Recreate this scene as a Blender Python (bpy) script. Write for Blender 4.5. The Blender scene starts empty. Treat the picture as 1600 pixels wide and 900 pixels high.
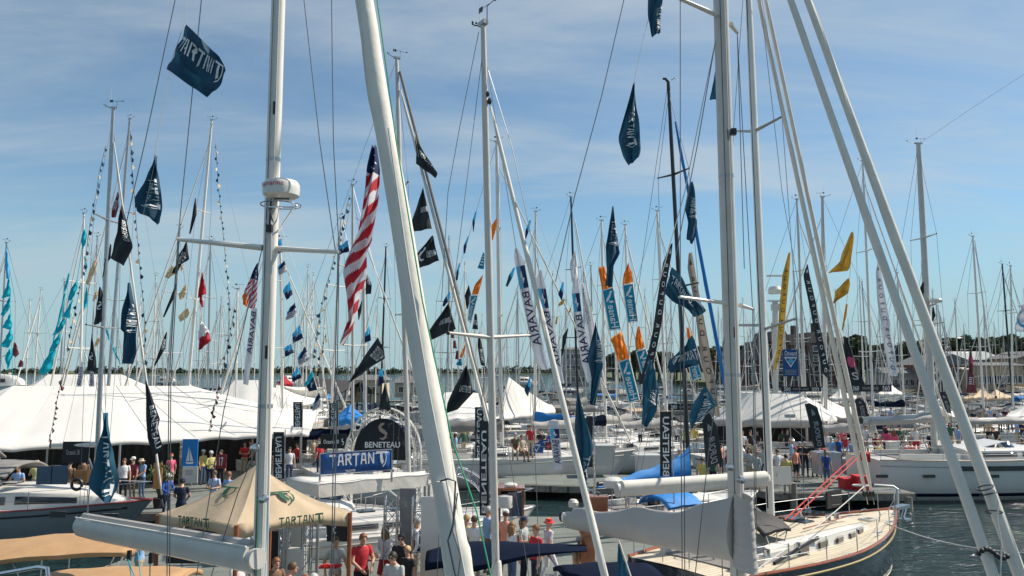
import bpy, bmesh, math, random
from mathutils import Vector, Matrix
random.seed(7)
PI = math.pi
R = math.radians
sc = bpy.context.scene
col = sc.collection
# ------------------------------------------------------------------ camera
CH = 6.2; F = 1200.0; PITCH = math.atan(128.0 / F)
cam_d = bpy.data.cameras.new('camera'); cam = bpy.data.objects.new('camera', cam_d); col.objects.link(cam)
cam_d.sensor_width = 36; cam_d.lens = 27.0; cam_d.clip_start = 0.1; cam_d.clip_end = 20000
cam.location = (0, 0, CH); cam.rotation_euler = (PI / 2 + PITCH, 0, 0)
sc.camera = cam
sc.view_settings.view_transform = 'Standard'; sc.view_settings.look = 'None'
sc.view_settings.exposure = 0.58; sc.view_settings.gamma = 1.0
SUN_EL = 46.0; SUN_AZ = 72.0          # azimuth measured clockwise from +Y (view direction)
# ------------------------------------------------------------------ world
w = bpy.data.worlds.new('World'); sc.world = w; w.use_nodes = True
nt = w.node_tree; nt.nodes.clear()
out = nt.nodes.new('ShaderNodeOutputWorld'); bg = nt.nodes.new('ShaderNodeBackground')
sky = nt.nodes.new('ShaderNodeTexSky'); sky.sky_type = 'NISHITA'; sky.sun_disc = False
sky.sun_elevation = R(SUN_EL); sky.sun_rotation = R(SUN_AZ)
sky.air_density = 1.0; sky.dust_density = 0.0; sky.ozone_density = 3.0; sky.altitude = 0
tc = nt.nodes.new('ShaderNodeTexCoord'); sep = nt.nodes.new('ShaderNodeSeparateXYZ')
nt.links.new(tc.outputs['Generated'], sep.inputs[0])
mx = nt.nodes.new('ShaderNodeMath'); mx.operation = 'MAXIMUM'; mx.inputs[1].default_value = 0.0
nt.links.new(sep.outputs['Z'], mx.inputs[0])
ad = nt.nodes.new('ShaderNodeMath'); ad.operation = 'ADD'; ad.inputs[1].default_value = 0.16
nt.links.new(mx.outputs[0], ad.inputs[0])
dv = nt.nodes.new('ShaderNodeVectorMath'); dv.operation = 'DIVIDE'
cb = nt.nodes.new('ShaderNodeCombineXYZ')
for k in 'XYZ': nt.links.new(ad.outputs[0], cb.inputs[k])
nt.links.new(tc.outputs['Generated'], dv.inputs[0]); nt.links.new(cb.outputs[0], dv.inputs[1])
mp = nt.nodes.new('ShaderNodeMapping'); mp.inputs['Rotation'].default_value = (0, 0, R(-38)); mp.inputs['Scale'].default_value = (0.50, 1.5, 1.0)
mp.inputs['Location'].default_value = (2.1, 0.9, 0.0)
nt.links.new(dv.outputs[0], mp.inputs[0])
nz = nt.nodes.new('ShaderNodeTexNoise'); nz.inputs['Scale'].default_value = 1.35; nz.inputs['Detail'].default_value = 10; nz.inputs['Roughness'].default_value = 0.60
nz.inputs['Distortion'].default_value = 0.35
nt.links.new(mp.outputs[0], nz.inputs['Vector'])
rp = nt.nodes.new('ShaderNodeMapRange'); rp.interpolation_type = 'SMOOTHSTEP'
rp.inputs['From Min'].default_value = 0.36; rp.inputs['From Max'].default_value = 0.72; rp.inputs['To Min'].default_value = 0.12; rp.inputs['To Max'].default_value = 0.66
nt.links.new(nz.outputs['Fac'], rp.inputs['Value'])
mixc = nt.nodes.new('ShaderNodeMix'); mixc.data_type = 'RGBA'
mixc.inputs[7].default_value = (5.0, 5.6, 5.9, 1)
nt.links.new(rp.outputs[0], mixc.inputs[0]); tint = nt.nodes.new('ShaderNodeVectorMath'); tint.operation = 'MULTIPLY'; tint.inputs[1].default_value = (.80, 1.02, 1.03)
nt.links.new(sky.outputs[0], tint.inputs[0]); nt.links.new(tint.outputs[0], mixc.inputs[6])
hz = nt.nodes.new('ShaderNodeMapRange'); hz.interpolation_type = 'SMOOTHSTEP'   # pale band of low haze the sky has near the horizon
hz.inputs['From Min'].default_value = 0.0; hz.inputs['From Max'].default_value = 0.24; hz.inputs['To Min'].default_value = 0.88; hz.inputs['To Max'].default_value = 0.0
nt.links.new(mx.outputs[0], hz.inputs['Value'])
mixh = nt.nodes.new('ShaderNodeMix'); mixh.data_type = 'RGBA'; mixh.inputs[7].default_value = (3.3, 4.75, 5.3, 1)
nt.links.new(hz.outputs[0], mixh.inputs[0]); nt.links.new(mixc.outputs[2], mixh.inputs[6])
bg.inputs['Strength'].default_value = 0.076
nt.links.new(mixh.outputs[2], bg.inputs['Color']); nt.links.new(bg.outputs[0], out.inputs[0])
# ------------------------------------------------------------------ sun
sd = bpy.data.lights.new('sun', 'SUN'); sun = bpy.data.objects.new('sun', sd); col.objects.link(sun)
sd.energy = 4.3; sd.angle = R(0.5); sd.color = (1.0, 0.91, 0.79)
az, el = R(SUN_AZ), R(SUN_EL)
S = Vector((math.sin(az) * math.cos(el), math.cos(az) * math.cos(el), math.sin(el)))
sun.rotation_euler = S.to_track_quat('Z', 'Y').to_euler()

# ------------------------------------------------------------------ projection helpers: photo pixel (1600x900) -> point
def ray(u, v):
    cx = (u - 800) / F; cz = (450 - v) / F
    return Vector((cx, math.cos(PITCH) - cz * math.sin(PITCH), math.sin(PITCH) + cz * math.cos(PITCH)))
def P(u, v, Y):
    d = ray(u, v); return Vector((0, 0, CH)) + d * (Y / d.y)
def G(u, v, z):
    d = ray(u, v); return Vector((0, 0, CH)) + d * ((z - CH) / d.z)
# ------------------------------------------------------------------ materials
def mat(name, c, rough=0.5, metal=0.0, amt=0.10, scale=3.0, bump=0.0, bscale=None, trans=0.0, coat=0.0, spec=0.5):
    m = bpy.data.materials.new(name); m.use_nodes = True; n = m.node_tree; b = n.nodes['Principled BSDF']
    b.inputs['Roughness'].default_value = rough; b.inputs['Metallic'].default_value = metal
    b.inputs['Coat Weight'].default_value = coat; b.inputs['Specular IOR Level'].default_value = spec
    t = n.nodes.new('ShaderNodeTexCoord'); nz = n.nodes.new('ShaderNodeTexNoise')
    nz.inputs['Scale'].default_value = scale; nz.inputs['Detail'].default_value = 5; nz.inputs['Roughness'].default_value = 0.6
    n.links.new(t.outputs['Object'], nz.inputs['Vector'])
    mr = n.nodes.new('ShaderNodeMapRange'); mr.inputs['From Min'].default_value = 0.3; mr.inputs['From Max'].default_value = 0.7
    mr.inputs['To Min'].default_value = 1 - amt; mr.inputs['To Max'].default_value = 1 + amt * 0.5
    n.links.new(nz.outputs['Fac'], mr.inputs['Value'])
    vm = n.nodes.new('ShaderNodeVectorMath'); vm.operation = 'SCALE'; vm.inputs[0].default_value = c[:3]
    n.links.new(mr.outputs[0], vm.inputs['Scale'])
    n.links.new(vm.outputs[0], b.inputs['Base Color'])
    m.diffuse_color = (*c[:3], 1)
    if bump:
        nb = n.nodes.new('ShaderNodeTexNoise'); nb.inputs['Scale'].default_value = bscale or scale * 3; nb.inputs['Detail'].default_value = 6
        n.links.new(t.outputs['Object'], nb.inputs['Vector'])
        bp = n.nodes.new('ShaderNodeBump'); bp.inputs['Strength'].default_value = bump; bp.inputs['Distance'].default_value = 0.03
        n.links.new(nb.outputs['Fac'], bp.inputs['Height']); n.links.new(bp.outputs[0], b.inputs['Normal'])
    if trans:
        tl = n.nodes.new('ShaderNodeBsdfTranslucent'); n.links.new(vm.outputs[0], tl.inputs['Color'])
        ms = n.nodes.new('ShaderNodeMixShader'); ms.inputs[0].default_value = trans
        o = n.nodes['Material Output']
        n.links.new(b.outputs[0], ms.inputs[1]); n.links.new(tl.outputs[0], ms.inputs[2]); n.links.new(ms.outputs[0], o.inputs[0])
    return m
M = {}
def dm(k, *a, **kw): M[k] = mat(k, *a, **kw)
dm('white_paint', (.78, .75, .69), .32, amt=.08, coat=.3)
dm('gel_white', (.66, .64, .595), .3, amt=.06, scale=1.5, coat=.3)
dm('gel_grey', (.50, .49, .46), .35, amt=.06)
dm('cream_deck', (.66, .58, .44), .6, amt=.12, scale=6)
dm('teak', (.36, .23, .13), .6, amt=.3, scale=14, bump=.2)
dm('varnish', (.33, .09, .03), .25, amt=.25, scale=8, coat=.6)
dm('mahogany', (.27, .075, .025), .35, amt=.3, scale=7, coat=.4)
dm('mast_white', (.74, .71, .65), .35, amt=.08, scale=2)
dm('mast_alu', (.42, .43, .44), .35, metal=.7, amt=.12, scale=4)
dm('mast_grey', (.56, .54, .50), .4, amt=.1, scale=4)
dm('carbon', (.012, .012, .014), .3, amt=.2)
dm('black_plastic', (.015, .015, .017), .45)
dm('steel', (.6, .6, .61), .22, metal=1.0, amt=.1)
dm('wire', (.16, .17, .18), .4, metal=.5, amt=.1)
dm('rope_white', (.6, .59, .55), .8)
dm('rope_green', (.03, .33, .17), .8)
dm('rope_dark', (.05, .06, .07), .8)
dm('rope_red', (.5, .06, .06), .8)
dm('rope_cyan', (.05, .35, .45), .8)
dm('canvas_white', (.76, .73, .66), .8, amt=.1, scale=2, bump=.35, bscale=5, trans=.12)
dm('canvas_grey', (.42, .40, .38), .8, amt=.10, scale=1.6, bump=.5, bscale=3)
dm('canvas_tan', (.44, .27, .135), .85, amt=.12, scale=3, bump=.3, bscale=7, trans=.08)
dm('canvas_beige', (.60, .47, .32), .85, amt=.08, scale=3, bump=.25, bscale=6, trans=.15)
dm('canvas_navy', (.006, .011, .030), .95, spec=.08, amt=.15, scale=3, bump=.3, bscale=6)
dm('canvas_blue', (.01, .20, .56), .7, amt=.15, scale=3, bump=.3, bscale=5)
dm('canvas_black', (.016, .017, .019), .7, amt=.2, bump=.3)
dm('canvas_taupe', (.21, .20, .19), .85, amt=.12, bump=.3)
dm('tent_white', (.80, .785, .74), .6, amt=.05, scale=.8, bump=.25, bscale=.9, trans=.2)
dm('glass_dark', (.02, .024, .028), .08, amt=.1, spec=.8)
dm('glass_blue', (.05, .09, .16), .06, amt=.2, spec=.9)
dm('hull_navy', (.012, .02, .035), .12, amt=.1, coat=.8)
dm('hull_slate', (.17, .19, .20), .25, amt=.08, coat=.4)
dm('gold', (.55, .42, .2), .4)
dm('red', (.55, .02, .025), .6); dm('red_dark', (.22, .02, .03), .7)
dm('boot_red', (.3, .05, .04), .5)
dm('dock_wood', (.30, .27, .23), .85, amt=.35, scale=5, bump=.4)
dm('dock_concrete', (.17, .19, .175), .85, amt=.16, scale=1.2, bump=.25)
dm('dock_dark', (.03, .027, .024), .9, amt=.3)
dm('brown_wood', (.28, .09, .035), .6, amt=.25)
dm('orange_wood', (.55, .24, .08), .6, amt=.15)
# cloths
for k, c in dict(tartan=(.012, .07, .125), tartan2=(.016, .10, .17), charcoal=(.022, .03, .036), navy=(.012, .025, .09),
                 cyan=(.005, .50, .62), sky=(.08, .52, .84), teal=(.0, .22, .36), orange=(.80, .24, .03), whitef=(.70, .70, .74),
                 cream=(.72, .58, .38), yellow=(.62, .36, .05), redf=(.46, .02, .035), sand=(.42, .35, .28), maroon=(.16, .04, .05), green=(.02, .35, .12)).items():
    dm('f_' + k, c, .75, amt=.12, scale=5, bump=.2, bscale=9, trans=.22)
for k, c in dict(white=(.78, .78, .78), navy=(.015, .02, .09), green=(.01, .09, .05), grey=(.35, .36, .37), black=(.02, .02, .02), red=(.45, .04, .06), pink=(.7, .1, .22), cyan=(.08, .45, .7)).items():
    dm('ink_' + k, c, .7, amt=.03)
dm('sign_blue', (.005, .075, .27), .45, amt=.05)
dm('skin', (.50, .29, .20), .55, amt=.06, scale=20)
dm('skin_dark', (.22, .11, .07), .55, amt=.06, scale=20)

# ------------------------------------------------------------------ object helpers
def tag(o, label=None, cat=None, group=None, kind=None):
    if label: o['label'] = label
    if cat: o['category'] = cat
    if group: o['group'] = group
    if kind: o['kind'] = kind
    return o
def empty(name, loc=(0, 0, 0), rz=0.0, **kw):
    o = bpy.data.objects.new(name, None); col.objects.link(o)
    o.location = loc; o.rotation_euler = (0, 0, rz); o.empty_display_size = .2
    o['_m'] = 0
    del o['_m']
    tag(o, **kw); return o
def wm(o):
    m = Matrix.Identity(4)
    while o is not None:
        m = Matrix.LocRotScale(o.location, o.rotation_euler, o.scale) @ m; o = o.parent
    return m
class MB:
    """collects shapes given in world coordinates"""
    def __init__(s): s.v = []; s.f = []; s.mi = []
    def add(s, vs, fs, mi=0):
        b = len(s.v); s.v += [Vector(p) for p in vs]; s.f += [tuple(i + b for i in f) for f in fs]; s.mi += [mi] * len(fs); return s
    def box(s, c, d, rz=0, ax=None, mi=0):
        c = Vector(c); m = Matrix.Rotation(rz, 3, 'Z') if ax is None else ax
        vs = [c + m @ Vector((x * d[0] / 2, y * d[1] / 2, z * d[2] / 2)) for x in (-1, 1) for y in (-1, 1) for z in (-1, 1)]
        return s.add(vs, [(0, 1, 3, 2), (4, 6, 7, 5), (0, 4, 5, 1), (2, 3, 7, 6), (0, 2, 6, 4), (1, 5, 7, 3)], mi)
    def tube(s, pts, r, n=8, r2=None, flat=1.0, cap=True, mi=0, up=None):
        pts = [Vector(p) for p in pts]; k = len(pts)
        if not isinstance(r, (list, tuple)): r = [r + ((r2 if r2 is not None else r) - r) * i / max(1, k - 1) for i in range(k)]
        vs = []; fs = []
        for i, p in enumerate(pts):
            d = (pts[min(i + 1, k - 1)] - pts[max(i - 1, 0)]).normalized()
            ref = Vector(up) if up is not None else (Vector((0, 0, 1)) if abs(d.z) < .9 else Vector((1, 0, 0)))
            a = d.cross(ref)
            if a.length < 1e-6: a = d.cross(Vector((0, 1, 0)))
            a.normalize(); b = d.cross(a).normalized()
            for j in range(n):
                t = 2 * PI * j / n; vs.append(p + a * (math.cos(t) * r[i] * flat) + b * (math.sin(t) * r[i]))
        for i in range(k - 1):
            for j in range(n):
                fs.append((i * n + j, i * n + (j + 1) % n, (i + 1) * n + (j + 1) % n, (i + 1) * n + j))
        if cap: fs.append(tuple(range(n - 1, -1, -1))); fs.append(tuple((k - 1) * n + j for j in range(n)))
        return s.add(vs, fs, mi)
    def lathe(s, c, prof, n=16, ax=None, mi=0):
        c = Vector(c); m = ax or Matrix.Identity(3); vs = []; fs = []
        for r, z in prof:
            for j in range(n):
                t = 2 * PI * j / n; vs.append(c + m @ Vector((math.cos(t) * r, math.sin(t) * r, z)))
        k = len(prof)
        for i in range(k - 1):
            for j in range(n): fs.append((i * n + j, i * n + (j + 1) % n, (i + 1) * n + (j + 1) % n, (i + 1) * n + j))
        fs.append(tuple(range(n - 1, -1, -1))); fs.append(tuple((k - 1) * n + j for j in range(n)))
        return s.add(vs, fs, mi)
    def ell(s, c, r, nu=12, nv=8, m3=None, mi=0):
        c = Vector(c); vs = []; fs = []; m3 = m3 or Matrix.Identity(3)
        for i in range(nv + 1):
            a = PI * i / nv
            for j in range(nu):
                t = 2 * PI * j / nu
                vs.append(c + m3 @ Vector((r[0] * math.sin(a) * math.cos(t), r[1] * math.sin(a) * math.sin(t), r[2] * math.cos(a))))
        for i in range(nv):
            for j in range(nu): fs.append((i * nu + j, (i + 1) * nu + j, (i + 1) * nu + (j + 1) % nu, i * nu + (j + 1) % nu))
        return s.add(vs, fs, mi)
    def grid(s, rows, closed=False, mi=0):
        n = len(rows[0]); vs = [p for r in rows for p in r]; fs = []
        for i in range(len(rows) - 1):
            for j in range(n - 1 + (1 if closed else 0)):
                fs.append((i * n + j, i * n + (j + 1) % n, (i + 1) * n + (j + 1) % n, (i + 1) * n + j))
        return s.add(vs, fs, mi)
    def quad(s, a, b, c, d, mi=0): return s.add([a, b, c, d], [(0, 1, 2, 3)], mi)
    def build(s, name, m, parent=None, smooth=True, **kw):
        me = bpy.data.meshes.new(name)
        inv = wm(parent).inverted() if parent is not None else None
        me.from_pydata([(inv @ v) if inv else v for v in s.v], [], s.f)
        ms = m if isinstance(m, (list, tuple)) else [m]
        for x in ms: me.materials.append(M[x] if isinstance(x, str) else x)
        if len(ms) > 1: me.polygons.foreach_set('material_index', s.mi)
        me.update()
        if smooth:
            me.polygons.foreach_set('use_smooth', [True] * len(me.polygons))
            try: me.set_sharp_from_angle(angle=R(38))
            except Exception: pass
        o = bpy.data.objects.new(name, me); col.objects.link(o)
        if parent is not None: o.parent = parent
        tag(o, **kw); return o
def solid(o, t):   # real thickness for a cloth sheet
    md = o.modifiers.new('thickness', 'SOLIDIFY'); md.thickness = t; md.offset = 0; return o
def copy_tree(o, parent=None):
    c = o.copy(); col.objects.link(c); c.parent = parent
    for ch in list(o.children): copy_tree(ch, c)
    return c
def lerp(a, b, t): return a + (b - a) * t
def poly_at(pts, t):
    if len(pts) == 1: return Vector(pts[0])
    L = [(Vector(pts[i + 1]) - Vector(pts[i])).length for i in range(len(pts) - 1)]
    tot = sum(L) or 1; d = t * tot
    for i, l in enumerate(L):
        if d <= l or i == len(L) - 1: return Vector(pts[i]).lerp(Vector(pts[i + 1]), min(1, d / (l or 1)))
        d -= l
# ------------------------------------------------------------------ lettering
_T = {}
def text2d(s, bold=0.0):
    """(verts 0..1, tris, aspect) of a word in the built-in font, or one of the drawn marks"""
    if (s, bold) in _T: return _T[(s, bold)]
    if s in MARKS:
        polys = MARKS[s]; bm = bmesh.new()
        for pl in polys: bm.faces.new([bm.verts.new((x, y, 0)) for x, y in pl])
        bmesh.ops.triangulate(bm, faces=bm.faces[:]); bm.verts.index_update()
        vs = [(v.co.x, v.co.y) for v in bm.verts]; fs = [tuple(v.index for v in f.verts) for f in bm.faces]; bm.free()
    else:
        cu = bpy.data.curves.new('t', 'FONT'); cu.body = s; cu.resolution_u = 3; cu.offset = bold
        o = bpy.data.objects.new('t', cu); col.objects.link(o)
        dg = bpy.context.evaluated_depsgraph_get(); me = bpy.data.meshes.new_from_object(o.evaluated_get(dg))
        vs = [(v.co.x, v.co.y) for v in me.vertices]; fs = [tuple(p.vertices) for p in me.polygons]
        bpy.data.objects.remove(o); bpy.data.curves.remove(cu); bpy.data.meshes.remove(me)
    x0 = min(v[0] for v in vs); x1 = max(v[0] for v in vs); y0 = min(v[1] for v in vs); y1 = max(v[1] for v in vs)
    r = ([((x - x0) / (x1 - x0), (y - y0) / (y1 - y0)) for x, y in vs], fs, (x1 - x0) / (y1 - y0))
    _T[(s, bold)] = r; return r
def _ltr(ch):
    if ch == 'T': return [[(-.12, .8), (0, 1), (1.05, 1), (.9, .82), (.64, .82), (.60, 0), (.40, -.22), (.40, .82)]]
    if ch == 'A': return [[(0, 0), (.22, 0), (.42, 1), (.2, 1)], [(.78, 0), (1, 0), (.8, 1), (.58, 1)], [(.384, .82), (.616, .82), (.58, 1), (.42, 1)], [(.28, .3), (.72, .3), (.69, .45), (.31, .45)]]
    if ch == 'R': return [[(0, 0), (.24, 0), (.24, 1), (0, 1)], [(.24, .83), (.95, .83), (.75, 1), (.24, 1)], [(.24, .42), (.7, .42), (.95, .6), (.95, .83), (.72, .83), (.72, .57), (.24, .57)], [(.42, .42), (.8, 0), (1.08, 0), (.7, .42)]]
    if ch == 'N': return [[(0, 0), (.22, 0), (.22, 1), (0, 1)], [(.78, 0), (1, 0), (1, 1), (.78, 1)], [(.22, .72), (.78, 0), (.78, .28), (.22, 1)]]
def _shield_t():
    out = [[(-.2, .86), (-.05, 1.12), (1.15, 1.12), (1.0, .9), (.62, .9), (.66, .5), (.78, .1), (.62, -.15), (.42, .1), (.34, .5), (.36, .9)]]
    arc = [(1.0, .9), (1.12, .6), (1.08, .2), (.92, -.15), (.66, -.42)]; ins = [(.92, .9), (1.02, .6), (.98, .24), (.85, -.08), (.66, -.28)]
    for i in range(4): out.append([arc[i], arc[i + 1], ins[i + 1], ins[i]])
    return out
MARKS = {}
_w = []
for i, ch in enumerate('TARTAN'):
    for pl in _ltr(ch): _w.append([(x * .86 + i * 1.05, y * 1.6) for x, y in pl])
MARKS['@tartan_word'] = _w + [[(x * 1.25 + 6.5, y * 1.5) for x, y in pl] for pl in _shield_t()]
MARKS['@tartan_t'] = _shield_t()
_sp = [(.30, .05), (.55, .0), (.78, .12), (.80, .32), (.62, .45), (.38, .58), (.30, .74), (.42, .88), (.66, .95)]
_wd = [.03, .07, .09, .11, .13, .13, .12, .10, .05]
_sh = []
for i in range(len(_sp) - 1):
    def _off(k, sg):
        a = _sp[max(0, k - 1)]; b = _sp[min(len(_sp) - 1, k + 1)]; dx, dy = b[0] - a[0], b[1] - a[1]; l = math.hypot(dx, dy)
        return (_sp[k][0] - sg * dy / l * _wd[k], _sp[k][1] + sg * dx / l * _wd[k])
    _sh.append([_off(i, 1), _off(i + 1, 1), _off(i + 1, -1), _off(i, -1)])
MARKS['@seahorse'] = _sh
MARKS['@bird'] = [[(0, .2), (.3, .35), (.5, .75), (.75, 1), (.62, .6), (1, .55), (.6, .35), (.45, .05), (.38, .28)]]
MARKS['@swan'] = [[(.05, .95), (.3, 1.0), (.5, .72), (.88, .42), (.98, .15), (.7, .28), (.38, .52), (.22, .78)], [(.1, .08), (.35, .0), (.62, .10), (.66, .26), (.45, .18), (.25, .22)]]
MARKS['@triangle'] = [[(0, 1), (1, 1), (.88, .86), (.12, .86)], [(0, 1), (.12, .86), (.5, .22), (.5, 0)], [(1, 1), (.5, 0), (.5, .22), (.88, .86)]]
MARKS['@disc'] = [[(.5 + .5 * math.cos(2 * PI * i / 18), .5 + .5 * math.sin(2 * PI * i / 18)) for i in range(18)]]
MARKS['@sail'] = [[(.1, .15), (.45, .15), (.45, .95)], [(.52, .15), (.9, .15), (.52, .8)], [(0, .1), (1, .1), (.8, 0), (.2, 0)]]
MARKS['@star'] = [[(.5 + (.5 if i % 2 == 0 else .2) * math.sin(PI * i / 5), .5 + (.5 if i % 2 == 0 else .2) * math.cos(PI * i / 5)) for i in range(10)]]
MARKS['@bar'] = [[(0, 0), (1, 0), (1, 1), (0, 1)]]
MARKS['@stripes'] = [[(0, y), (1, y), (1, y + .12), (0, y + .12)] for y in (0, .3, .6, .88)]
def letter(surf, word, ink, box, mode='h', mirror=False, parent=None, name='lettering', off=.012, bold=.0):
    """surf(s,t)->point with s across 0..1, t down 0..1; box = s0,s1,t0,t1"""
    vs, fs, asp = text2d(word, bold); s0, s1, t0, t1 = box; pts = []
    for a, b in vs:
        if mode == 'h': s, t = a, 1 - b
        elif mode == 'up': s, t = 1 - b, 1 - a      # reads bottom to top
        else: s, t = b, a                            # reads top to bottom
        if mirror: s = 1 - s
        pts.append(surf(s0 + (s1 - s0) * s, t0 + (t1 - t0) * t, off))
    mb = MB(); mb.add(pts, fs); return mb.build(name, ink, parent, smooth=False)
def plane_surf(TL, TR, BR, BL, toward=None):
    TL, TR, BR, BL = map(Vector, (TL, TR, BR, BL)); n = (TR - TL).cross(BL - TL).normalized()
    c = (TL + BR) / 2; tw = Vector((0, 0, CH)) if toward is None else Vector(toward)
    if n.dot(tw - c) < 0: n = -n
    def f(s, t, off=0): return TL.lerp(TR, s).lerp(BL.lerp(BR, s), t) + n * off
    return f
# ================================================================== boats
class Yacht:
    def __init__(s, label, bow, stern, beam=3.2, fb=1.2, hull='gel_white', deck='gel_white', stripe='sign_blue', boot=None, cabin=True, cabin_win='glass_dark',
                 name='sailboat', cat='sailboat', group=None, rail=True, detail=1, cab=(.30, .70), cab_h=.42, cab_mat='gel_white', transom_open=True, kind=None, toe='white_paint', cab_w=.55, fine=1.0, prof=None, wins=None):
        bow = Vector((bow[0], bow[1], 0)); stern = Vector((stern[0], stern[1], 0))
        d = bow - stern; s.L = d.length; s.rz = math.atan2(d.y, d.x); s.beam = beam; s.fb = fb
        s.c = (bow + stern) / 2
        s.root = empty(name, s.c, s.rz, label=label, cat=cat, group=group)
        s.m = wm(s.root)
        B = beam / 2; L = s.L; s.fine = fine
        s.n = 22 if detail else 12
        # hull
        rows = []; sheer = []
        for i in range(s.n + 1):
            t = i / s.n; hb = s.hb(t); z = s.sh(t); ov = .10 * L * max(0, (t - .72) / .28) ** 1.6
            x = -L / 2 + L * t
            def X(zz): return x - ov * (1 - zz / z) * (1 if zz >= 0 else 1.0)
            half = [(hb, z), (hb * 1.0, z * .72), (hb * .97, z * .4), (hb * .86, z * .12), (hb * .70, -.08), (hb * .3, -.38), (0.0, -.45)]
            row = [s.W(X(zz), yy, zz) for yy, zz in half] + [s.W(X(zz), -yy, zz) for yy, zz in half[-2::-1]]
            rows.append(row); sheer.append((x, hb, z))
        mb = MB(); mb.grid(rows)
        st = rows[0]; mb.add(st, [tuple(range(len(st)))])
        mb.build('hull', hull, s.root)
        # deck
        mb = MB(); dr = []
        for x, hb, z in sheer:
            dr.append([s.W(x, hb * k, z - .015 + .05 * (1 - k * k) * min(1, hb)) for k in (-.985, -.6, -.2, .2, .6, .985)])
        mb.grid(dr); mb.build('deck', deck, s.root)
        for sg in (1, -1):
            MB().tube([s.W(x, hb * sg * .985, z + .015) for x, hb, z in sheer], (.045 if toe == 'varnish' else .035) if detail else .05, n=6).build('toe_rail', toe, s.root)
        for sg in (1, -1):
            mb = MB(); rr = []
            for i, (x, hb, z) in enumerate(sheer[:-1]):
                t = i / s.n; ov = .10 * L * max(0, (t - .72) / .28) ** 1.6
                rr.append([s.W(x - ov * (1 - a), sg * (hb + .012), z * a) for a in (.89, .85)])
            mb.grid(rr); solid(mb.build('hull_stripe', stripe, s.root), .01)
        if boot:
            for sg in (1, -1):
                mb = MB(); rr = []
                for i, (x, hb, z) in enumerate(sheer[:-1]):
                    t = i / s.n; ov = .10 * L * max(0, (t - .72) / .28) ** 1.6
                    rr.append([s.W(x - ov * (1 - a), sg * (hb * (.86 + (a - .12) * .4) + .02), z * a) for a in (.2, .12)])
                mb.grid(rr); solid(mb.build('waterline_stripe', boot, s.root), .01)
        if cabin:
            a, b = cab; x0, x1 = -L / 2 + L * a, -L / 2 + L * b; zc = s.sh((a + b) / 2)
            st_ = []
            for q, hh in (prof or [(0, .9), (.06, 1), (.35, 1), (.7, .85), (.92, .5), (1, .12)]):
                st_.append((q, s.hb(a + (b - a) * q) * cab_w * (1.0 if q < .7 else 1.25 - .36 * q), cab_h * hh, s.sh(a + (b - a) * q) - .05))
            def sect(q):
                for k in range(len(st_) - 1):
                    if st_[k][0] <= q <= st_[k + 1][0]:
                        f = (q - st_[k][0]) / (st_[k + 1][0] - st_[k][0]); return [lerp(st_[k][m_], st_[k + 1][m_], f) for m_ in (1, 2, 3)]
                return list(st_[-1][1:])
            rows = []
            for q, wdt, h, zb in st_:
                x = lerp(x0, x1, q)
                rows.append([s.W(x, y * wdt, zb + z) for y, z in ((-1, 0), (-.93, h * .85), (-.8, h + .02), (-.3, h + .09), (.3, h + .09), (.8, h + .02), (.93, h * .85), (1, 0))])
            mb = MB(); mb.grid(rows); mb.add(rows[0], [tuple(range(8))]); mb.add(rows[-1], [tuple(range(7, -1, -1))])
            cb = mb.build('coachroof', cab_mat, s.root)
            if cabin_win:
                for sg in (-1, 1):
                    for q0, q1 in (wins or ((.10, .34), (.38, .62))):
                        mb = MB(); rr = []
                        for k5 in range(7):
                            q = lerp(q0, q1, k5 / 6); x = lerp(x0, x1, q); wdt, h, zb = sect(q)
                            rr.append([s.W(x, sg * (wdt * lerp(1, .93, k) + .015), zb + h * .85 * k) for k in (.36, .80)])
                        mb.grid(rr); solid(mb.build('window', cabin_win, cb), .015)
        # cockpit coaming + wheel
        xs = -L * .42; xe = -L * .22
        for sg in (-1, 1):
            hb = s.hb(.15) * .62; z = s.sh(.15)
            MB().box(s.W((xs + xe) / 2, sg * hb, z + .1), (xe - xs, .16, .3), rz=s.rz).build('cockpit_coaming', 'gel_white', s.root)
        MB().box(s.W((xs + xe) / 2, 0, s.sh(.15) + .045), (xe - xs, s.hb(.15) * 1.1, .06), rz=s.rz).build('cockpit_well', 'canvas_taupe', s.root)
        if cabin:
            xa = -L / 2 + L * cab[0]; MB().box(s.W(xa - .02, 0, s.sh(cab[0]) + cab_h * .45), (.06, .62, cab_h * .9), rz=s.rz).build('companionway', 'glass_dark', s.root)
            for q in ((.3, .55) if detail else (.45,)):
                wq, hq, zq = sect(q); MB().box(s.W(lerp(x0, x1, q), 0, zq + hq + .11), (.5, .46, .05), rz=s.rz).build('hatch', 'glass_dark', s.root)
        if detail:
            c = s.W(-L * .36, 0, s.sh(.12) + .65)
            mb = MB(); ax = Matrix.Rotation(s.rz, 3, 'Z')
            mb.tube([c + ax @ Vector((0, .42 * math.cos(t), .42 * math.sin(t))) for t in [2 * PI * k / 20 for k in range(21)]], .016, n=5, cap=False)
            for k in range(3): mb.tube([c + ax @ Vector((0, .42 * math.cos(k * PI / 3), .42 * math.sin(k * PI / 3))), c - ax @ Vector((0, .42 * math.cos(k * PI / 3), .42 * math.sin(k * PI / 3)))], .01, n=4)
            mb.tube([c, c - Vector((0, 0, .8))], .07, n=8); mb.build('steering_wheel', 'steel', s.root)
        if rail: s.rails(detail)
    def hb(s, t):
        B = s.beam / 2
        if t > .42: return max(.02, B * (1 - ((t - .42) / .58) ** (2.1 * s.fine)))
        return B * (.74 + .26 * (1 - ((.42 - t) / .42) ** 2))
    def sh(s, t): return s.fb * (.93 + .06 * (1 - t) ** 2 + .30 * max(0, t - .3) ** 1.5)
    def W(s, x, y, z): return s.m @ Vector((x, y, z))
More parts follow.
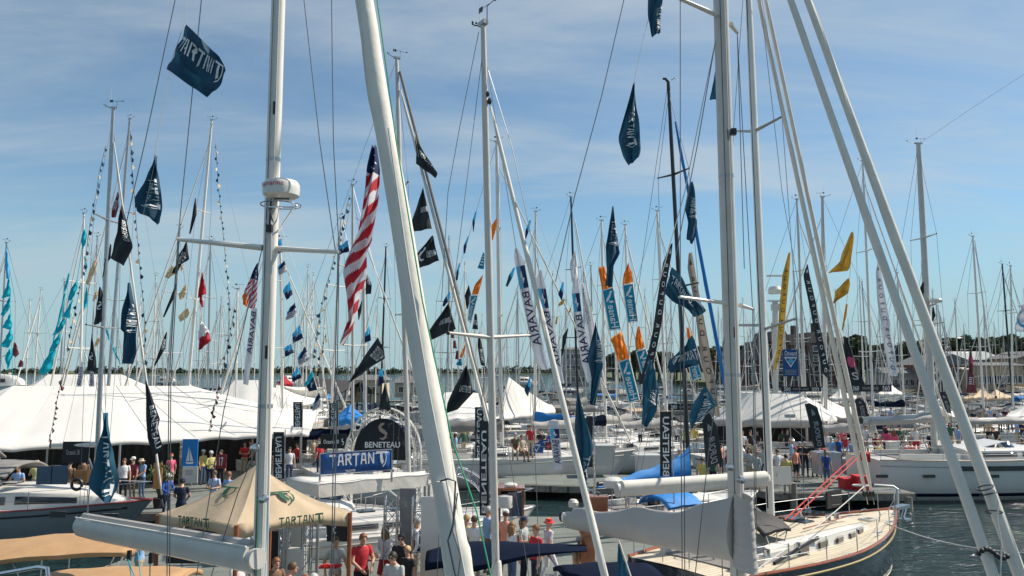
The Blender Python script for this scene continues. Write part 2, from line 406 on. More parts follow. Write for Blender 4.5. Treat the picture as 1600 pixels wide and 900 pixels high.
    def rails(s, detail):
        L = s.L; k = 6 if detail else 3
        ts = [.06 + .80 * i / k for i in range(k + 1)]
        for sg in (1, -1):
            tops = []
            for t in ts:
                x = -L / 2 + L * t; b = s.W(x, sg * s.hb(t) * .95, s.sh(t)); tp = b + Vector((0, 0, .62)); tops.append(tp)
                MB().tube([b, tp], .014, n=5).build('stanchion', 'steel', s.root)
            for h in ((0, -.3) if detail else (0,)):
                MB().tube([p + Vector((0, 0, h)) for p in tops], .007, n=4).build('lifeline', 'wire', s.root)
        mb = MB(); a = [s.W(-L / 2 + L * t, y * s.hb(t) * .95, s.sh(t) + .64) for t, y in ((.86, 1), (.95, 1), (.995, .6), (.995, -.6), (.95, -1), (.86, -1))]
        mb.tube(a, .016, n=6)
        for t, y in ((.95, 1), (.95, -1)): mb.tube([s.W(-L / 2 + L * t, y * s.hb(t) * .95, s.sh(t)), s.W(-L / 2 + L * t, y * s.hb(t) * .95, s.sh(t) + .64)], .014, n=5)
        mb.build('bow_rail', 'steel', s.root)
        mb = MB(); z = s.sh(0) + .64; x = -L / 2 + .1; h = s.hb(0) * .92
        mb.tube([s.W(x + .9, h, z), s.W(x, h, z), s.W(x, h * .3, z)], .016, n=6); mb.tube([s.W(x + .9, -h, z), s.W(x, -h, z), s.W(x, -h * .3, z)], .016, n=6)
        for y in (h, h * .3, -h * .3, -h): mb.tube([s.W(x, y, s.sh(0)), s.W(x, y, z)], .014, n=5)
        mb.build('stern_rail', 'steel', s.root)
    def mast(s, top, base, r=.09, mat_='mast_white', spread=(.40, .68), sl=1.0, stays=True, head=True, groove=None, flat=.72, fore=None, aft=True, wire=.006, sweep=0.0, shroud_top=.97):
        top = Vector(top); base = Vector(base); s.top = top; s.base = base; up = top - base
        ax = Matrix.Rotation(s.rz, 3, 'Z'); side = ax @ Vector((0, 1, 0)); fwd = ax @ Vector((1, 0, 0))
        mb = MB(); n = 10
        mb.tube([base, base + up * .5, base + up * .85, top], [r, r, r * .92, r * .72], n=14, flat=flat, up=fwd)
        s.mo = mb.build('mast', mat_, s.root)
        if groove:
            MB().tube([base + up * .03 - fwd * r * 1.02, top - up * .02 - fwd * r * .75], r * .16, n=5).build('sail_track', groove, s.mo)
        tips = []
        for i, q in enumerate(spread):
            c = base + up * q; ln = sl * (1 - .14 * i)
            for sg in (1, -1):
                tip = c + side * ln * sg + Vector((0, 0, .05)) - fwd * sweep * ln
                MB().tube([c, tip], [.035 * (1 + r * 2), .022], n=6, flat=1.6).build('spreader', mat_, s.root)
                MB().ell(tip, (.035, .035, .035), 8, 5).build('spreader_tip', 'black_plastic', s.root)
                tips.append((i, sg, tip))
        if stays:
            for sg in (1, -1):
                ch = s.on_deck(base, sg)
                chain = [ch] + [t for i, g, t in tips if g == sg] + [base + up * shroud_top]
                MB().tube(chain, wire, n=4).build('shroud', 'wire', s.root)
                if spread: MB().tube([ch + fwd * .12, base + up * spread[0]], wire, n=4).build('shroud', 'wire', s.root)
            if aft:
                st = s.W(-s.L / 2 + .1, 0, s.sh(0)); MB().tube([st, top], wire, n=4).build('backstay', 'wire', s.root)
        if head: s.masthead(top, fwd, side, r)
        return s
    def on_deck(s, base, sg):
        loc = s.m.inverted() @ base; t = max(.05, min(.95, loc.x / s.L + .5))
        return s.W(loc.x - .15, sg * s.hb(t) * .92, s.sh(t))
    def masthead(s, top, fwd, side, r):
        k = max(1.0, r / .08)
        MB().box(top + Vector((0, 0, .04)), (.20 * k, .09, .07), rz=s.rz).build('masthead_fitting', 'mast_alu', s.root)
        mb = MB(); b = top + fwd * .12
        mb.tube([b, b + Vector((0, 0, .28)), b + Vector((0, 0, .3)) + fwd * .22], .008, n=4); mb.tube([b + Vector((0, 0, .3)) + fwd * .05, b + Vector((0, 0, .3)) - fwd * .18], .006, n=4)
        mb.box(b + Vector((0, 0, .3)) - fwd * .2, (.12, .004, .09), rz=s.rz); mb.ell(b + Vector((0, 0, .3)) + fwd * .24, (.03, .05, .02), 6, 4)
        mb.build('wind_vane', 'black_plastic', s.root)
        mb = MB(); c = top - fwd * .1
        mb.tube([c, c + Vector((0, 0, .85))], .005, n=4); mb.build('antenna', 'rope_white', s.root)
        mb = MB(); mb.tube([top, top + Vector((0, 0, .12)) - fwd * .3 * k], .012, n=4)
        for q in range(3): mb.ell(top + Vector((.04 * math.cos(q * 2.1), .04 * math.sin(q * 2.1), .16)) - fwd * .3 * k, (.022, .022, .018), 6, 4)
        mb.build('wind_sensor', 'black_plastic', s.root)
    def jib(s, top, foot, r=.07, mat_='canvas_white', sag=.0, rt=None, drum=True, name='furled_headsail', uv='f_navy', fold=0.0, n=20):
        top = Vector(top); foot = Vector(foot); k = 34; pts = []; rr = []
        for i in range(k + 1):
            t = i / k; p = foot.lerp(top, t) + Vector((0, 0, -sag)) * math.sin(PI * t) + Vector((fold * .25 * math.sin(t * 37), 0, 0))
            pts.append(p); rr.append(lerp(r, rt if rt else r * .45, t) * (.5 + .5 * min(1, t * 14)) * (.6 + .4 * min(1, (1 - t) * 12)) * (1 + fold * 1.5 * math.sin(t * 61) * math.sin(t * 23 + 1)))
        mb = MB(); mb.tube(pts, rr, n=n); o = mb.build(name, mat_, s.root)
        if drum:
            d = (top - foot).normalized(); MB().tube([foot - d * .10, foot + d * .05], .09, n=12).build('furling_drum', 'black_plastic', s.root)
            mb = MB(); mb.tube([foot - d * .4, foot], .014, n=5); mb.build('forestay', 'steel', s.root)
        # spiral leech edge of the roll
        q = []
        for i in range(k * 3 + 1):
            t = i / (k * 3); p = poly_at(pts, t); a = t * 2 * PI * 2.3 + 2.6; rad = rr[min(k, int(t * k))] * 1.01
            q.append(p + Vector((math.cos(a), math.sin(a), 0)) * rad)
        MB().tube(q, r * .06 + .004, n=4).build('leech_edge', mat_ if uv is None else uv, o)
        return o
    def boom(s, a, b, r=.08, mat_='mast_white', cover=None, h1=.55, h2=.22, w=.14, vang=True, lazy=0, collar=0.0, capmat='black_plastic'):
        """a at the mast, b the aft end"""
        a = Vector(a); b = Vector(b); d = (b - a).normalized(); side = d.cross(Vector((0, 0, 1))).normalized()
        o = MB().tube([a, b], r, n=14, flat=.7).build('boom', mat_, s.root)
        MB().tube([b - d * .01, b + d * .05], r * 1.04, n=14, flat=.7).build('boom_cap', capmat, o)
        MB().tube([a, a - d * .1], .05, n=8).build('gooseneck', 'steel', o)
        if cover:
            rows = []; k = 70; m = 34
            for i in range(k + 1):
                t = i / k; p = a.lerp(b, t * .98) ; h = lerp(h1, h2, t ** .55); ww = w * (1.25 - .45 * t)
                if t > .95: h *= .62; ww *= .6
                h += .018 * math.sin(t * 13) + .008 * math.sin(t * 37 + 1); row = []
                for j in range(m):
                    an = 2 * PI * j / m; ca, sa = math.cos(an), math.sin(an)
                    zz = (sa * .5 + .5) * (h + r + .1) - r - .1; pinch = 1 - .55 * max(0, sa) ** 1.5
                    th_ = an; rip = 1 + .035 * math.sin(t * 17 + th_ * 2) + .04 * math.sin(t * 41 - th_ * 3 + 1.3 * math.sin(t * 9)) + .03 * math.sin(t * 110 + th_ * 4)
                    drape = .05 * math.sin(t * PI * 5) * max(0, sa)
                    row.append(p + side * (ca * ww * pinch * rip) + Vector((0, 0, zz + drape * .8)))
                rows.append(row)
            mb = MB(); mb.grid(rows, closed=True); mb.add(rows[0], [tuple(range(m))]); mb.add(rows[-1], [tuple(range(m - 1, -1, -1))])
            cv = mb.build('sail_cover', cover, o)
            if collar:
                rows = []
                for i in range(61):
                    t = i / 60; z = lerp(-.26, collar, t); row = []
                    for j in range(28):
                        an = 2 * PI * j / 28; rad = lerp(r * 1.75, r * 1.3, t ** .7) * (1 + .022 * math.sin(t * 46 + math.cos(an) * 2.6) + .014 * math.sin(t * 95 + an * 2))
                        row.append(a - d * .16 + d * math.cos(an) * rad * 1.25 + side * math.sin(an) * rad + Vector((0, 0, z + .05 * math.cos(an))))
                    rows.append(row)
                MB().grid(rows, closed=True).build('mast_collar', cover, cv)
        if vang: MB().tube([a.lerp(b, .3), s.base + Vector((0, 0, .15))], .03, n=6).build('boom_vang', 'mast_alu', o)
        for q in range(lazy):
            t = .25 + .6 * q / max(1, lazy - 1)
            for sg in (1, -1): MB().tube([a.lerp(b, t) + side * sg * r, s.base + (s.top - s.base) * .62], .004, n=3).build('lazy_jack', 'rope_white', s.root)
        return o
    def canopy(s, c, lx, ly, z, mat_, sag=.18, name='bimini', posts=True, tilt=0.0, rz=None, frame='steel', zb=None, skirt=.07):
        """fabric awning on a bent tube frame; c world xy"""
        rz = s.rz if rz is None else rz; ax = Matrix.Rotation(rz, 3, 'Z'); c = Vector((c[0], c[1], z)); rows = []
        for i in range(13):
            u = i / 12 * 2 - 1; row = []
            prof = [(-1.0, -skirt)] + [(-1 + 2 * j / 12, 0) for j in range(13)] + [(1.0, -skirt)]
            for v, dz in prof:
                zz = -sag * (v * v) ** 1.3 - .05 * (u * u) + .012 * math.sin(u * 9) * math.cos(v * 4) + tilt * u
                row.append(c + ax @ Vector((u * lx / 2, v * ly / 2, zz + dz)))
            rows.append(row)
        mb = MB(); mb.grid(rows)
        mb.grid([[p + Vector((0, 0, -skirt)) + ax @ Vector((-.01, 0, 0)) for p in rows[0]], [p + ax @ Vector((-.01, 0, 0)) for p in rows[0]]])
        mb.grid([[p + Vector((0, 0, -skirt)) + ax @ Vector((.01, 0, 0)) for p in rows[-1]], [p + ax @ Vector((.01, 0, 0)) for p in rows[-1]]])
        o = solid(mb.build(name, mat_, s.root), .012)
        if posts:
            zb = (s.fb if zb is None else zb)
            for u in (-.8, 0, .8):
                pts = [c + ax @ Vector((u * .35 * lx / 2, -ly / 2 * .96, zb - c.z))] + [c + ax @ Vector((u * lx / 2, v * ly / 2 * .97, -sag * (v * v) ** 1.3 - .05 - .05 * u * u + tilt * u)) for v in (-1, -.6, 0, .6, 1)] + [c + ax @ Vector((u * .35 * lx / 2, ly / 2 * .96, zb - c.z))]
                MB().tube(pts, .014, n=6).build('frame_hoop', frame, o)
        return o
def radar(parent, c, r=.23, h=.20, word='Raymarine', facing=None):
    o = MB().lathe(c, [(0, 0), (r * .80, 0), (r * .97, h * .12), (r, h * .45), (r * .98, h * .78), (r * .86, h * .97), (0, h * 1.04)], 26).build('radar_dome', 'gel_white', parent)
    if word:
        def surf(s_, t_, off=0):
            a = R(-90) + (s_ - .5) * 1.5 - .35; return Vector(c) + Vector((math.cos(a) * (r + .006), math.sin(a) * (r + .006), h * (.86 - .48 * t_)))
        letter(surf, word, 'ink_red', (0, 1, .1, .9), parent=o)
    return o
# ================================================================== flags and banners
def cloth(name, label, cat, Y, Lp, Rp, mat_, group=None, rip=.06, waves=1.6, ph=None, texts=(), bands=None, n=16, m=14, skew=.6, parent=None, line=None, mats=None, slope=0.0, colourfn=None):
    """flag hung at depth Y: Lp / Rp are its left and right edges from top to bottom (photo pixels)"""
    L2 = [(x, y) for x, y in Lp]; R2 = [(x, y) for x, y in Rp]; ph = random.uniform(0, 6) if ph is None else ph
    def flat(t, side): q = poly_at([(p[0], p[1], 0) for p in (L2 if side == 0 else R2)], t); return q
    wpx = max(abs(flat(.5, 0).x - flat(.5, 1).x), 4); A = rip * wpx / F * Y * 2.2
    def surf(s_, t_, off=0):
        a = flat(t_, 0).lerp(flat(t_, 1), s_)
        y = Y + A * math.sin(2 * PI * (waves * s_ + skew * t_) + ph) * (.3 + .7 * s_ if waves < 1.2 else 1) + A * .4 * math.sin(2 * PI * (2.3 * t_ - .7 * s_) + ph * 2) + slope * s_
        # the cloth keeps its real size: pixels are read at the mean depth
        p = P(a.x, a.y, Y); return Vector((p.x, y - off, p.z))
    rows = []; mi = []
    for i in range(n + 1): rows.append([surf(j / m, i / n) for j in range(m + 1)])
    mb = MB(); mb.grid(rows)
    if colourfn: mb.mi = [colourfn((j + .5) / m, (i + .5) / n) for i in range(n) for j in range(m)]
    o = mb.build(name, mats or mat_, parent)
    if parent is None: tag(o, label, cat, group)
    elif label: o['label'] = label
    for tx in texts:
        word, ink, box = tx[:3]; mode = tx[3] if len(tx) > 3 else 'h'; mir = tx[4] if len(tx) > 4 else False
        letter(surf, word, ink, box, mode, mir, parent=o, name='emblem' if word.startswith('@') and 'word' not in word else 'lettering', off=.010 + .0012 * Y, bold=.01)
    if line:
        MB().tube([P(u, v, Y + (line[2][k] if len(line) > 2 else 0)) for k, (u, v) in enumerate(line[0])], line[1], n=4).build('halyard', 'rope_white' if len(line) < 4 else line[3], o)
    return o
# ================================================================== tents
def hip_tent(label, eave, ridge, mat_='tent_white', val=.3, legs=True, zg=.7, name='tent', group=None, cat='tent', sag=.25, pole='mast_alu', val_mat=None, arch=0.0, nseg=8, crease=.05, leg_r=.045, legs_at=None, bays=0, scallop=.0, soft=True):
    """eave: 4 world corners in order; ridge: 1 or 2 points (ridge[0] near eave[0]/[3], ridge[1] near eave[1]/[2])"""
    E = [Vector(p) for p in eave]; Rg = [Vector(p) for p in ridge]
    if len(Rg) == 1: Rg = [Rg[0], Rg[0]]
    cen = sum(E, Vector()) / 4
    root = empty(name, (cen.x, cen.y, zg), label=label, cat=cat, group=group)
    mb = MB(); NJ = nseg * 2 if not bays else bays * 8
    for a, b, ra, rb in ((0, 1, 0, 1), (1, 2, 1, 1), (2, 3, 1, 0), (3, 0, 0, 0)):
        rows = []
        for i in range(nseg + 1):
            t = i / nseg; row = []
            for j in range(NJ + 1):
                s_ = j / NJ; lo = E[a].lerp(E[b], s_); hi = Rg[ra].lerp(Rg[rb], s_); p = lo.lerp(hi, t)
                p.z -= sag * math.sin(PI * t) * (.55 + .45 * math.cos(2 * PI * s_)) ; p.z += crease * math.sin(s_ * 19 + a) * math.sin(PI * s_) * (1 - t)
                if bays: p.z += scallop * (abs(math.sin(PI * bays * s_)) - .5) * (1 - t) ** 1.5
                row.append(p)
            rows.append(row)
        mb.grid(rows)
    rf = mb.build('roof', mat_, root, smooth=soft)
    if bays:
        for k in range(1, bays):
            q = []
            for i in range(13):
                t = i / 12; s_ = k / bays; p = E[0].lerp(E[1], s_).lerp(Rg[0].lerp(Rg[1], s_), t); p.z -= sag * math.sin(PI * t) * (.55 + .45 * math.cos(2 * PI * s_)); p.z += crease * math.sin(s_ * 19) * math.sin(PI * s_) * (1 - t) - scallop * .5 * (1 - t) ** 1.5 + .012; q.append(p)
            MB().tube(q, .010, n=4).build('seam', 'gel_grey', rf)
    if val:
        for a, b in ((0, 1), (1, 2), (2, 3), (3, 0)):
            top = []; bot = []
            NV = 12 if not bays else bays * 8
            for j in range(NV + 1):
                s_ = j / NV; p = E[a].lerp(E[b], s_); p = p + Vector((0, 0, crease * math.sin(s_ * 19 + a) * math.sin(PI * s_) + (scallop * (abs(math.sin(PI * bays * s_)) - .5) if bays else 0)))
                outw = (p - cen); outw.z = 0; outw.normalize()
                top.append(p + outw * .004); bot.append(p + outw * (.02 + (.015 * math.sin(s_ * 30) if soft else 0)) - Vector((0, 0, val - arch * math.sin(PI * s_))))
            solid(MB().grid([top, bot]).build('valance', val_mat or mat_, root), .008)
    if legs:
        for p in (legs_at or E): MB().tube([(p.x, p.y, zg), (p.x, p.y, p.z - .02)], leg_r, n=8).build('leg', pole, root)
    return root
# ================================================================== people
def _capsule(mb, a, b, r0, r1, n=12, fx=1.0, fy=1.0):
    a = Vector(a); b = Vector(b); d = (b - a)
    L = d.length; d = d / L if L > 1e-6 else Vector((0, 0, 1)); q = Vector((0, 0, 1)).rotation_difference(d).to_matrix(); prof = []
    for i in range(5): t = PI / 2 * i / 4; prof.append((r0 * math.sin(t) + 1e-4, -r0 * math.cos(t)))
    for i in range(5): t = PI / 2 * i / 4; prof.append((r1 * math.cos(t) + 1e-4, L + r1 * math.sin(t)))
    vs = []; fs = []
    for r, z in prof:
        for j in range(n):
            t = 2 * PI * j / n; vs.append(a + q @ Vector((math.cos(t) * r, math.sin(t) * r, z)))
    k = len(prof)
    for i in range(k - 1):
        for j in range(n): fs.append((i * n + j, i * n + (j + 1) % n, (i + 1) * n + (j + 1) % n, (i + 1) * n + j))
    fs.append(tuple(range(n - 1, -1, -1))); fs.append(tuple((k - 1) * n + j for j in range(n))); mb.add(vs, fs)
_BODY = {}
POSE = {  # elbow, wrist (right = +x), knees, ankles, head offset, lean
    'stand': dict(), 'hold': dict(er=(.25, .04, 1.14), wr=(.12, .27, 1.16), el=(-.25, .04, 1.14), wl=(-.10, .28, 1.14)),
    'walk': dict(kr=(.09, .20, .50), ar=(.09, .16, .09), kl=(-.09, .00, .50), al=(-.09, -.24, .14), er=(.23, -.14, 1.16), wr=(.22, -.10, .92), el=(-.23, .10, 1.16), wl=(-.21, .26, .98)),
    'hips': dict(er=(.36, -.04, 1.17), wr=(.21, .06, .99), el=(-.25, .02, 1.14), wl=(-.23, .10, .90)),
    'look': dict(head=(0, .07, -.03), er=(.24, .08, 1.16), wr=(.12, .30, 1.02), el=(-.24, .08, 1.16), wl=(-.12, .30, 1.02)),
    'point': dict(er=(.30, .20, 1.34), wr=(.34, .46, 1.36), el=(-.25, .02, 1.14), wl=(-.23, .10, .90)),
    'lean': dict(head=(0, .22, -.10), er=(.24, .34, 1.12), wr=(.18, .50, .96), el=(-.24, .34, 1.12), wl=(-.18, .50, .96), bend=.24),
    'sit': dict(kr=(.12, .44, .50), ar=(.12, .46, .09), kl=(-.12, .44, .50), al=(-.12, .44, .09), sit=.42, er=(.24, .08, 1.14), wr=(.14, .30, 1.0), el=(-.24, .08, 1.14), wl=(-.14, .30, 1.0)),
}
def body_mesh(pose, shorts=False, sleeve='short', slim=1.0, skirt=False):
    key = (pose, shorts, sleeve, slim, skirt)
    if key in _BODY: return _BODY[key]
    p = POSE[pose]; sit = p.get('sit', 0); bend = p.get('bend', 0)
    def up(v, k=1.0): return Vector((v[0] * (slim if abs(v[0]) < .3 else 1), v[1] + bend * max(0, (v[2] - .95) / .55) * k, v[2]))
    hd = Vector(p.get('head', (0, 0, 0)))
    segs = []  # (region, a, b, r0, r1)
    def add(reg, a, b, r0, r1): segs.append((reg, Vector(a), Vector(b), r0, r1))
    neck = up((0, -.01, 1.46)); H = up((0, .015, 1.64), 0) + hd + Vector((0, bend * .9 if bend else 0, 0))
    add('skin', neck, H + Vector((0, -.02, -.08)), .058, .052)
    # torso
    ring = [(.86, .155, .115), (.95, .158, .118), (1.05, .138, .104), (1.16, .145, .108), (1.28, .168, .118), (1.38, .175, .105), (1.44, .125, .085), (1.475, .065, .06)]
    tors = MB(); rows = []
    for z, rx, ry in ring:
        c = up((0, 0, z)); rows.append([c + Vector((math.cos(t) * rx * slim, math.sin(t) * ry * slim, 0)) for t in [2 * PI * j / 20 for j in range(20)]])
    tors.grid(rows, closed=True); tors.add(rows[0], [tuple(range(20))]); tors.add(rows[-1], [tuple(range(19, -1, -1))])
    for sg, el, wr, kn, an in ((1, 'er', 'wr', 'kr', 'ar'), (-1, 'el', 'wl', 'kl', 'al')):
        sh = up((sg * .175, 0, 1.405)); e = Vector(p.get(el, (sg * .235, -.01, 1.13))); wv = Vector(p.get(wr, (sg * .245, .06, .88)))
        add('shirt', sh, e, .056, .044); add('sleeve' if sleeve == 'long' else 'skin', e, wv, .042, .030)
        d = (wv - e).normalized(); palm = wv + d * .085; add('skin', wv, palm, .030, .036)
        sd = d.cross(Vector((sg, 0, 0))); sd = (sd if sd.length > .3 else d.cross(Vector((0, 0, 1)))).normalized(); inn = d.cross(sd).normalized() * .35
        for q, ln in enumerate((.062, .072, .068, .052)):
            st = palm + sd * (-.030 + .020 * q); md = st + (d + inn * .15).normalized() * ln * .55
            add('skin', st, md, .0095, .009); add('skin', md, md + (d + inn * 1.1).normalized() * ln * .55, .009, .0075)
        tb = wv + d * .03 - sd * .028; add('skin', tb, tb + (d * .8 - sd * .6).normalized() * .045, .012, .010); 
        hp = Vector((sg * .088 * slim, 0, .90)); k = Vector(p.get(kn, (sg * .10, .015, .49))); a = Vector(p.get(an, (sg * .105, -.02, .09)))
        if sit: k = Vector((sg * .12, .46, .88)); a = Vector((sg * .12, .48, .48))
        add('trousers', hp, hp.lerp(k, .55), .088, .072); add('trousers' if not skirt else 'skin', hp.lerp(k, .55), k, .072, .058)
        add('skin' if shorts or skirt else 'trousers', k, k.lerp(a, .45), .056, .052); add('skin' if shorts or skirt else 'trousers', k.lerp(a, .45), a, .052, .038)
        add('shoes', a + Vector((0, -.04, -.05)), a + Vector((sg * .02, .15, -.055)), .040, .034)
    mb = MB()
    mb.add(tors.v, tors.f)
    for reg, a, b, r0, r1 in segs: _capsule(mb, a, b, r0, r1)
    # head: skull, jaw, nose, ears, brow
    mb.ell(H + Vector((0, -.008, .02)), (.074, .094, .098), 18, 12); mb.ell(H + Vector((0, .022, -.055)), (.052, .062, .060), 14, 10)
    _capsule(mb, H + Vector((0, .088, .012)), H + Vector((0, .108, -.022)), .010, .015, 8); mb.ell(H + Vector((0, .070, -.058)), (.026, .018, .012), 8, 6); mb.ell(H + Vector((0, .066, -.095)), (.022, .020, .016), 8, 6)
    for sg in (1, -1): mb.ell(H + Vector((sg * .077, -.005, -.005)), (.012, .022, .032), 8, 6)
    if skirt:
        rows = [[Vector((math.cos(t) * rx, math.sin(t) * ry, z)) for t in [2 * PI * j / 20 for j in range(20)]] for z, rx, ry in ((.56, .22, .17), (.75, .19, .14), (.95, .155, .12))]
        mb.grid(rows, closed=True); mb.add(rows[0], [tuple(range(20))]); mb.add(rows[-1], [tuple(range(19, -1, -1))])
    me = bpy.data.meshes.new('person'); me.from_pydata(mb.v, [], mb.f); me.update()
    o = bpy.data.objects.new('tmp', me); col.objects.link(o)
    md = o.modifiers.new('r', 'REMESH'); md.mode = 'VOXEL'; md.voxel_size = .0125; md2 = o.modifiers.new('s', 'SMOOTH'); md2.factor = .5; md2.iterations = 2
    dg = bpy.context.evaluated_depsgraph_get(); me2 = bpy.data.meshes.new_from_object(o.evaluated_get(dg)); bpy.data.objects.remove(o)
    REG = ['skin', 'shirt', 'trousers', 'shoes']; mi = []; zt = .94
    for f in me2.polygons:
        c = f.center; best = None
        if (c - H).length < .16 or (c.z > 1.462 and abs(c.x) < .075): mi.append(0); continue
        for reg, a, b, r0, r1 in segs:
            ab = b - a; t = max(0, min(1, (c - a).dot(ab) / ab.length_squared)); d = (c - a - ab * t).length - lerp(r0, r1, t)
            if best is None or d < best[0]: best = (d, reg, t)
        reg = best[1]; cy = c.y - bend * max(0, (c.z - .95) / .55)
        if best[0] > .012 or (reg in ('trousers',) and c.z > zt): reg = 'shirt' if c.z > zt else 'trousers'
        if reg == 'sleeve': reg = 'shirt'
        if sleeve == 'short' and reg == 'shirt' and best[2] > .55 and abs(c.x) > .19 and best[0] < .012: reg = 'skin'
        mi.append(REG.index(reg))
    for f in me2.polygons: pass
    me2.materials.clear()
    for r_ in REG: me2.materials.append(M['skin'])
    me2.polygons.foreach_set('material_index', mi); me2.polygons.foreach_set('use_smooth', [True] * len(me2.polygons))
    me2.update(); _BODY[key] = (me2, H); return _BODY[key]
_CM = {}
def cmat(c, rough=.85):
    k = tuple(round(x, 3) for x in c)
    if k not in _CM: _CM[k] = mat('clothing', c, rough, amt=.12, scale=9, bump=.3, bscale=22)
    return _CM[k]
_HM = {}
def hair_mesh(style):
    if style in _HM: return _HM[style]
    mb = MB(); rows = []
    # skull cap open at the face
    for i in range(9):
        a = PI * .5 * i / 8 * 1.22; row = []
        for j in range(20):
            t = 2 * PI * j / 20; front = max(0, math.sin(t)); aa = a * (1 - .42 * front ** 1.5)
            row.append(Vector((.083 * math.sin(aa) * math.cos(t), -.010 + .103 * math.sin(aa) * math.sin(t), .022 + .108 * math.cos(aa))))
        rows.append(row)
    mb.grid(rows, closed=True)
    if style == 'long':
        rows = []
        for i in range(8):
            z = .03 - .29 * i / 7; row = []; w = .088 + .02 * math.sin(i / 7 * PI)
            for j in range(13):
                t = PI + PI * j / 12; row.append(Vector((w * math.cos(t) * 1.05, -.015 + (.105 + .02 * math.sin(i * .8)) * math.sin(t) + .006 * math.sin(j * 2.3 + i), z)))
            rows.append(row)
        mb.grid(rows)
    me = bpy.data.meshes.new('hair'); me.from_pydata(mb.v, [], mb.f); me.polygons.foreach_set('use_smooth', [True] * len(me.polygons)); me.materials.append(None); me.update(); _HM[style] = me; return me
def person(u, vh, label, shirt, legs_, hair=(.08, .045, .02), pose='stand', face=180, h=1.74, zg=.7, Y=None, shorts=False, sleeve='short', long_=False, hat=None, group=None, skin='skin', shoes=(.05, .05, .05), slim=1.0, skirt=False, at=None, specs=False, vest=None):
    """face: heading in degrees, 180 = towards the camera, 0 = away, 90 = to the right (photo)"""
    k = h / 1.76
    if at is not None: x, y = at
    else:
        Yv = Y or (CH - zg - h) * F / max(1, (vh - 578)); p = P(u, vh, Yv); x, y = p.x, p.y
        if Y: zg = p.z - h
    me, H = body_mesh(pose, shorts, sleeve, slim, skirt)
    if pose == 'sit': zg -= .42 * k
    root = bpy.data.objects.new('person', me); col.objects.link(root)
    root.location = (x, y, zg); root.rotation_euler = (0, 0, R(-face)); root.scale = (k, k, k)
    tag(root, label, 'person', group)
    for i, m in enumerate((M[skin], cmat(shirt), cmat(legs_), cmat(shoes))):
        root.material_slots[i].link = 'OBJECT'; root.material_slots[i].material = m
    if hair is not None:
        ho = bpy.data.objects.new('hair', hair_mesh('long' if long_ else 'short')); col.objects.link(ho); ho.parent = root; ho.location = H
        ho.material_slots[0].link = 'OBJECT'; ho.material_slots[0].material = cmat(hair, .6); solid(ho, .012)
    if hat is not None:
        mb = MB(); c = Vector((0, 0, 0))
        if hat[0] == 'cap':
            mb.lathe((0, -.01, .045), [(.092, 0), (.096, .02), (.085, .07), (.045, .095), (.002, .10)], 18); mb.grid([[Vector((x_, .07 + .09 * math.sqrt(max(0, 1 - (x_ / .075) ** 2)) * q, .05 - .012 * q)) for x_ in [-.075 + .0125 * i for i in range(13)]] for q in (0, .5, 1)])
        else:
            mb.lathe((0, -.005, .03), [(.15, -.012), (.145, 0), (.098, .008), (.094, .06), (.082, .09), (.002, .095)], 22)
        ho = mb.build('hat', cmat(hat[1])); ho.parent = root; ho.location = H
    if specs:
        mb = MB()
        for sg in (1, -1): mb.ell((sg * .034, .093, .012), (.026, .008, .018), 10, 6)
        mb.tube([(-.078, .02, .015), (-.062, .085, .015), (.062, .085, .015), (.078, .02, .015)], .004, n=4); so = mb.build('sunglasses', 'black_plastic'); so.parent = root; so.location = H
    elif vh > 770:
        for sg in (1, -1):
            eo = MB().ell((sg * .032, .084, .012), (.013, .009, .007), 8, 6).build('eye', 'black_plastic'); eo.parent = root; eo.location = H
    if vest is not None:
        rows = []
        for z, rx, ry in ((.93, .170, .130), (1.05, .152, .118), (1.16, .158, .122), (1.28, .182, .132), (1.38, .172, .122), (1.43, .12, .10)):
            rows.append([Vector((math.cos(t) * rx * slim, math.sin(t) * ry * slim, z)) for t in [R(100) + R(340) * j / 24 for j in range(25)]])
        vo = MB().grid(rows).build('vest', cmat(vest)); vo.parent = root; solid(vo, .012)
    return root
# ================================================================== the setting
def water_mat():
    m = bpy.data.materials.new('water'); m.use_nodes = True; n = m.node_tree; b = n.nodes['Principled BSDF']
    b.inputs['Base Color'].default_value = (.015, .034, .034, 1); b.inputs['Roughness'].default_value = .06; b.inputs['IOR'].default_value = 1.33
    t = n.nodes.new('ShaderNodeTexCoord'); mp = n.nodes.new('ShaderNodeMapping'); mp.inputs['Scale'].default_value = (.8, 1.5, 1); mp.inputs['Rotation'].default_value = (0, 0, R(12))
    n.links.new(t.outputs['Object'], mp.inputs[0])
    a = n.nodes.new('ShaderNodeTexNoise'); a.inputs['Scale'].default_value = .85; a.inputs['Detail'].default_value = 4; a.inputs['Distortion'].default_value = .8
    c = n.nodes.new('ShaderNodeTexNoise'); c.inputs['Scale'].default_value = 5.5; c.inputs['Detail'].default_value = 3
    n.links.new(mp.outputs[0], a.inputs['Vector']); n.links.new(mp.outputs[0], c.inputs['Vector'])
    m1 = n.nodes.new('ShaderNodeMath'); m1.operation = 'MULTIPLY_ADD'; m1.inputs[1].default_value = .22
    n.links.new(c.outputs['Fac'], m1.inputs[0]); n.links.new(a.outputs['Fac'], m1.inputs[2])
    bp = n.nodes.new('ShaderNodeBump'); bp.inputs['Strength'].default_value = 1.0; bp.inputs['Distance'].default_value = .48
    n.links.new(m1.outputs[0], bp.inputs['Height']); n.links.new(bp.outputs[0], b.inputs['Normal'])
    return m
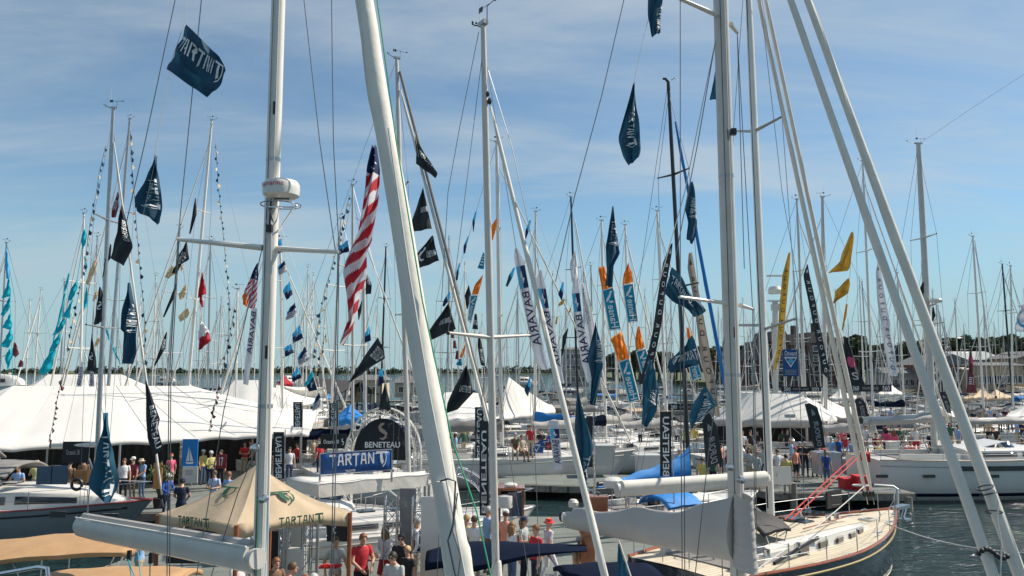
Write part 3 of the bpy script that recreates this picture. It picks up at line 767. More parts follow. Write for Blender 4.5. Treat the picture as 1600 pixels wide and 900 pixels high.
def seams(k, w_, h_, dark=.45):
    m = M[k]; n = m.node_tree; b = n.nodes['Principled BSDF']; lk = b.inputs['Base Color'].links[0]; src = lk.from_socket
    t = n.nodes.new('ShaderNodeTexCoord'); br = n.nodes.new('ShaderNodeTexBrick'); br.inputs['Scale'].default_value = 1; br.inputs['Brick Width'].default_value = w_; br.inputs['Row Height'].default_value = h_
    br.inputs['Mortar Size'].default_value = .012; br.inputs['Color1'].default_value = (1, 1, 1, 1); br.inputs['Color2'].default_value = (.86, .86, .84, 1); br.inputs['Mortar'].default_value = (dark, dark, dark, 1)
    n.links.new(t.outputs['Object'], br.inputs['Vector'])
    v = n.nodes.new('ShaderNodeVectorMath'); v.operation = 'MULTIPLY'; n.links.new(src, v.inputs[0]); n.links.new(br.outputs['Color'], v.inputs[1]); n.links.new(v.outputs[0], b.inputs['Base Color'])
seams('dock_concrete', 3.0, 1.2); seams('dock_wood', 4.0, .16, .3); seams('cream_deck', 6.0, .12, .6)
M['water'] = water_mat()
mb = MB(); mb.quad((-9000, -60, 0), (9000, -60, 0), (9000, 14000, 0), (-9000, 14000, 0)); mb.build('water', 'water', smooth=False, kind='structure')
mb = MB(); mb.quad((-9000, -60, -4), (9000, -60, -4), (9000, 14000, -4), (-9000, 14000, -4)); mb.build('harbour_bed', 'dock_dark', smooth=False, kind='structure')
dm('grass', (.09, .12, .05), .95, amt=.3, scale=.05)
dm('leaf_a', (.078, .105, .036), .8, amt=.35, scale=.9); dm('leaf_b', (.125, .13, .042), .8, amt=.35, scale=.9); dm('leaf_c', (.12, .085, .03), .8, amt=.3, scale=.9)
dm('bark', (.09, .07, .055), .9, amt=.3, scale=4); dm('far_leaf', (.06, .085, .05), .9, amt=.25, scale=.05)
# far shore (left and middle) and the near right bank
def bank(name, pts, back, z=1.2):
    mb = MB(); n = len(pts); vs = [(x, y, -1) for x, y in pts] + [(x, y + 2, z) for x, y in pts] + [(x, back, z * 2.5) for x, y in pts]
    fs = [(i, i + 1, n + i + 1, n + i) for i in range(n - 1)] + [(n + i, n + i + 1, 2 * n + i + 1, 2 * n + i) for i in range(n - 1)]
    mb.add(vs, fs); return mb.build(name, 'grass', smooth=False, kind='structure')
bank('far_shore', [(-1400, 1080), (-900, 1130), (-500, 1060), (-200, 1100), (150, 1050), (500, 1000), (1300, 950)], 2500)
bank('right_shore', [(62, 420), (80, 300), (95, 262), (150, 245), (190, 215), (300, 190), (460, 180)], 900, 1.3)
def leaf_mass(name, boxes, n, size, m, seed):
    rnd = random.Random(seed); mb = MB()
    for k in range(n):
        c, r = boxes[rnd.randrange(len(boxes))]
        a = rnd.uniform(0, 2 * PI); q = rnd.random() ** .4; ph = math.acos(rnd.uniform(-.3, 1))
        p = Vector(c) + Vector((r[0] * q * math.sin(ph) * math.cos(a), r[1] * q * math.sin(ph) * math.sin(a), r[2] * q * math.cos(ph)))
        u = Vector((rnd.gauss(0, 1), rnd.gauss(0, 1), rnd.gauss(0, 1))).normalized(); w_ = u.orthogonal().normalized(); s_ = size * rnd.uniform(.6, 1.3)
        v2 = u.cross(w_); mb.add([p - w_ * s_, p + v2 * s_ * .7, p + w_ * s_, p - v2 * s_ * .7], [(0, 1, 2, 3)])
    return mb, m
rnd = random.Random(3); bx = []
for i in range(420):
    x = -1000 + i * 4.6 + rnd.uniform(-2, 2); y = 1095 + rnd.uniform(0, 60); h = rnd.uniform(6, 10) + 2.5 * math.sin(i * .09); bx.append(((x, y, 1.5), (rnd.uniform(4, 8), 4, h)))
mb, m = leaf_mass('distant_woods', bx, 22000, 2.2, 'far_leaf', 5); mb.build('distant_woods', 'far_leaf', smooth=False, label='low dark line of woods on the shore across the bay', kind='stuff')
# low beach and houses far left
dm('sand', (.5, .44, .34), .9, amt=.1)
MB().box((-760, 1070, 1.2), (130, 6, 2.4)).build('beach', 'sand', kind='structure')
# ---- trees on the right bank
def tree_proto(seed, leaf):
    rnd = random.Random(seed); root = empty('tree', (0, 0, 0))
    mb = MB(); mb.tube([(0, 0, 0), (.15, 0, 2.5), (-.1, .1, 5), (.1, 0, 8)], [.38, .30, .22, .08], n=8)
    for k in range(7):
        a = k * 2.4 + rnd.random(); z = 2.6 + k * .7; mb.tube([(0, 0, z), (1.4 * math.cos(a), 1.4 * math.sin(a), z + 1.2), (2.8 * math.cos(a), 2.8 * math.sin(a), z + 1.9)], [.13, .09, .03], n=5)
    mb.build('trunk', 'bark', root)
    bx = []
    for k in range(13):
        a = rnd.uniform(0, 2 * PI); q = rnd.uniform(.3, 3.1); z = rnd.uniform(3.4, 9.2); q *= 1.1 - abs(z - 6) / 6; bx.append(((q * math.cos(a), q * math.sin(a), z), (rnd.uniform(.9, 1.7), rnd.uniform(.9, 1.7), rnd.uniform(.7, 1.3))))
    mb, m = leaf_mass('crown', bx, 2200, .40, leaf, seed + 50); mb.build('crown', leaf, root, smooth=False)
    return root
TP = [tree_proto(11, 'leaf_a'), tree_proto(12, 'leaf_b'), tree_proto(13, 'leaf_a'), tree_proto(14, 'leaf_c')]
TL = ['dark green broadleaf tree', 'olive green broadleaf tree', 'bushy dark green tree', 'tree turning autumn brown']
rnd = random.Random(21); used = [False] * 4; spots = []
def ridge_v(u):   # top of the tree line in the photo
    pts = [(900, 572), (960, 556), (1010, 548), (1060, 552), (1105, 545), (1140, 536), (1180, 548), (1240, 556), (1300, 545), (1330, 522), (1345, 535), (1375, 545), (1385, 538), (1440, 535), (1462, 520), (1480, 528), (1530, 532), (1555, 522), (1600, 528), (1700, 524)]
    for i in range(len(pts) - 1):
        if pts[i][0] <= u <= pts[i + 1][0]: return lerp(pts[i][1], pts[i + 1][1], (u - pts[i][0]) / (pts[i + 1][0] - pts[i][0]))
    return 540
u = 905
while u < 1690:
    for row in range(2):
        Y = (330 if u < 1100 else 285) + row * 22 + rnd.uniform(-6, 6)
        uu = u + row * 6 + rnd.uniform(-4, 4); top = P(uu, ridge_v(uu) - 7 + row * 2 + rnd.uniform(-1, 6), Y); spots.append((top.x, Y, max(5, top.z - 1.6)))
    u += rnd.uniform(10, 15)
for x, y, h in spots:
    k = rnd.randrange(4) if rnd.random() < .6 else 0
    if used[k]: o = copy_tree(TP[k])
    else: o = TP[k]; used[k] = True
    s_ = h / 10.2; o.location = (x, y, 1.6); o.scale = (s_ * rnd.uniform(.95, 1.35), s_ * 1.1, s_); o.rotation_euler = (0, 0, rnd.uniform(0, 6))
    ut = 800 + x / Y * F; reg = [t for m_, t in ((1060, 'behind the orange banners'), (1160, 'behind wide grey mast'), (1340, 'beside the apartment block'), (1450, 'between apartment block and boathouse'), (9999, 'behind the boathouse')) if ut < m_][0]
    tag(o, '%s on the right bank, %s row, %s' % (TL[k], 'front' if Y < 300 else 'back', reg), 'tree', 'trees along the right bank')
for k in range(4):
    if not used[k]:
        for c in list(TP[k].children): bpy.data.objects.remove(c)
        bpy.data.objects.remove(TP[k])
# ---- buildings
dm('brick_brown', (.115, .062, .048), .9, amt=.25, scale=1.2); dm('roof_brown', (.12, .095, .085), .85, amt=.3, scale=.8); dm('roof_grey', (.36, .38, .37), .8, amt=.12)
dm('roof_slate', (.15, .15, .15), .85, amt=.2); dm('siding_tan', (.52, .36, .22), .8, amt=.12); dm('siding_cream', (.52, .45, .32), .8, amt=.1); dm('siding_green', (.02, .28, .17), .7)
dm('wall_stone', (.36, .33, .29), .9, amt=.2); dm('brick_red', (.25, .1, .065), .9, amt=.2, scale=1.5)
def windows(root, x0, x1, z0, z1, nx, nz, Y, w_, h_, name='window', m='glass_dark', frame=True, f='white_paint'):
    for i in range(nx):
        for j in range(nz):
            x = lerp(x0, x1, (i + .5) / nx); z = lerp(z0, z1, (j + .5) / nz)
            wd = MB().box((x, Y - .05, z), (w_, .12, h_)).build(name, m, root, smooth=False)
            if frame:
                mb = MB()
                for dx in (-w_ / 2, w_ / 2): mb.box((x + dx, Y - .09, z), (.14, .14, h_ + .14))
                for dz in (-h_ / 2, h_ / 2): mb.box((x, Y - .10, z + dz), (w_ - .14, .14, .14))
                mb.build('frame', f, wd, smooth=False)
# brown stepped apartment block behind the marina
Y = 215; a = P(1166, 595, Y); b_ = P(1334, 595, Y); zg = 1.4
rt = empty('apartment_block', ((a.x + b_.x) / 2, Y + 8, zg), label='brown brick apartment block with stepped mansard roofs above the masts', cat='building')
steps = [(1166, 1186, 546), (1186, 1204, 532), (1204, 1232, 517), (1232, 1262, 522), (1262, 1302, 519), (1302, 1320, 527), (1320, 1334, 546)]
for i, (u0, u1, v) in enumerate(steps):
    p0 = P(u0, v, Y); p1 = P(u1, v, Y); hz = p0.z
    MB().box(((p0.x + p1.x) / 2, Y + 8 + (i % 2) * .6, (zg + hz - 3) / 2), (p1.x - p0.x - .02, 16, hz - 3 - zg)).build('wall', 'brick_brown', rt, smooth=False)
    mb = MB(); x0, x1 = p0.x, p1.x; yy = Y - .3 + (i % 2) * .6; ins = 1.2
    mb.add([(x0 - .3, yy, hz - 3), (x1 + .3, yy, hz - 3), (x1 + .3, Y + 17, hz - 3), (x0 - .3, Y + 17, hz - 3), (x0 + ins * .4, yy + ins, hz), (x1 - ins * .4, yy + ins, hz), (x1 - ins * .4, Y + 15, hz), (x0 + ins * .4, Y + 15, hz)],
           [(0, 1, 5, 4), (1, 2, 6, 5), (2, 3, 7, 6), (3, 0, 4, 7), (4, 5, 6, 7), (3, 2, 1, 0)]); mb.build('roof', 'roof_brown', rt, smooth=False)
    nfl = max(2, int((hz - 3 - zg) / 3)); nx = max(1, int((x1 - x0) / 2.6))
    windows(rt, x0 + .3, x1 - .3, zg + 1, hz - 3.2, nx, nfl, Y + (i % 2) * .6, 1.3, 1.5)
    for j in range(nfl - 1):
        z = lerp(zg + 1, hz - 3.2, (j + 1) / nfl) - .35; MB().box(((x0 + x1) / 2, Y - .9 + (i % 2) * .6, z), ((x1 - x0) * .8, 1.2, .14)).build('balcony', 'gel_white', rt, smooth=False)
for u0, v in ((1210, 512), (1272, 512), (1240, 516)): p = P(u0, v, Y + 6); MB().box((p.x, p.y, p.z), (1.4, 1.4, 2.6)).build('chimney', 'brick_brown', rt, smooth=False)
def gable(name, label, u0, u1, vbase, veave, vridge, Y, wall, roof, depth=14, axis='x', cat='building', win=None, overhang=.5, ridge_u=None, vb_z=None):
    a = P(u0, vbase, Y); b_ = P(u1, vbase, Y); ze = P(u0, veave, Y).z; zr = P(u0, vridge, Y).z; zb = .9 if vb_z is None else vb_z
    rt = empty(name, ((a.x + b_.x) / 2, Y + depth / 2, zb), label=label, cat=cat)
    MB().box(((a.x + b_.x) / 2, Y + depth / 2, (zb + ze) / 2), (b_.x - a.x, depth, ze - zb)).build('wall', wall, rt, smooth=False)
    x0, x1, y0, y1 = a.x - overhang, b_.x + overhang, Y - overhang, Y + depth + overhang; mb = MB()
    if axis == 'x':
        ym = (y0 + y1) / 2; vs = [(x0, y0, ze), (x1, y0, ze), (x1, y1, ze), (x0, y1, ze), (x0 + 1, ym, zr), (x1 - 1, ym, zr)]; fs = [(0, 1, 5, 4), (2, 3, 4, 5), (3, 0, 4), (1, 2, 5), (3, 2, 1, 0)]
    else:
        xm = (x0 + x1) / 2; vs = [(x0, y0, ze), (x1, y0, ze), (x1, y1, ze), (x0, y1, ze), (xm, y0 + .3, zr), (xm, y1 - .3, zr)]; fs = [(0, 1, 4), (1, 2, 5, 4), (2, 3, 5), (3, 0, 4, 5), (3, 2, 1, 0)]
    mb.add(vs, fs); mb.build('roof', roof, rt, smooth=False)
    if win: windows(rt, a.x + .5, b_.x - .5, zb + .6, ze - .4, win[0], win[1], Y, win[2], win[3])
    return rt
gable('boathouse', 'low brick boathouse with a shallow grey gable and big window panes at the right bank', 1452, 1530, 606, 570, 553, 175, 'brick_red', 'roof_slate', 16, 'y', win=(9, 2, 1.7, 2.2))
gable('warehouse', 'long building with pale grey roof behind the brick boathouse', 1500, 1572, 600, 562, 548, 196, 'wall_stone', 'roof_grey', 14, 'x', win=(10, 1, 1.2, 1.4))
gable('restaurant', 'tan sided waterfront building with flat cream fascia and green awnings', 1528, 1600, 607, 571, 566, 168, 'siding_tan', 'roof_slate', 6, 'x', win=(8, 1, 1.6, 1.6))
gable('waterside_house', 'tan house at the right edge beyond the masts', 1592, 1660, 604, 560, 548, 185, 'siding_tan', 'roof_slate', 12, 'y', win=(4, 2, 1.3, 1.4))
gable('pier_shed', 'low shed with grey walls among the masts left of the boathouse', 1384, 1450, 604, 583, 574, 180, 'wall_stone', 'roof_slate', 10, 'x', win=(7, 1, 1.6, 1.6))
gable('pier_house', 'cream waterfront house beyond the brown pier roof', 553, 596, 628, 594, 586, 128, 'siding_cream', 'roof_slate', 8, 'x', win=(3, 1, 1.0, 1.3))
gable('waterfront_hall', 'small dark roofed hall on the waterfront behind the thick white furled sail', 617, 668, 622, 598, 588, 150, 'siding_cream', 'roof_slate', 8, 'x', win=(4, 1, 1.0, 1.2))
gable('timber_barn', 'grey timber pier building behind the white vertical banners', 880, 920, 602, 546, 542, 240, 'wall_stone', 'roof_slate', 10, 'x', win=(4, 3, 1.4, 1.6))
# long brown roofed pier, receding
a = P(496, 592, 165); b_ = P(562, 600, 118); rt = empty('covered_pier', ((a.x + b_.x) / 2, 140, 0), label='long brown roof of a covered pier running towards the cream house', cat='pier roof')
rows = []
for k in range(9):
    t = k / 8; c = a.lerp(b_, t); c.z = 4.4; rows.append([c + Vector((3.2 * q, 0, -abs(q) * 2.0)) for q in (-1, -.5, 0, .5, 1)])
solid(MB().grid(rows).build('roof', 'roof_brown', rt, smooth=False), .15)
for k in range(9):
    c = a.lerp(b_, k / 8); MB().tube([(c.x + 3, c.y, -1), (c.x + 3, c.y, 2.5)], .18).build('pile', 'dock_wood', rt)
# ---- piers far row
def pier(label, pts, z=.7, thick=.22, m='dock_concrete', side='dock_wood', piles=(), name='dock', fascia=True, hz=None):
    n = len(pts); cx = sum(p[0] for p in pts) / n; cy = sum(p[1] for p in pts) / n
    mb = MB(); top = [(x, y, z) for x, y in pts]; mb.add(top + [(x, y, z - thick) for x, y in pts], [tuple(range(n)), tuple(range(2 * n - 1, n - 1, -1))])
    rt = empty(name, (cx, cy, 0), kind='structure'); mb.build('deck', m, rt, smooth=False)
    if fascia:
        mb = MB()
        for i in range(n):
            a = Vector((*pts[i], 0)); b_ = Vector((*pts[(i + 1) % n], 0)); d = (b_ - a); L = d.length; d.normalize(); nn = Vector((d.y, -d.x, 0)); c = (a + b_) / 2 + nn * .06
            mb.box((c.x, c.y, z - .17), (L + .02, .10, .30), rz=math.atan2(d.y, d.x))
        mb.build('fascia', side, rt, smooth=False)
    for i, (x, y, h) in enumerate(piles): MB().tube([(x, y, -2), (x, y, h)], .16, n=12).build('pile', 'dock_wood', rt)
    return rt
def cleats(root, pts, z):
    for x, y in pts:
        mb = MB(); mb.box((x, y, z + .02), (.12, .08, .03)); mb.tube([(x, y, z + .02), (x, y, z + .09)], .02); mb.tube([(x - .14, y, z + .10), (x + .14, y, z + .10)], .018); mb.build('cleat', 'steel', root)
main_pier = pier('main', [(-11.6, 21.3), (-8.2, 14.9), (-4.2, 14.9), (-3.4, 20.4), (4.6, 21.4), (4.8, 29.6), (-1.5, 29.8), (-2.2, 27.6), (-10.5, 27.2)], .7)
cleats(main_pier, [(-3, 20.7), (-1, 20.9), (1, 21.1), (3, 21.5), (0, 29.5), (2, 29.4), (4.2, 29.3), (-7, 27.0), (-9, 26.8)], .7)
pier('left', [(-34, 30.6), (-13.0, 30.6), (-13.0, 33), (-8.6, 34.0), (-7.4, 37.5), (-9, 41), (-15, 47), (-34, 60)], .7)
pier('centre', [(-.6, 38.2), (3.6, 37.4), (14, 37.4), (14.0, 40.5), (3.2, 41.6), (-.6, 41.2)], .69)
rp_ = pier('right', [(11.6, 35.2), (17.9, 35.0), (17.4, 42), (21, 60), (12, 62), (9.0, 42)], .75, piles=[(12.5, 34.9, 1.2), (17.6, 34.9, .6)])
cleats(rp_, [(13, 35.4), (14.6, 35.4), (16.2, 35.3), (17.4, 35.3)], .75)
for k, (x0, x1, y) in enumerate(((-40, -6, 74), (4, 60, 72), (-50, 70, 104), (-70, 90, 140), (20, 110, 178))):
    pier('far%d' % k, [(x0, y), (x1, y), (x1, y + 2.6), (x0, y + 2.6)], .65, m='dock_wood')
# ================================================================== tents
E = lambda u, v, z: G(u, v, z)
hip_tent('long white marquee on the left pier with masts casting thin shadows on its front roof', [E(-150, 704, 3.0), E(482, 675, 3.0), P(498, 640, 52), P(-160, 640, 46)], [P(20, 603, 41), P(300, 603, 45)], sag=.35, val=.22,
         legs_at=[E(75, 690, 3), E(188, 692, 3), E(302, 683, 3), E(395, 676, 3), E(470, 676, 3), E(0, 702, 3)], crease=.05, nseg=10, bays=9, scallop=.07)
hip_tent('white peaked tent behind the long marquee at the left', [P(30, 612, 58), P(255, 612, 58), P(235, 606, 70), P(40, 606, 70)], [P(75, 585, 64), P(190, 585, 64)], sag=.2)
hip_tent('white marquee gable between the long marquee and the tall radar mast', [P(318, 640, 58), P(470, 640, 58), P(470, 620, 68), P(330, 610, 68)], [P(366, 594, 62), P(410, 594, 62)], sag=.3)
hip_tent('white marquee with a steep slope right of the radar mast', [E(425, 640, 3.2), E(512, 622, 3.2), P(505, 605, 80), P(430, 605, 80)], [P(432, 601, 74)], sag=.4)
hip_tent('white peaked tent with lettering on the right of the tall central mast', [E(768, 653, 3.0), E(868, 640, 3.0), P(862, 632, 66), P(780, 634, 66)], [P(795, 589, 56)], sag=1.1)
hip_tent('white marquee behind the thick white furled sail', [E(675, 655, 3.2), E(766, 655, 3.2), P(766, 630, 60), P(680, 625, 60)], [P(695, 612, 54), P(750, 614, 54)], sag=.3)
hip_tent('large white exhibition tent with grey valance at the right', [E(1112, 655, 3.1), E(1292, 657, 3.1), P(1310, 640, 56), P(1120, 640, 56)], [P(1160, 614, 50), P(1252, 616, 50)], sag=.12, val=.45, val_mat='canvas_grey', bays=4, scallop=.05)
hip_tent('white tent with a soft peak right of the large exhibition tent', [E(1282, 660, 3.0), E(1330, 648, 3.0), P(1330, 636, 60), P(1275, 636, 60)], [P(1286, 620, 54)], sag=.4)
hip_tent('small white canopy with pointed top beyond the twin furled sails', [P(1296, 622, 78), P(1338, 622, 78), P(1338, 618, 84), P(1300, 618, 84)], [P(1312, 608, 81)], sag=.4)
hip_tent('small white canopy left of the thin mast with two crosstrees', [P(1372, 615, 84), P(1410, 615, 84), P(1408, 612, 90), P(1376, 612, 90)], [P(1394, 602, 87)], sag=.4)
hip_tent('white pyramid canopy behind the boom of the white yacht', [E(1428, 652, 3.0), E(1496, 652, 3.0), P(1490, 642, 54), P(1436, 642, 54)], [P(1466, 633, 51)], sag=.2)
hip_tent('white canopy at the right edge above a crowd', [P(1572, 650, 56), P(1640, 650, 56), P(1640, 642, 62), P(1580, 642, 62)], [P(1606, 630, 58)], sag=.2)
hip_tent('cream tent with tall concave peak on the far right pier', [P(1504, 622, 66), P(1540, 620, 66), P(1558, 618, 72), P(1512, 618, 72)], [P(1536, 603, 69)], 'canvas_beige', sag=.7)
hip_tent('cream tent just right of the concave peaked one', [P(1540, 622, 70), P(1578, 621, 70), P(1580, 618, 76), P(1544, 618, 76)], [P(1556, 608, 73)], 'canvas_beige', sag=.3)
hip_tent('bright blue pop-up tent left of the arched truss gate', [P(524, 654, 40), P(568, 652, 40), P(566, 648, 43), P(528, 648, 43)], [P(547, 631, 41.5)], 'canvas_blue', sag=.15, val=.35, leg_r=.03)
hip_tent('small red pointed tent top behind the white marquee', [P(432, 600, 78), P(458, 600, 78), P(456, 598, 82), P(434, 598, 82)], [P(444, 586, 80)], 'f_redf', sag=.4)
# white canopy below the blue banner
FL, FR, BR_, BL_ = E(497, 777, 3.10), E(670, 758, 3.10), E(664, 736, 3.42), E(447, 747, 3.42)
rt = empty('stand_roof', ((FL.x + FR.x) / 2, FL.y + .5, .7), label='white flat stand roof under the blue banner', cat='awning'); up_ = Vector((0, 0, .30))
mb = MB(); rows = [[(FL + up_).lerp(FR + up_, k / 10).lerp(BL_.lerp(BR_, k / 10), q) + Vector((0, 0, .02 * math.sin(k * 1.9) - .03 * math.sin(PI * q))) for k in range(11)] for q in (0, .33, .66, 1)]
solid(mb.grid(rows).build('roof_sheet', 'tent_white', rt), .012)
for a, b_, za, zb2 in ((FL, FR, .30, .30), (BL_, FL, 0.0, .30), (FR, BR_, .30, 0.0)):
    n_ = Vector((a.y - b_.y, b_.x - a.x, 0)).normalized() * -.012; bot = Vector((0, 0, -.02))
    rows = [[a.lerp(b_, k / 12) + Vector((0, 0, lerp(za, zb2, k / 12) - .004)) - n_ for k in range(13)], [a.lerp(b_, k / 12) + (bot if za + zb2 > .5 else Vector((0, 0, lerp(-.30 if za == 0 else 0, -.30 if zb2 == 0 else 0, k / 12)))) - n_ * 2 + n_ * .8 * math.sin(k * 1.4) for k in range(13)]]
    solid(MB().grid(rows).build('fascia', 'canvas_white' if za + zb2 > .5 else 'tent_white', rt, smooth=False), .01)
for p in (FL, FR, BR_, BL_): MB().tube([(p.x, p.y + .05, .7), (p.x, p.y + .05, 3.1)], .04, n=8).build('leg', 'mast_alu', rt)
# beige tent with marks
bA = E(370, 819, 3.05); bR = E(547, 799, 3.05); bL = E(247, 803, 3.05); bB = bR + bL - bA
pk = (bR + bL) / 2; pk.z = P(398, 726, pk.y).z
bt = hip_tent('beige pop-up tent with green lettering and wooden posts', [bL, bA, bR, bB], [pk], 'canvas_beige', val=.34, arch=.16, sag=.13, pole='brown_wood', leg_r=.05, crease=.02, nseg=12)
def roof_surf(a, b, top):
    c = (a + b + top) / 3
    nrm = (b - a).cross(top - a).normalized()
    if nrm.dot(Vector((0, 0, CH)) - c) < 0: nrm = -nrm
    def f(s_, t_, off=0):   # t 0 at the peak, 1 at the eave
        p = a.lerp(b, s_) + (top - (a + b) / 2) * (1 - t_); tt = 1 - t_
        p = p - Vector((0, 0, .13 * math.sin(PI * tt) * (.55 + .45 * math.cos(2 * PI * s_)))); return p + nrm * (.03 + off)
    return f
letter(roof_surf(bL, bA, pk), '@tartan_t', 'ink_green', (.39, .61, .42, .62), parent=bt, name='emblem')
letter(roof_surf(bA, bR, pk), '@tartan_t', 'ink_green', (.40, .62, .52, .76), parent=bt, name='emblem')
def val_surf(a, b, dz=.34, cen=None):
    n = (b - a).cross(Vector((0, 0, 1))).normalized()
    if n.dot(Vector((0, 0, CH)) - a) < 0: n = -n
    return lambda s_, t_, off=0: a.lerp(b, s_) + Vector((0, 0, .06 - dz * t_)) + n * (.06 + off)
letter(val_surf(bL, bA), '@tartan_word', 'ink_green', (.30, .70, .02, .78), parent=bt, off=.01)
letter(val_surf(bA, bR), '@tartan_word', 'ink_green', (.34, .74, .02, .78), parent=bt, off=.01)
# banner on a truss
def box_truss(name, label, pts, w_=.25, r=.022, cat='truss', m='steel', parent=None, seg=.3, up=(0, 0, 1)):
    o = parent or empty(name, pts[0], label=label, cat=cat)
    pts = [Vector(p) for p in pts]; off = []
    for i, p in enumerate(pts):
        d = (pts[min(i + 1, len(pts) - 1)] - pts[max(i - 1, 0)]).normalized(); yv = Vector((0, 1, 0)); sd = d.cross(yv).normalized() if abs(d.y) < .9 else Vector((1, 0, 0)); y2 = sd.cross(d).normalized()
        off.append([p + sd * a * w_ / 2 + y2 * b * w_ / 2 for a, b in ((-1, -1), (1, -1), (1, 1), (-1, 1))])
    for k in range(4): MB().tube([q[k] for q in off], r, n=6).build('chord', m, o)
    mb = MB(); tot = sum((pts[i + 1] - pts[i]).length for i in range(len(pts) - 1)); n = max(2, int(tot / seg))
    for k in range(4):
        A = [q[k] for q in off]; B = [q[(k + 1) % 4] for q in off]
        for i in range(n):
            a = poly_at(A, i / n) if i % 2 == 0 else poly_at(B, i / n); b_ = poly_at(B, (i + 1) / n) if i % 2 == 0 else poly_at(A, (i + 1) / n); mb.tube([a, b_], r * .55, n=4)
            if i % 3 == 0: mb.tube([poly_at(A, i / n), poly_at(B, i / n)], r * .6, n=4)
    mb.build('lacing', m, o); return o
a = P(500, 726, 19.6); b_ = P(613, 722, 20.4)
sg = empty('banner_sign', ((a.x + b_.x) / 2, 20, a.z), label='blue banner with white lettering over the white stand roof', cat='banner')
TLs, TRs, BRs, BLs = P(500, 709, 19.6), P(612, 702, 20.4), P(612, 734, 20.4), P(500, 742, 19.6)
mb = MB(); sf = plane_surf(TLs, TRs, BRs, BLs); mb.grid([[sf(i / 8, j / 3, .004 * math.sin(i * 2)) for i in range(9)] for j in range(4)]); solid(mb.build('banner_sheet', 'sign_blue', sg), .02)
letter(sf, '@tartan_word', 'ink_white', (.12, .93, .05, .84), parent=sg, off=.02); letter(sf, 'YACHTS', 'ink_white', (.34, .48, .84, .95), parent=sg, off=.02, bold=.02)
mb = MB()
for p, q in ((TLs, TRs), (TRs, BRs), (BRs, BLs), (BLs, TLs)): mb.tube([p, q], .018, n=6)
for p in (BLs, BRs): mb.tube([p, (p.x, p.y, 3.3)], .03, n=6)
mb.build('frame', 'steel', sg)
# truss towers under the stand
for u, v0, z, lab in ((446, 815, 3.0, 'aluminium truss leg seen under the right side of the beige tent'), (480, 812, 3.0, 'aluminium truss leg just left of the brown post of the beige tent'), (612, 765, 3.1, 'dark truss leg left of the grey panel under the stand roof'), (655, 762, 3.1, 'truss leg beside the vested man under the stand roof')):
    p = P(u, v0, 19.4 if u > 500 else 20.5); box_truss('truss_leg', lab, [(p.x, p.y, .7), (p.x, p.y, z)], .30 if u > 500 else .22, .02)
MB().box(P(637, 818, 20.6), (.42, .05, 1.8)).build('info_screen', 'hull_slate', label='blue grey display panel between the truss legs of the stand', cat='display panel')
p = P(462, 835, 21.5); mb = MB(); mb.box((p.x, p.y, 1.75), (.62, .06, 2.1)); mb.build('display_board', 'gel_grey', label='grey display board between two truss legs by the beige tent', cat='display board')
p = P(462, 870, 20.5); MB().box((p.x, p.y, 1.15), (.4, .3, .9)).build('brochure_box', 'gel_white', label='white brochure stand in front of the grey display board', cat='brochure stand')
q = P(676, 800, 18.7); MB().box((q.x + .1, q.y, 1.95), (.75, .05, 2.5)).build('white_panel', 'gel_white', label='tall white panel at the right end of the stand', cat='panel')
# ---- arched gate
Yg = 30.0; cx = P(599, 700, Yg).x; zc = P(599, 712, Yg).z; Rr = 53 / F * Yg
gt = empty('arched_gate', (cx, Yg, .7), label='round topped truss gate with black half moon sign', cat='gate')
pts = [(cx - Rr, Yg, .7), (cx - Rr, Yg, zc - .6)] + [(cx - Rr * math.cos(PI * k / 16), Yg, zc + Rr * math.sin(PI * k / 16) * 1.28) for k in range(17)] + [(cx + Rr, Yg, zc - .6), (cx + Rr, Yg, .7)]
box_truss(None, None, pts, .26, .028, parent=gt, m='mast_white')
mb = MB(); rr = Rr * .84; vs = [(cx, Yg - .16, zc)] + [(cx - rr * math.cos(PI * k / 24), Yg - .16, zc + rr * 1.28 * math.sin(PI * k / 24)) for k in range(25)]
zb = zc - .15
vs2 = [(cx - rr, Yg - .16, zb), (cx + rr, Yg - .16, zb)]
mb.add(vs + vs2, [(0, k + 1, k + 2) for k in range(24)] + [(0, 25, 27, 26), (0, 26, 1)]); sgn = solid(mb.build('sign_panel', 'canvas_black', gt), .04)
sf = plane_surf((cx - rr, Yg - .19, zc + rr * 1.28), (cx + rr, Yg - .19, zc + rr * 1.28), (cx + rr, Yg - .19, zb), (cx - rr, Yg - .19, zb))
letter(sf, '@seahorse', 'f_sand', (.42, .58, .10, .52), parent=sgn, name='emblem', off=.03); letter(sf, 'BENETEAU', 'ink_white', (.20, .80, .56, .70), parent=sgn, off=.03, bold=.02)
# second smaller arch at its right, lower
Ya = 27.5; c0 = P(703, 790, Ya); r2 = 62 / F * Ya
box_truss('curved_truss', 'curved truss arm descending right of the thick furled sail', [(c0.x + r2 * math.sin(R(a_)), Ya, c0.z + r2 * math.cos(R(a_)) - .2) for a_ in range(10, 100, 10)] + [(c0.x + r2, Ya, .7)], .30, .026)
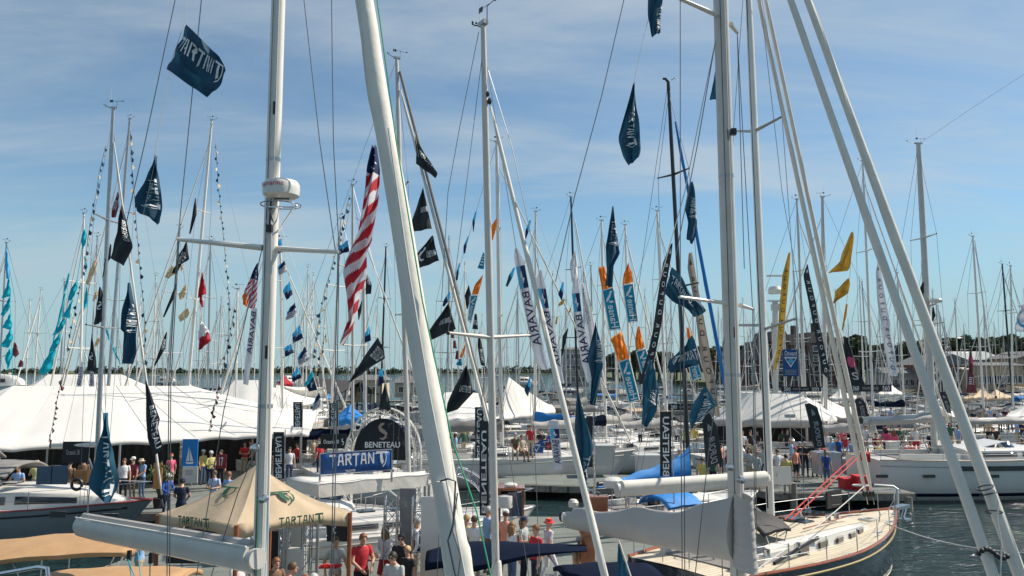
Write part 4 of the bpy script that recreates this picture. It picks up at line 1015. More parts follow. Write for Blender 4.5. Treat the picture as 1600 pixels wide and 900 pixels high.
# ================================================================== foreground yachts
# A: the boat under the tall radar mast on the left
mA_top = P(435, 0, 9.5); mA_b = P(406, 900, 9.5); up = (mA_top - mA_b).normalized()
bs = mA_b - up * 2.9; tp = mA_b + up * 15.2
A = Yacht('white yacht below the frame whose mast carries a radar dome', (0.1, 6.2), (-7.6, 13.5), beam=3.2, fb=1.25, cab=(.32, .72), transom_open=False, cab_h=.35)
tp0, bs0 = tp.copy(), bs.copy(); A.mast(tp, bs, r=.105, mat_='mast_white', spread=(), stays=False, groove='mast_grey', flat=.8)
q = []
for (u0, v0, u1, v1, w_, nm) in ((278, 374, 410, 387, .030, 'spreader'), (425, 388, 530, 394, .028, 'spreader')):
    MB().tube([P(u1, v1, 9.5) if u0 < 400 else P(u0, v0, 9.5), P(u0, v0, 9.7) if u0 < 400 else P(u1, v1, 9.2)], [w_ * 1.3, w_ * .85], n=8, flat=1.4).build(nm, 'mast_white', A.root)
for pts in ([(278, 374, 9.7), (314, 6, 9.6), (330, -200, 9.5)], [(530, 394, 9.2), (521, 225, 9.2), (516, -150, 9.3)], [(524, 392, 9.2), (500, 225, 9.2), (475, 0, 9.3), (455, -200, 9.4)],
            [(278, 374, 9.7), (264, 600, 9.9), (261, 900, 10)], [(280, 374, 9.7), (267, 600, 9.9), (265, 900, 10)], [(528, 394, 9.2), (521, 700, 9.1), (518, 900, 9.0)], [(530, 394, 9.2), (525, 700, 9.1), (521, 900, 9.0)],
            [(410, 387, 9.5), (350, 640, 9.8), (307, 900, 10)], [(280, -30, 9.9), (226, 225, 10), (197, 350, 10.1)], [(405, 690, 9.4), (372, 770, 9.6), (330, 900, 9.8)]):
    MB().tube([P(*p) for p in pts], .0065, n=5).build('shroud', 'wire', A.root)
# radar on its bracket
rc = P(439, 309, 9.25); radar(A.root, rc, .225, .21, 'Raymarine')
mb = MB(); c = rc - Vector((0, 0, .09))
mb.tube([c + Vector((math.cos(t) * .24, math.sin(t) * .24, 0)) for t in [2 * PI * k / 24 for k in range(25)]], .009, n=5, cap=False)
for s_ in (-1, 1):
    mb.tube([c + Vector((.20 * s_, 0, 0)), c + Vector((.14 * s_ - .02, .08, -.04)), c + Vector((.02 * s_ - .10, .22, -.28)), P(414, 350, 9.42)], .011, n=5)
mb.tube([c + Vector((-.1, .02, .08)), c + Vector((.1, .02, .08)), c + Vector((.15, .02, -.02)), c + Vector((-.15, .02, -.02))], .012, n=5)
mb.build('radar_bracket', 'steel', A.root)
mb = MB(); c = P(421, 357, 9.35); mb.box(c, (.07, .07, .09)); mb.tube([c + Vector((0, 0, .05)), c + Vector((.01, 0, .5))], .012, n=5); mb.build('deck_light', 'black_plastic', A.root)
MB().tube([P(424, 345, 9.35), P(422, 600, 9.35), P(418, 900, 9.35)], .012, n=5).build('halyard', 'rope_white', A.root)
MB().tube([P(403, 775, 9.38), P(402, 790, 9.38), P(400, 900, 9.4)], .006, n=5).build('halyard', 'rope_green', A.root)
# boom, deep grey section with a slot on top
ba = P(396, 872, 9.4); bb = P(128, 822, 12.4); d = (bb - ba).normalized(); sd = d.cross(Vector((0, 0, 1))).normalized(); rows = []
prof = [(-.05, .15), (-.10, .13), (-.135, .06), (-.14, -.03), (-.10, -.13), (-.03, -.17), (.03, -.17), (.10, -.13), (.14, -.03), (.135, .06), (.10, .13), (.05, .15)]
for k in range(9):
    p = ba.lerp(bb, k / 8); g = 1.0 if k < 8 else .93; rows.append([p + sd * x * g + Vector((0, 0, z * g)) for x, z in prof])
mb = MB(); mb.grid(rows, closed=True); mb.add(rows[0], [tuple(range(12))]); mb.add(rows[-1], [tuple(range(11, -1, -1))]); bo = mb.build('boom', 'mast_grey', A.root)
MB().tube([ba.lerp(bb, .01) + Vector((0, 0, .16)), ba.lerp(bb, .985) + Vector((0, 0, .16))], .05, n=8).build('rolled_sail', 'canvas_grey', bo)
for s_ in (-1, 1): MB().tube([ba + sd * .10 * s_ + Vector((0, 0, .145)), bb + sd * .10 * s_ + Vector((0, 0, .145))], .014, n=5).build('boom_lip', 'mast_white', bo)
mb = MB(); mb.tube([bb, bb + d * .06], .135, n=16, flat=.85); mb.build('boom_cap', 'mast_white', bo)
mb = MB(); mb.tube([ba - d * .10, ba + d * .03], .12, n=18); mb.build('gooseneck', 'mast_grey', bo)
for x in (0, .05): MB().tube([bb + d * (-.15 - x) + Vector((0, 0, .16)), P(140, 765, 12.3) if x == 0 else P(137, 766, 12.3)], .008, n=4).build('topping_lift', 'wire', A.root)
mb = MB(); c = P(236, 872, 11.0); mb.box(c, (.05, .05, .14)); c2 = P(202, 868, 11.4); mb.box(c2, (.05, .05, .14)); mb.build('sheet_block', 'black_plastic', A.root)
for a, b_ in (((198, 870, 11.4), (212, 905, 11.2)), ((200, 870, 11.4), (206, 905, 11.2)), ((215, 858, 11.3), (220, 905, 11.2))): MB().tube([P(*a), P(*b_)], .008, n=4).build('mainsheet', 'rope_cyan', A.root)
MB().tube([P(235, 862, 11), P(234, 905, 11)], .008, n=4).build('mainsheet', 'rope_dark', A.root)
# the thick furled genoa
gb = P(717, 900, 6.8); g0 = P(568, 0, 8.0); gd = (g0 - gb).normalized(); foot = gb - gd * 2.6; gtop = gb + gd * 13.0
A.jib(gtop, foot, r=.122, rt=.075, mat_='canvas_white', uv='canvas_white', fold=.035, n=28)
MB().tube([P(607, 200, 7.35), P(640, 430, 7.15), P(672, 620, 6.9), P(728, 905, 6.6)], .010, n=5).build('sheet', 'rope_white', A.root)
# loose outer wrap of the sail near the deck with a lashing
mb = MB(); rows = []
for k in range(13):
    t = k / 12; c = P(lerp(690, 737, t), lerp(752, 960, t), lerp(6.85, 6.65, t)); w_ = lerp(.05, .105, min(1, t * 2)); rows.append([c + Vector((math.cos(a) * w_ * (1 + .1 * math.sin(k * 1.3 + a)), math.sin(a) * w_ * .8, 0)) for a in [2 * PI * j / 16 for j in range(16)]])
mb.grid(rows, closed=True); mb.add(rows[0], [tuple(range(16))]); mb.build('sail_clew', 'canvas_white', A.root)
MB().tube([P(688, 752, 6.6), P(700, 748, 6.55), P(712, 752, 6.6), P(708, 820, 6.55), P(700, 845, 6.55), P(713, 905, 6.5)], .008, n=5).build('lashing', 'rope_dark', A.root)
MB().tube([P(715, 770, 6.6), P(707, 830, 6.55), P(720, 870, 6.5), P(715, 905, 6.5)], .006, n=5).build('lashing', 'wire', A.root)
MB().tube([P(588, -10, 7.9), P(619, 220, 7.4), P(660, 470, 7.2), P(707, 690, 6.9), P(745, 800, 6.7), P(768, 905, 6.6)], .0075, n=5).build('spinnaker_halyard', 'rope_green', A.root)
# tan awnings over the cockpit
A.canopy((-8.45, 14.7), 2.9, 1.9, P(90, 842, 14.7).z, 'canvas_tan', sag=.10, name='bimini', rz=R(16), tilt=.03)
A.canopy((-6.0, 12.0), 2.1, 1.5, P(200, 893, 12).z, 'canvas_tan', sag=.14, name='spray_hood', rz=R(4), tilt=0)
MB().tube([P(-30, 902, 8.4), P(60, 886, 8.2), P(74, 888, 8.1), P(76, 905, 8.0)], .02, n=8).build('grab_rail', 'steel', A.root)

# C: the boat with grey sail cover at the right
mC0 = P(1126, 0, 12); mC1 = P(1154, 900, 12); up = (mC0 - mC1).normalized(); bs = mC1 - up * 2.0; tp = mC1 + up * 16.5
Cb = Yacht('white yacht below the frame with a grey sail cover and twin furled headsails', (5.9, 8.4), (.1, 16.4), beam=3.0, fb=1.2, cab_h=.35)
bs_c = bs.copy(); tpc = tp.copy(); Cb.mast(tp, bs, r=.13, mat_='mast_grey', spread=(), stays=False, groove='mast_white', flat=.8)
for a, b_ in (((1126, 26, 12), (1062, -2, 11.4)), ((1141, 37, 12), (1152, 51, 12.6)), ((1145, 475, 12), (1062, 464, 11.5)), ((1157, 477, 12), (1176, 483, 12.6))):
    MB().tube([P(*a), P(*b_)], [.035, .024], n=8, flat=1.4).build('spreader', 'mast_white', Cb.root)
for pts in ([(1063, -2, 11.4), (1063, 120, 11.4), (1063, 465, 11.5)], [(1152, 51, 12.6), (1176, 483, 12.6)], [(1125, 30, 12), (1100, 150, 12), (1070, 300, 11.9), (1022, 470, 11.8)], [(1122, 40, 12), (1090, 225, 12), (1056, 400, 12)],
            [(1062, 465, 11.5), (1066, 900, 11.8)], [(1068, 465, 11.5), (1070, 900, 11.8)], [(1176, 483, 12.6), (1180, 905, 12.2)], [(1138, 480, 12), (1108, 700, 12), (1086, 900, 12)], [(976, -5, 12.5), (940, 150, 12.5), (897, 310, 12.6), (868, 440, 12.7)],
            [(1178, 480, 12.4), (1183, 905, 12.3)], [(1152, 52, 12.6), (1163, 420, 12.6)]):
    MB().tube([P(*p) for p in pts], .0075, n=4).build('shroud', 'wire' if pts[0][0] != 1125 else 'rope_white', Cb.root)
MB().box(P(1146, 206, 11.85), (.08, .08, .10)).build('deck_light', 'black_plastic', Cb.root)
ca = P(1150, 858, 11.9); cb_ = P(880, 808, 15.0)
Cb.boom(ca, cb_, r=.09, cover='canvas_grey', h1=.80, h2=.16, w=.17, collar=.80, vang=False)
f1b, f1t = P(1552, 900, 9.0), P(1235, 0, 10.6); dd = (f1t - f1b).normalized(); Cb.jib(f1b + dd * 13, f1b - dd * 2.6, r=.068, rt=.030, mat_='canvas_white', uv=None)
f2b, f2t = P(1594, 900, 9.0), P(1262, 0, 10.6); dd = (f2t - f2b).normalized(); Cb.jib(f2b + dd * 13, f2b - dd * 2.6, r=.080, rt=.034, mat_='canvas_white', uv=None)
for k, (u, v) in enumerate(((1546, 762), (1551, 772), (1560, 800))):
    mb = MB(); c = P(u - 7, v, 9.05); mb.tube([c + Vector((math.cos(a) * .085, math.sin(a) * .085, .03 * math.cos(a + k))) for a in [2 * PI * j / 14 for j in range(15)]], .008, n=5, cap=False); mb.build('lashing', 'rope_dark', Cb.root)
MB().tube([P(1553, 765, 8.9), P(1560, 785, 8.9), P(1558, 810, 8.95), P(1565, 850, 8.9), P(1563, 905, 8.9)], .008, n=5).build('sheet', 'rope_white', Cb.root)
mb = MB(); c = P(1543, 865, 8.95)
for k in range(9): mb.ell(c + Vector((.04 * k - .1, 0, .05 * math.sin(k * .7))), (.03, .03, .03), 8, 6)
mb.build('furling_line_beads', 'black_plastic', Cb.root)
Cb.canopy((1.75, 14.3), 1.7, 1.7, P(900, 884, 14.4).z, 'canvas_navy', sag=.14, name='spray_hood', rz=R(8))

# F: slim mast in the middle, furled jib crossing in front
mF0 = P(755, 40, 12); mF1 = P(775, 900, 12); up = (mF0 - mF1).normalized()
Fb = Yacht('white sloop below the frame under the tall central mast', (1.65, 9.1), (-2.5, 15.4), beam=2.3, fb=1.0, cab_h=.3)
Fb.mast(mF0, mF1 - up * 1.9, r=.066, mat_='mast_grey', spread=(.52,), sl=.75, flat=.85, wire=.005, aft=False)
MB().lathe(P(776, 900, 12), [(.10, -.3), (.085, 0), (.078, .12), (.07, .2), (.066, .22)], 14).build('mast_boot', 'canvas_white', Fb.mo)
j1 = P(945, 900, 9.8); j0 = P(767, 167, 11.9); jd = (j1 - j0).normalized(); Fb.jib(j0, j1 + jd * 1.6, r=.052, rt=.026, mat_='canvas_white', uv=None)
mb = MB(); c = P(765, 158, 11.95); mb.ell(c, (.035, .035, .06), 8, 6); mb.ell(c + Vector((-.03, 0, .12)), (.03, .03, .05), 8, 6); mb.build('halyard_block', 'black_plastic', Fb.root)
for pts in ([(763, 110, 12), (800, 230, 11.9), (850, 460, 11.5)], [(748, 50, 12), (718, 200, 12.2), (700, 300, 12.3), (690, 470, 12.5)], [(780, 860, 12), (765, 905, 11.8)]):
    MB().tube([P(*p) for p in pts], .0055, n=4).build('halyard', 'wire', Fb.root)

# the launch with navy awning in the middle
Gb = Yacht('white harbour launch under a navy awning behind the central mast', (3.0, 18.2), (-2.3, 18.5), beam=2.2, fb=.85, cabin=False, name='launch', cat='launch', rail=False)
bk = [(668, 862), (700, 850), (740, 846), (790, 846), (850, 851), (885, 854), (916, 857)]; ft = [(664, 880), (700, 876), (735, 886), (768, 880), (830, 866), (880, 862), (917, 861)]
ra = [P(u, v, 18.4) for u, v in bk]; rb = [P(u, v, 17.0) for u, v in ft]; rows = [[poly_at([a.lerp(b_, q) + Vector((0, 0, .10 * math.sin(PI * q))) for a, b_ in zip(ra, rb)], k / 24) for k in range(25)] for q in (0, .25, .5, .75, 1)]
rows.append([p + Vector((0, .01, -.16 * (1 - k / 26))) for k, p in enumerate(rows[-1])]); solid(MB().grid(rows).build('awning', 'canvas_navy', Gb.root), .015)
for u in (700, 840): MB().tube([P(u, 862, 17.8), P(u, 930, 17.8)], .018, n=6).build('awning_pole', 'steel', Gb.root)
MB().tube([P(850, 860, 17.2), P(868, 885, 17.0)], .02, n=6).build('awning_strut', 'steel', Gb.root)

for y, t_, b_, rr, gap in ((A, tp0, bs0, .105, 2.6), (Cb, tpc, bs_c, .13, 2.9)):
    for k in range(5):
        q = .10 + .17 * k; p = b_.lerp(t_, q); tl = .7 + .3 * (1 - q)
        MB().tube([p, p + Vector((0, 0, .05))], rr * 1.015 * (1 if q < .5 else .95), n=14, flat=.8, up=Matrix.Rotation(y.rz, 3, 'Z') @ Vector((1, 0, 0))).build('mast_band', 'mast_alu', y.mo)
        mb = MB(); s_ = p + Vector((.02, -rr * .9, .6)); mb.tube([s_, s_ + Vector((0, 0, .16))], .016, n=6); mb.build('halyard_exit', 'black_plastic', y.mo)
def running(y, top, base, offs, mats):
    for (dx, dy), m_ in zip(offs, mats): MB().tube([base + Vector((dx, dy, .3)), top + Vector((dx * .7, dy, -.2))], .006, n=4).build('halyard', m_, y.root)
running(A, tp0, bs0, [(.05, -.10), (-.03, -.11), (.085, -.06)], ['rope_white', 'rope_dark', 'rope_cyan'])
running(Cb, tpc, bs_c, [(-.06, -.13), (.03, -.135)], ['rope_dark', 'rope_white'])
for y, pts, r_ in ((A, (P(398, 700, 9.3), P(412, 780, 9.28)), .05), (Cb, (P(1140, 730, 11.8), P(1158, 750, 11.8)), .06)):
    for p in pts: MB().lathe(p, [(r_, -.04), (r_ * .7, 0), (r_ * .8, .07), (0, .08)], 12, ax=Matrix.Rotation(R(90), 3, 'X')).build('mast_winch', 'steel', y.root)
# E: dark hulled yacht, cream deck, at the right
Eb = Yacht('dark navy yacht with cream deck and varnished rail', (12.75, 26.2), (3.9, 19.2), beam=4.0, fb=1.45, hull='hull_navy', deck='cream_deck', stripe='gold', boot='canvas_white', cab=(.22, .74), cab_h=.42, toe='varnish', cab_w=.58, fine=.85, cabin_win=None)
rows = []
for q, hh in ((.0, .9), (.06, 1), (.35, 1), (.7, .85), (.92, .5), (1, .12)):
    a_, b2 = .22, .74; x = lerp(-Eb.L / 2 + Eb.L * a_, -Eb.L / 2 + Eb.L * b2, q); wd = Eb.hb(a_ + (b2 - a_) * q) * .58 * (1.0 if q < .7 else 1.25 - .36 * q); zb = Eb.sh(a_ + (b2 - a_) * q) - .05
    rows.append([Eb.W(x, y * wd, zb + .42 * hh + dz) for y, dz in ((-.78, .035), (-.3, .10), (.3, .10), (.78, .035))])
MB().grid(rows).build('coachroof_top', 'cream_deck', Eb.root)
for i, q in enumerate((.08, .24, .40, .56, .70, .82)):
    for sg in (-1, 1):
        tq = .22 + .52 * q; x = -Eb.L / 2 + Eb.L * tq; hh = 1 if q < .4 else lerp(1, .70, (q - .4) / .4); wd = Eb.hb(tq) * .58 * (1.0 if q < .7 else 1.25 - .36 * q) * .97; zb = Eb.sh(tq) - .05 + .42 * .45 * hh
        c = Eb.W(x, sg * (wd + .012), zb); o = MB().box(c, (.46 if q < .5 else .34, .05, .17 if q < .5 else .13), rz=Eb.rz - sg * (.02 + .16 * q)).build('port', 'glass_dark', Eb.root)
        mb = MB(); ax = Matrix.Rotation(Eb.rz, 3, 'Z')
        for dz in (-.09, .09): mb.box(c + Vector((0, 0, dz * (1 if q < .5 else .8))), (.50 if q < .5 else .38, .06, .018), rz=Eb.rz - sg * (.02 + .16 * q))
        mb.build('port_rim', 'steel', o)
mE0 = P(1170, 0, 22); mE1 = P(1205, 822, 22); up = (mE0 - mE1).normalized()
Eb.mast(mE1 + up * 16.6, mE1, r=.125, mat_='mast_white', spread=(), groove='carbon', stays=False, flat=.85)
for a, b_ in (((1179, 205, 22), (1222, 182, 21)), ((1176, 205, 22), (1146, 205, 23)), ((1193, 515, 22), (1245, 497, 20.8)), ((1190, 508, 22), (1132, 508, 23.2))):
    MB().tube([P(*a), P(*b_)], [.045, .03], n=8, flat=1.4).build('spreader', 'mast_alu', Eb.root)
for pts in ([(1222, 182, 21), (1245, 497, 20.8), (1258, 820, 20.6)], [(1222, 182, 21), (1180, -60, 21.6)], [(1146, 205, 23), (1132, 508, 23.2), (1130, 760, 23.4)], [(1146, 205, 23), (1165, -60, 22.4)], [(1188, 0, 22), (1222, 300, 24), (1300, 740, 26)]):
    MB().tube([P(*p) for p in pts], .009, n=4).build('shroud', 'wire', Eb.root)
# twin furled stays running to the bow
for (u0, v0, u1, v1, r_) in ((1190, 20, 1352, 770, .085), (1203, 30, 1362, 770, .075)):
    a = P(u0, v0, 22.6); b_ = P(u1, v1, 25.6); dd = (a - b_).normalized(); Eb.jib(a + dd * 1.5, b_, r=r_, rt=.055, mat_='canvas_white', uv=None)
ea = P(1200, 750, 21.7); eb = P(966, 766, 19.6)
Eb.boom(ea, eb, r=.17, mat_='canvas_white', vang=True, capmat='gel_grey')
MB().tube([ea.lerp(eb, .02) + Vector((0, 0, .10)), ea.lerp(eb, .98) + Vector((0, 0, .08))], .15, n=14).build('furled_mainsail', 'canvas_white', Eb.root)
MB().tube([P(1226, 812, 21), P(1334, 713, 25)], .020, n=6).build('mooring_line', 'rope_red', label='left of the two red lines rising from the dark yacht to the pier', cat='rope')
MB().tube([P(1236, 812, 21), P(1340, 716, 25)], .020, n=6).build('mooring_line', 'rope_red', label='right of the two red lines rising from the dark yacht to the pier', cat='rope')
loc = Eb.W
Eb.canopy(Eb.W(-Eb.L * .235, 0, 0).xy, 1.2, 1.9, 2.42, 'canvas_black', sag=.3, name='spray_hood')
for sg in (1, -1):
    MB().tube([loc(-Eb.L * .30, sg * 1.3, Eb.fb), loc(-Eb.L * .12, sg * 1.3, Eb.fb + .35)], .05, n=8).build('jib_track', 'carbon', Eb.root)
    for t in (.18, .30, .36): MB().lathe(loc(-Eb.L / 2 + Eb.L * t, sg * 1.25, Eb.sh(t) + .22), [(.10, 0), (.08, .1), (.09, .18), (0, .19)], 12).build('winch', 'steel', Eb.root)
mb = MB(); c = loc(Eb.L * .30, -.2, Eb.sh(.8) + .06)
for k in range(5): mb.tube([c + Vector((math.cos(t) * (.12 + .03 * k), math.sin(t) * (.12 + .03 * k), .012 * (k % 2))) for t in [2 * PI * q / 18 for q in range(19)]], .012, n=4, cap=False)
mb.build('coiled_line', 'rope_white', Eb.root)
for t in (.66, .80, .90):
    for sg in (1, -1): MB().tube([loc(-Eb.L / 2 + Eb.L * t - .14, sg * Eb.hb(t) * .86, Eb.sh(t) + .08), loc(-Eb.L / 2 + Eb.L * t + .14, sg * Eb.hb(t) * .86, Eb.sh(t) + .08)], .025, n=6).build('cleat', 'steel', Eb.root)
for sg in (1, -1): MB().tube([loc(-Eb.L * .1, sg * .75, Eb.sh(.4) + .52), loc(Eb.L * .14, sg * .55, Eb.sh(.64) + .46)], .02, n=5).build('handrail', 'varnish', Eb.root)
for k, t in enumerate((.40, .50, .60)):
    x = -Eb.L / 2 + Eb.L * t; MB().box(loc(x, .3, Eb.sh(t) + .50), (.55, .5, .06), rz=Eb.rz).build('deck_hatch', 'glass_dark', Eb.root)
for t in (.56, .60):
    for sg in (1, -1):
        x = -Eb.L / 2 + Eb.L * t; mb = MB(); mb.lathe(loc(x, sg * .45, Eb.sh(t) + .45), [(.08, 0), (.07, .1), (.08, .16), (0, .17)], 12); mb.build('winch', 'steel', Eb.root)
mb = MB(); bx = loc(Eb.L / 2, 0, Eb.sh(1)); fw = Matrix.Rotation(Eb.rz, 3, 'Z') @ Vector((1, 0, 0)); mb.box(bx + fw * .35 + Vector((0, 0, .02)), (.9, .28, .10), rz=Eb.rz); mb.tube([bx + fw * .75, bx + fw * .5 - Vector((0, 0, .35))], .06, n=8); mb.box(bx + fw * .62 - Vector((0, 0, .42)), (.4, .3, .07), rz=Eb.rz); mb.build('anchor_roller', 'steel', Eb.root)
MB().box(loc(Eb.L * .32, 1.0, Eb.sh(.8) + .5), (.9, .06, .55), rz=Eb.rz).build('mesh_screen', 'canvas_black', Eb.root)
# mooring lines to the right over the water
def rope(a, b_, sag, r, m, lab, n=16):
    a = Vector(a); b_ = Vector(b_); MB().tube([a.lerp(b_, k / n) - Vector((0, 0, sag * math.sin(PI * k / n))) for k in range(n + 1)], r, n=6).build('mooring_line', m, label=lab, cat='rope')
rope(P(1366, 810, 25), P(1640, 866, 17), .25, .016, 'rope_white', 'long pale mooring line from the dark yacht across the water to the right')
rope(P(1160, 905, 17), P(1350, 760, 24.5), .1, .014, 'rope_white', 'pale line slanting across the side of the dark yacht')

# GL: slate hulled yacht on the left
Lb = Yacht('slate grey yacht with white deck moored at the left', (-12.9, 28.2), (-26.0, 28.0), beam=4.0, fb=1.42, hull='hull_slate', stripe='carbon', cab=(.24, .93), cab_h=.72, cab_w=.70, toe='boot_red', prof=[(0, .8), (.05, .95), (.4, 1), (.66, .98), (.82, .72), (.94, .36), (1, .08)], wins=((.18, .60), (.635, .845)))
t0 = P(177, 170, 28); t1 = P(152.5, 690, 28); up = (t0 - t1).normalized(); base = t1 - up * 1.4
Lb.mast(t0, base, r=.085, mat_='mast_alu', spread=(.40, .69), sl=1.15, wire=.008, aft=False)
Lb.jib(P(178, 222, 28), P(253, 775, 28.2), r=.045, rt=.03, mat_='canvas_white', uv=None)
Lb.boom(base + up * 1.3, base + up * 1.15 + Vector((-1.7, .1, .1)), r=.10)
Lb.canopy((-21.2, 28.0), 4.2, 3.0, P(60, 706, 27.5).z + .1, 'canvas_taupe', sag=.42, name='bimini')
Lb.canopy((-18.4, 28.0), 2.2, 2.6, P(120, 722, 27.5).z, 'canvas_taupe', sag=.35, name='spray_hood')
for u0, u1, v0, v1 in ((82, 104, 783 - 56, 757), (59, 80, 728, 757)):
    a = P(u0, v0, 26.7); b_ = P(u1, v1, 26.65); MB().box((a + b_) / 2, (b_.x - a.x, .03, a.z - b_.z)).build('windscreen', 'glass_blue', Lb.root)
for u, v in ((91, 804), (173, 807)):   # dark hull ports
    c = P(u, v, 25.98); MB().box(c, (.50, .05, .20)).build('hull_port', 'glass_dark', Lb.root)
mb = MB(); c = P(120, 757, 26.2); mb.tube([c + Vector((math.cos(t) * .17, 0, math.sin(t) * .17)) for t in [2 * PI * k / 16 for k in range(17)]], .05, n=8, cap=False); mb.build('lifebuoy', 'black_plastic', Lb.root)
MB().box(P(130, 744, 27.2), (.42, .3, .42)).build('basket', 'orange_wood', Lb.root)

# K: long white yacht at the right
Kb = Yacht('long white yacht lying across the right side with black side windows', (32.6, 40.2), (17.3, 38.6), beam=4.2, fb=1.95, stripe='gel_grey', boot='canvas_navy', cab=(.30, .78), cab_h=.55, cab_w=.70, toe='teak')
k0 = P(1435, 225, 40); k1 = P(1461, 712, 40); up = (k0 - k1).normalized()
Kb.mast(k0, k1 - up * .6, r=.17, mat_='mast_grey', spread=(.43, .70), sl=1.25, wire=.009, flat=.8)
Kb.boom(k1 + up * 1.95, P(1346, 657, 38.8), r=.17, mat_='mast_grey', cover='canvas_grey', h1=.22, h2=.12, w=.2)
radar(Kb.root, P(1463, 473, 39.6), .30, .2, None); MB().tube([P(1452, 478, 40), P(1463, 475, 39.6)], .05).build('radar_bracket', 'steel', Kb.root)
iv = Kb.m.inverted()
def on_side(u, v, inset=1.0):   # point on the near topside of the long yacht seen at this pixel
    Y = 37.0
    for _ in range(6):
        p = iv @ P(u, v, Y); t = max(.02, min(.98, p.x / Kb.L + .5)); q = Kb.W(p.x, Kb.hb(t) * inset * (1 if p.y > 0 else -1) if 0 else -Kb.hb(t) * inset, 0); q2 = Kb.W(p.x, Kb.hb(t) * inset, 0)
        Y = min(q.y, q2.y) - .05
    return P(u, v, Y)
for u0, u1, inset in ((1498, 1526, .99), (1530, 1600, .99), (1602, 1680, .99)):
    a = on_side(u0, 733, inset); b_ = on_side(u1, 733, inset); z0 = a.z; MB().box(((a.x + b_.x) / 2, (a.y + b_.y) / 2, z0 + .02), (b_.x - a.x, .10, .22), rz=math.atan2(b_.y - a.y, b_.x - a.x)).build('hull_window', 'glass_dark', Kb.root)
for u in (1378, 1452, 1552): MB().box(on_side(u, 744), (.55, .10, .13), rz=Kb.rz).build('hull_port', 'glass_dark', Kb.root)
# raked windscreen of the deckhouse
def slab(pts, th=.05): return pts
A0 = P(1524, 709, 38); mb = MB()
W0 = [P(1528, 700, 38.4), P(1572, 690, 38.4), P(1600, 712, 38.2), P(1545, 712, 38.2)]
mb.add(W0 + [p + Vector((0, 1.8, 0)) for p in W0], [(0, 1, 2, 3), (7, 6, 5, 4), (0, 4, 5, 1), (1, 5, 6, 2), (2, 6, 7, 3), (3, 7, 4, 0)]); mb.build('deckhouse', 'gel_white', Kb.root, smooth=False)
mb = MB(); W1 = [P(1563, 691.5, 38.3), P(1576, 690, 38.3), P(1594, 707, 38.1), P(1580, 710, 38.1)]; W2 = [P(1533, 701, 38.3), P(1557, 694, 38.3), P(1572, 709, 38.15), P(1548, 710, 38.15)]
mb.add(W1, [(0, 1, 2, 3)]); solid(mb.build('windscreen', 'glass_blue', Kb.root), .03); mb = MB(); mb.add(W2, [(0, 1, 2, 3)]); solid(mb.build('side_window', 'glass_dark', Kb.root), .03)
a = P(1458, 729, 37.2); mb = MB()
for k in range(3): mb.box((a.x + .28, a.y, a.z - .05 - .28 * k), (.5, .06, .05))
for dx in (0.03, .53): mb.box((a.x + dx, a.y, a.z - .3), (.05, .05, .75))
mb.build('boarding_ladder', 'teak', Kb.root)
# second boom line at the right belongs to a boat behind
Kc = Yacht('white yacht behind the long one with its grey boom crossing the right edge', (21, 46.5), (33, 47.5), beam=3.8, fb=1.5, cab_h=.5)
Kc.mast(P(1641, 120, 46), P(1655, 690, 46), r=.12, spread=(.45, .7)); Kc.boom(P(1650, 656, 46), P(1500, 657, 44.5), r=.14, cover='canvas_grey', h1=.2, h2=.14, w=.2, vang=False)
# I: black masted race boat with blue sail covers
Ib = Yacht('white racing yacht with black mast and bright blue sail covers', (9.8, 31.4), (3.2, 27.5), beam=3.2, fb=1.25, cab_h=.4)
i0 = P(1044, 128, 27.5); i1 = P(1078, 760, 27.5); up = (i0 - i1).normalized()
Ib.mast(i0, i1 - up * .6, r=.085, mat_='carbon', spread=(.50, .77), sl=.95, wire=.009, head=False)
MB().tube([i0 - up * .3, i0, i0 + Vector((-.10, 0, .12)), i0 + Vector((-.2, 0, .12))], [.07, .06, .05, .04], n=8).build('masthead_crane', 'carbon', Ib.root)
mb = MB(); c = i0 + Vector((.12, 0, .08)); mb.tube([c, c + Vector((.15, 0, .08)), c + Vector((.25, 0, -.05))], .012, n=4); mb.build('wind_vane', 'black_plastic', Ib.root)
mb = MB(); mb.tube([i0, i0 + Vector((-.2, 0, .3)), i0 + Vector((-.4, 0, .34))], .007, n=4); mb.build('antenna', 'rope_white', Ib.root)
Ib.jib(P(1055, 190, 27.8), P(1142, 650, 30.5), r=.085, rt=.05, mat_='canvas_blue', uv=None)
rows = []; a = P(1077, 745, 27.4); b_ = P(934, 757, 25.5)
for k in range(19):
    t = k / 18; p = a.lerp(b_, t); h = lerp(1.15, .12, min(1, t ** .62)); row = []
    for j in range(18):
        an = 2 * PI * j / 18; row.append(p + Vector((.02, 1, 0)) * math.cos(an) * (.24 - .10 * t) * (1 - .6 * max(0, math.sin(an))) + Vector((0, 0, (math.sin(an) * .5 + .5) * h - .12 + .03 * math.sin(t * 22 + an))))
    rows.append(row)
bo = MB().tube([a, b_], .09, n=10).build('boom', 'carbon', Ib.root); mb = MB(); mb.grid(rows, closed=True); mb.add(rows[-1], [tuple(range(18))]); mb.build('sail_cover', 'canvas_blue', bo)
Ib.canopy((P(1050, 780, 26.5).x, 26.8), 1.5, 1.5, P(1045, 772, 26.5).z, 'canvas_blue', sag=.3, name='spray_hood')
MB().lathe(P(958, 756, 24.6), [(.30, -.1), (.32, 0), (.30, .12), (.2, .2), (0, .22)], 20).build('radar_dome', 'gel_white', Ib.root)
MB().tube([P(929, 690, 25), P(929, 775, 25)], .03).build('radar_pole', 'steel', Ib.root)

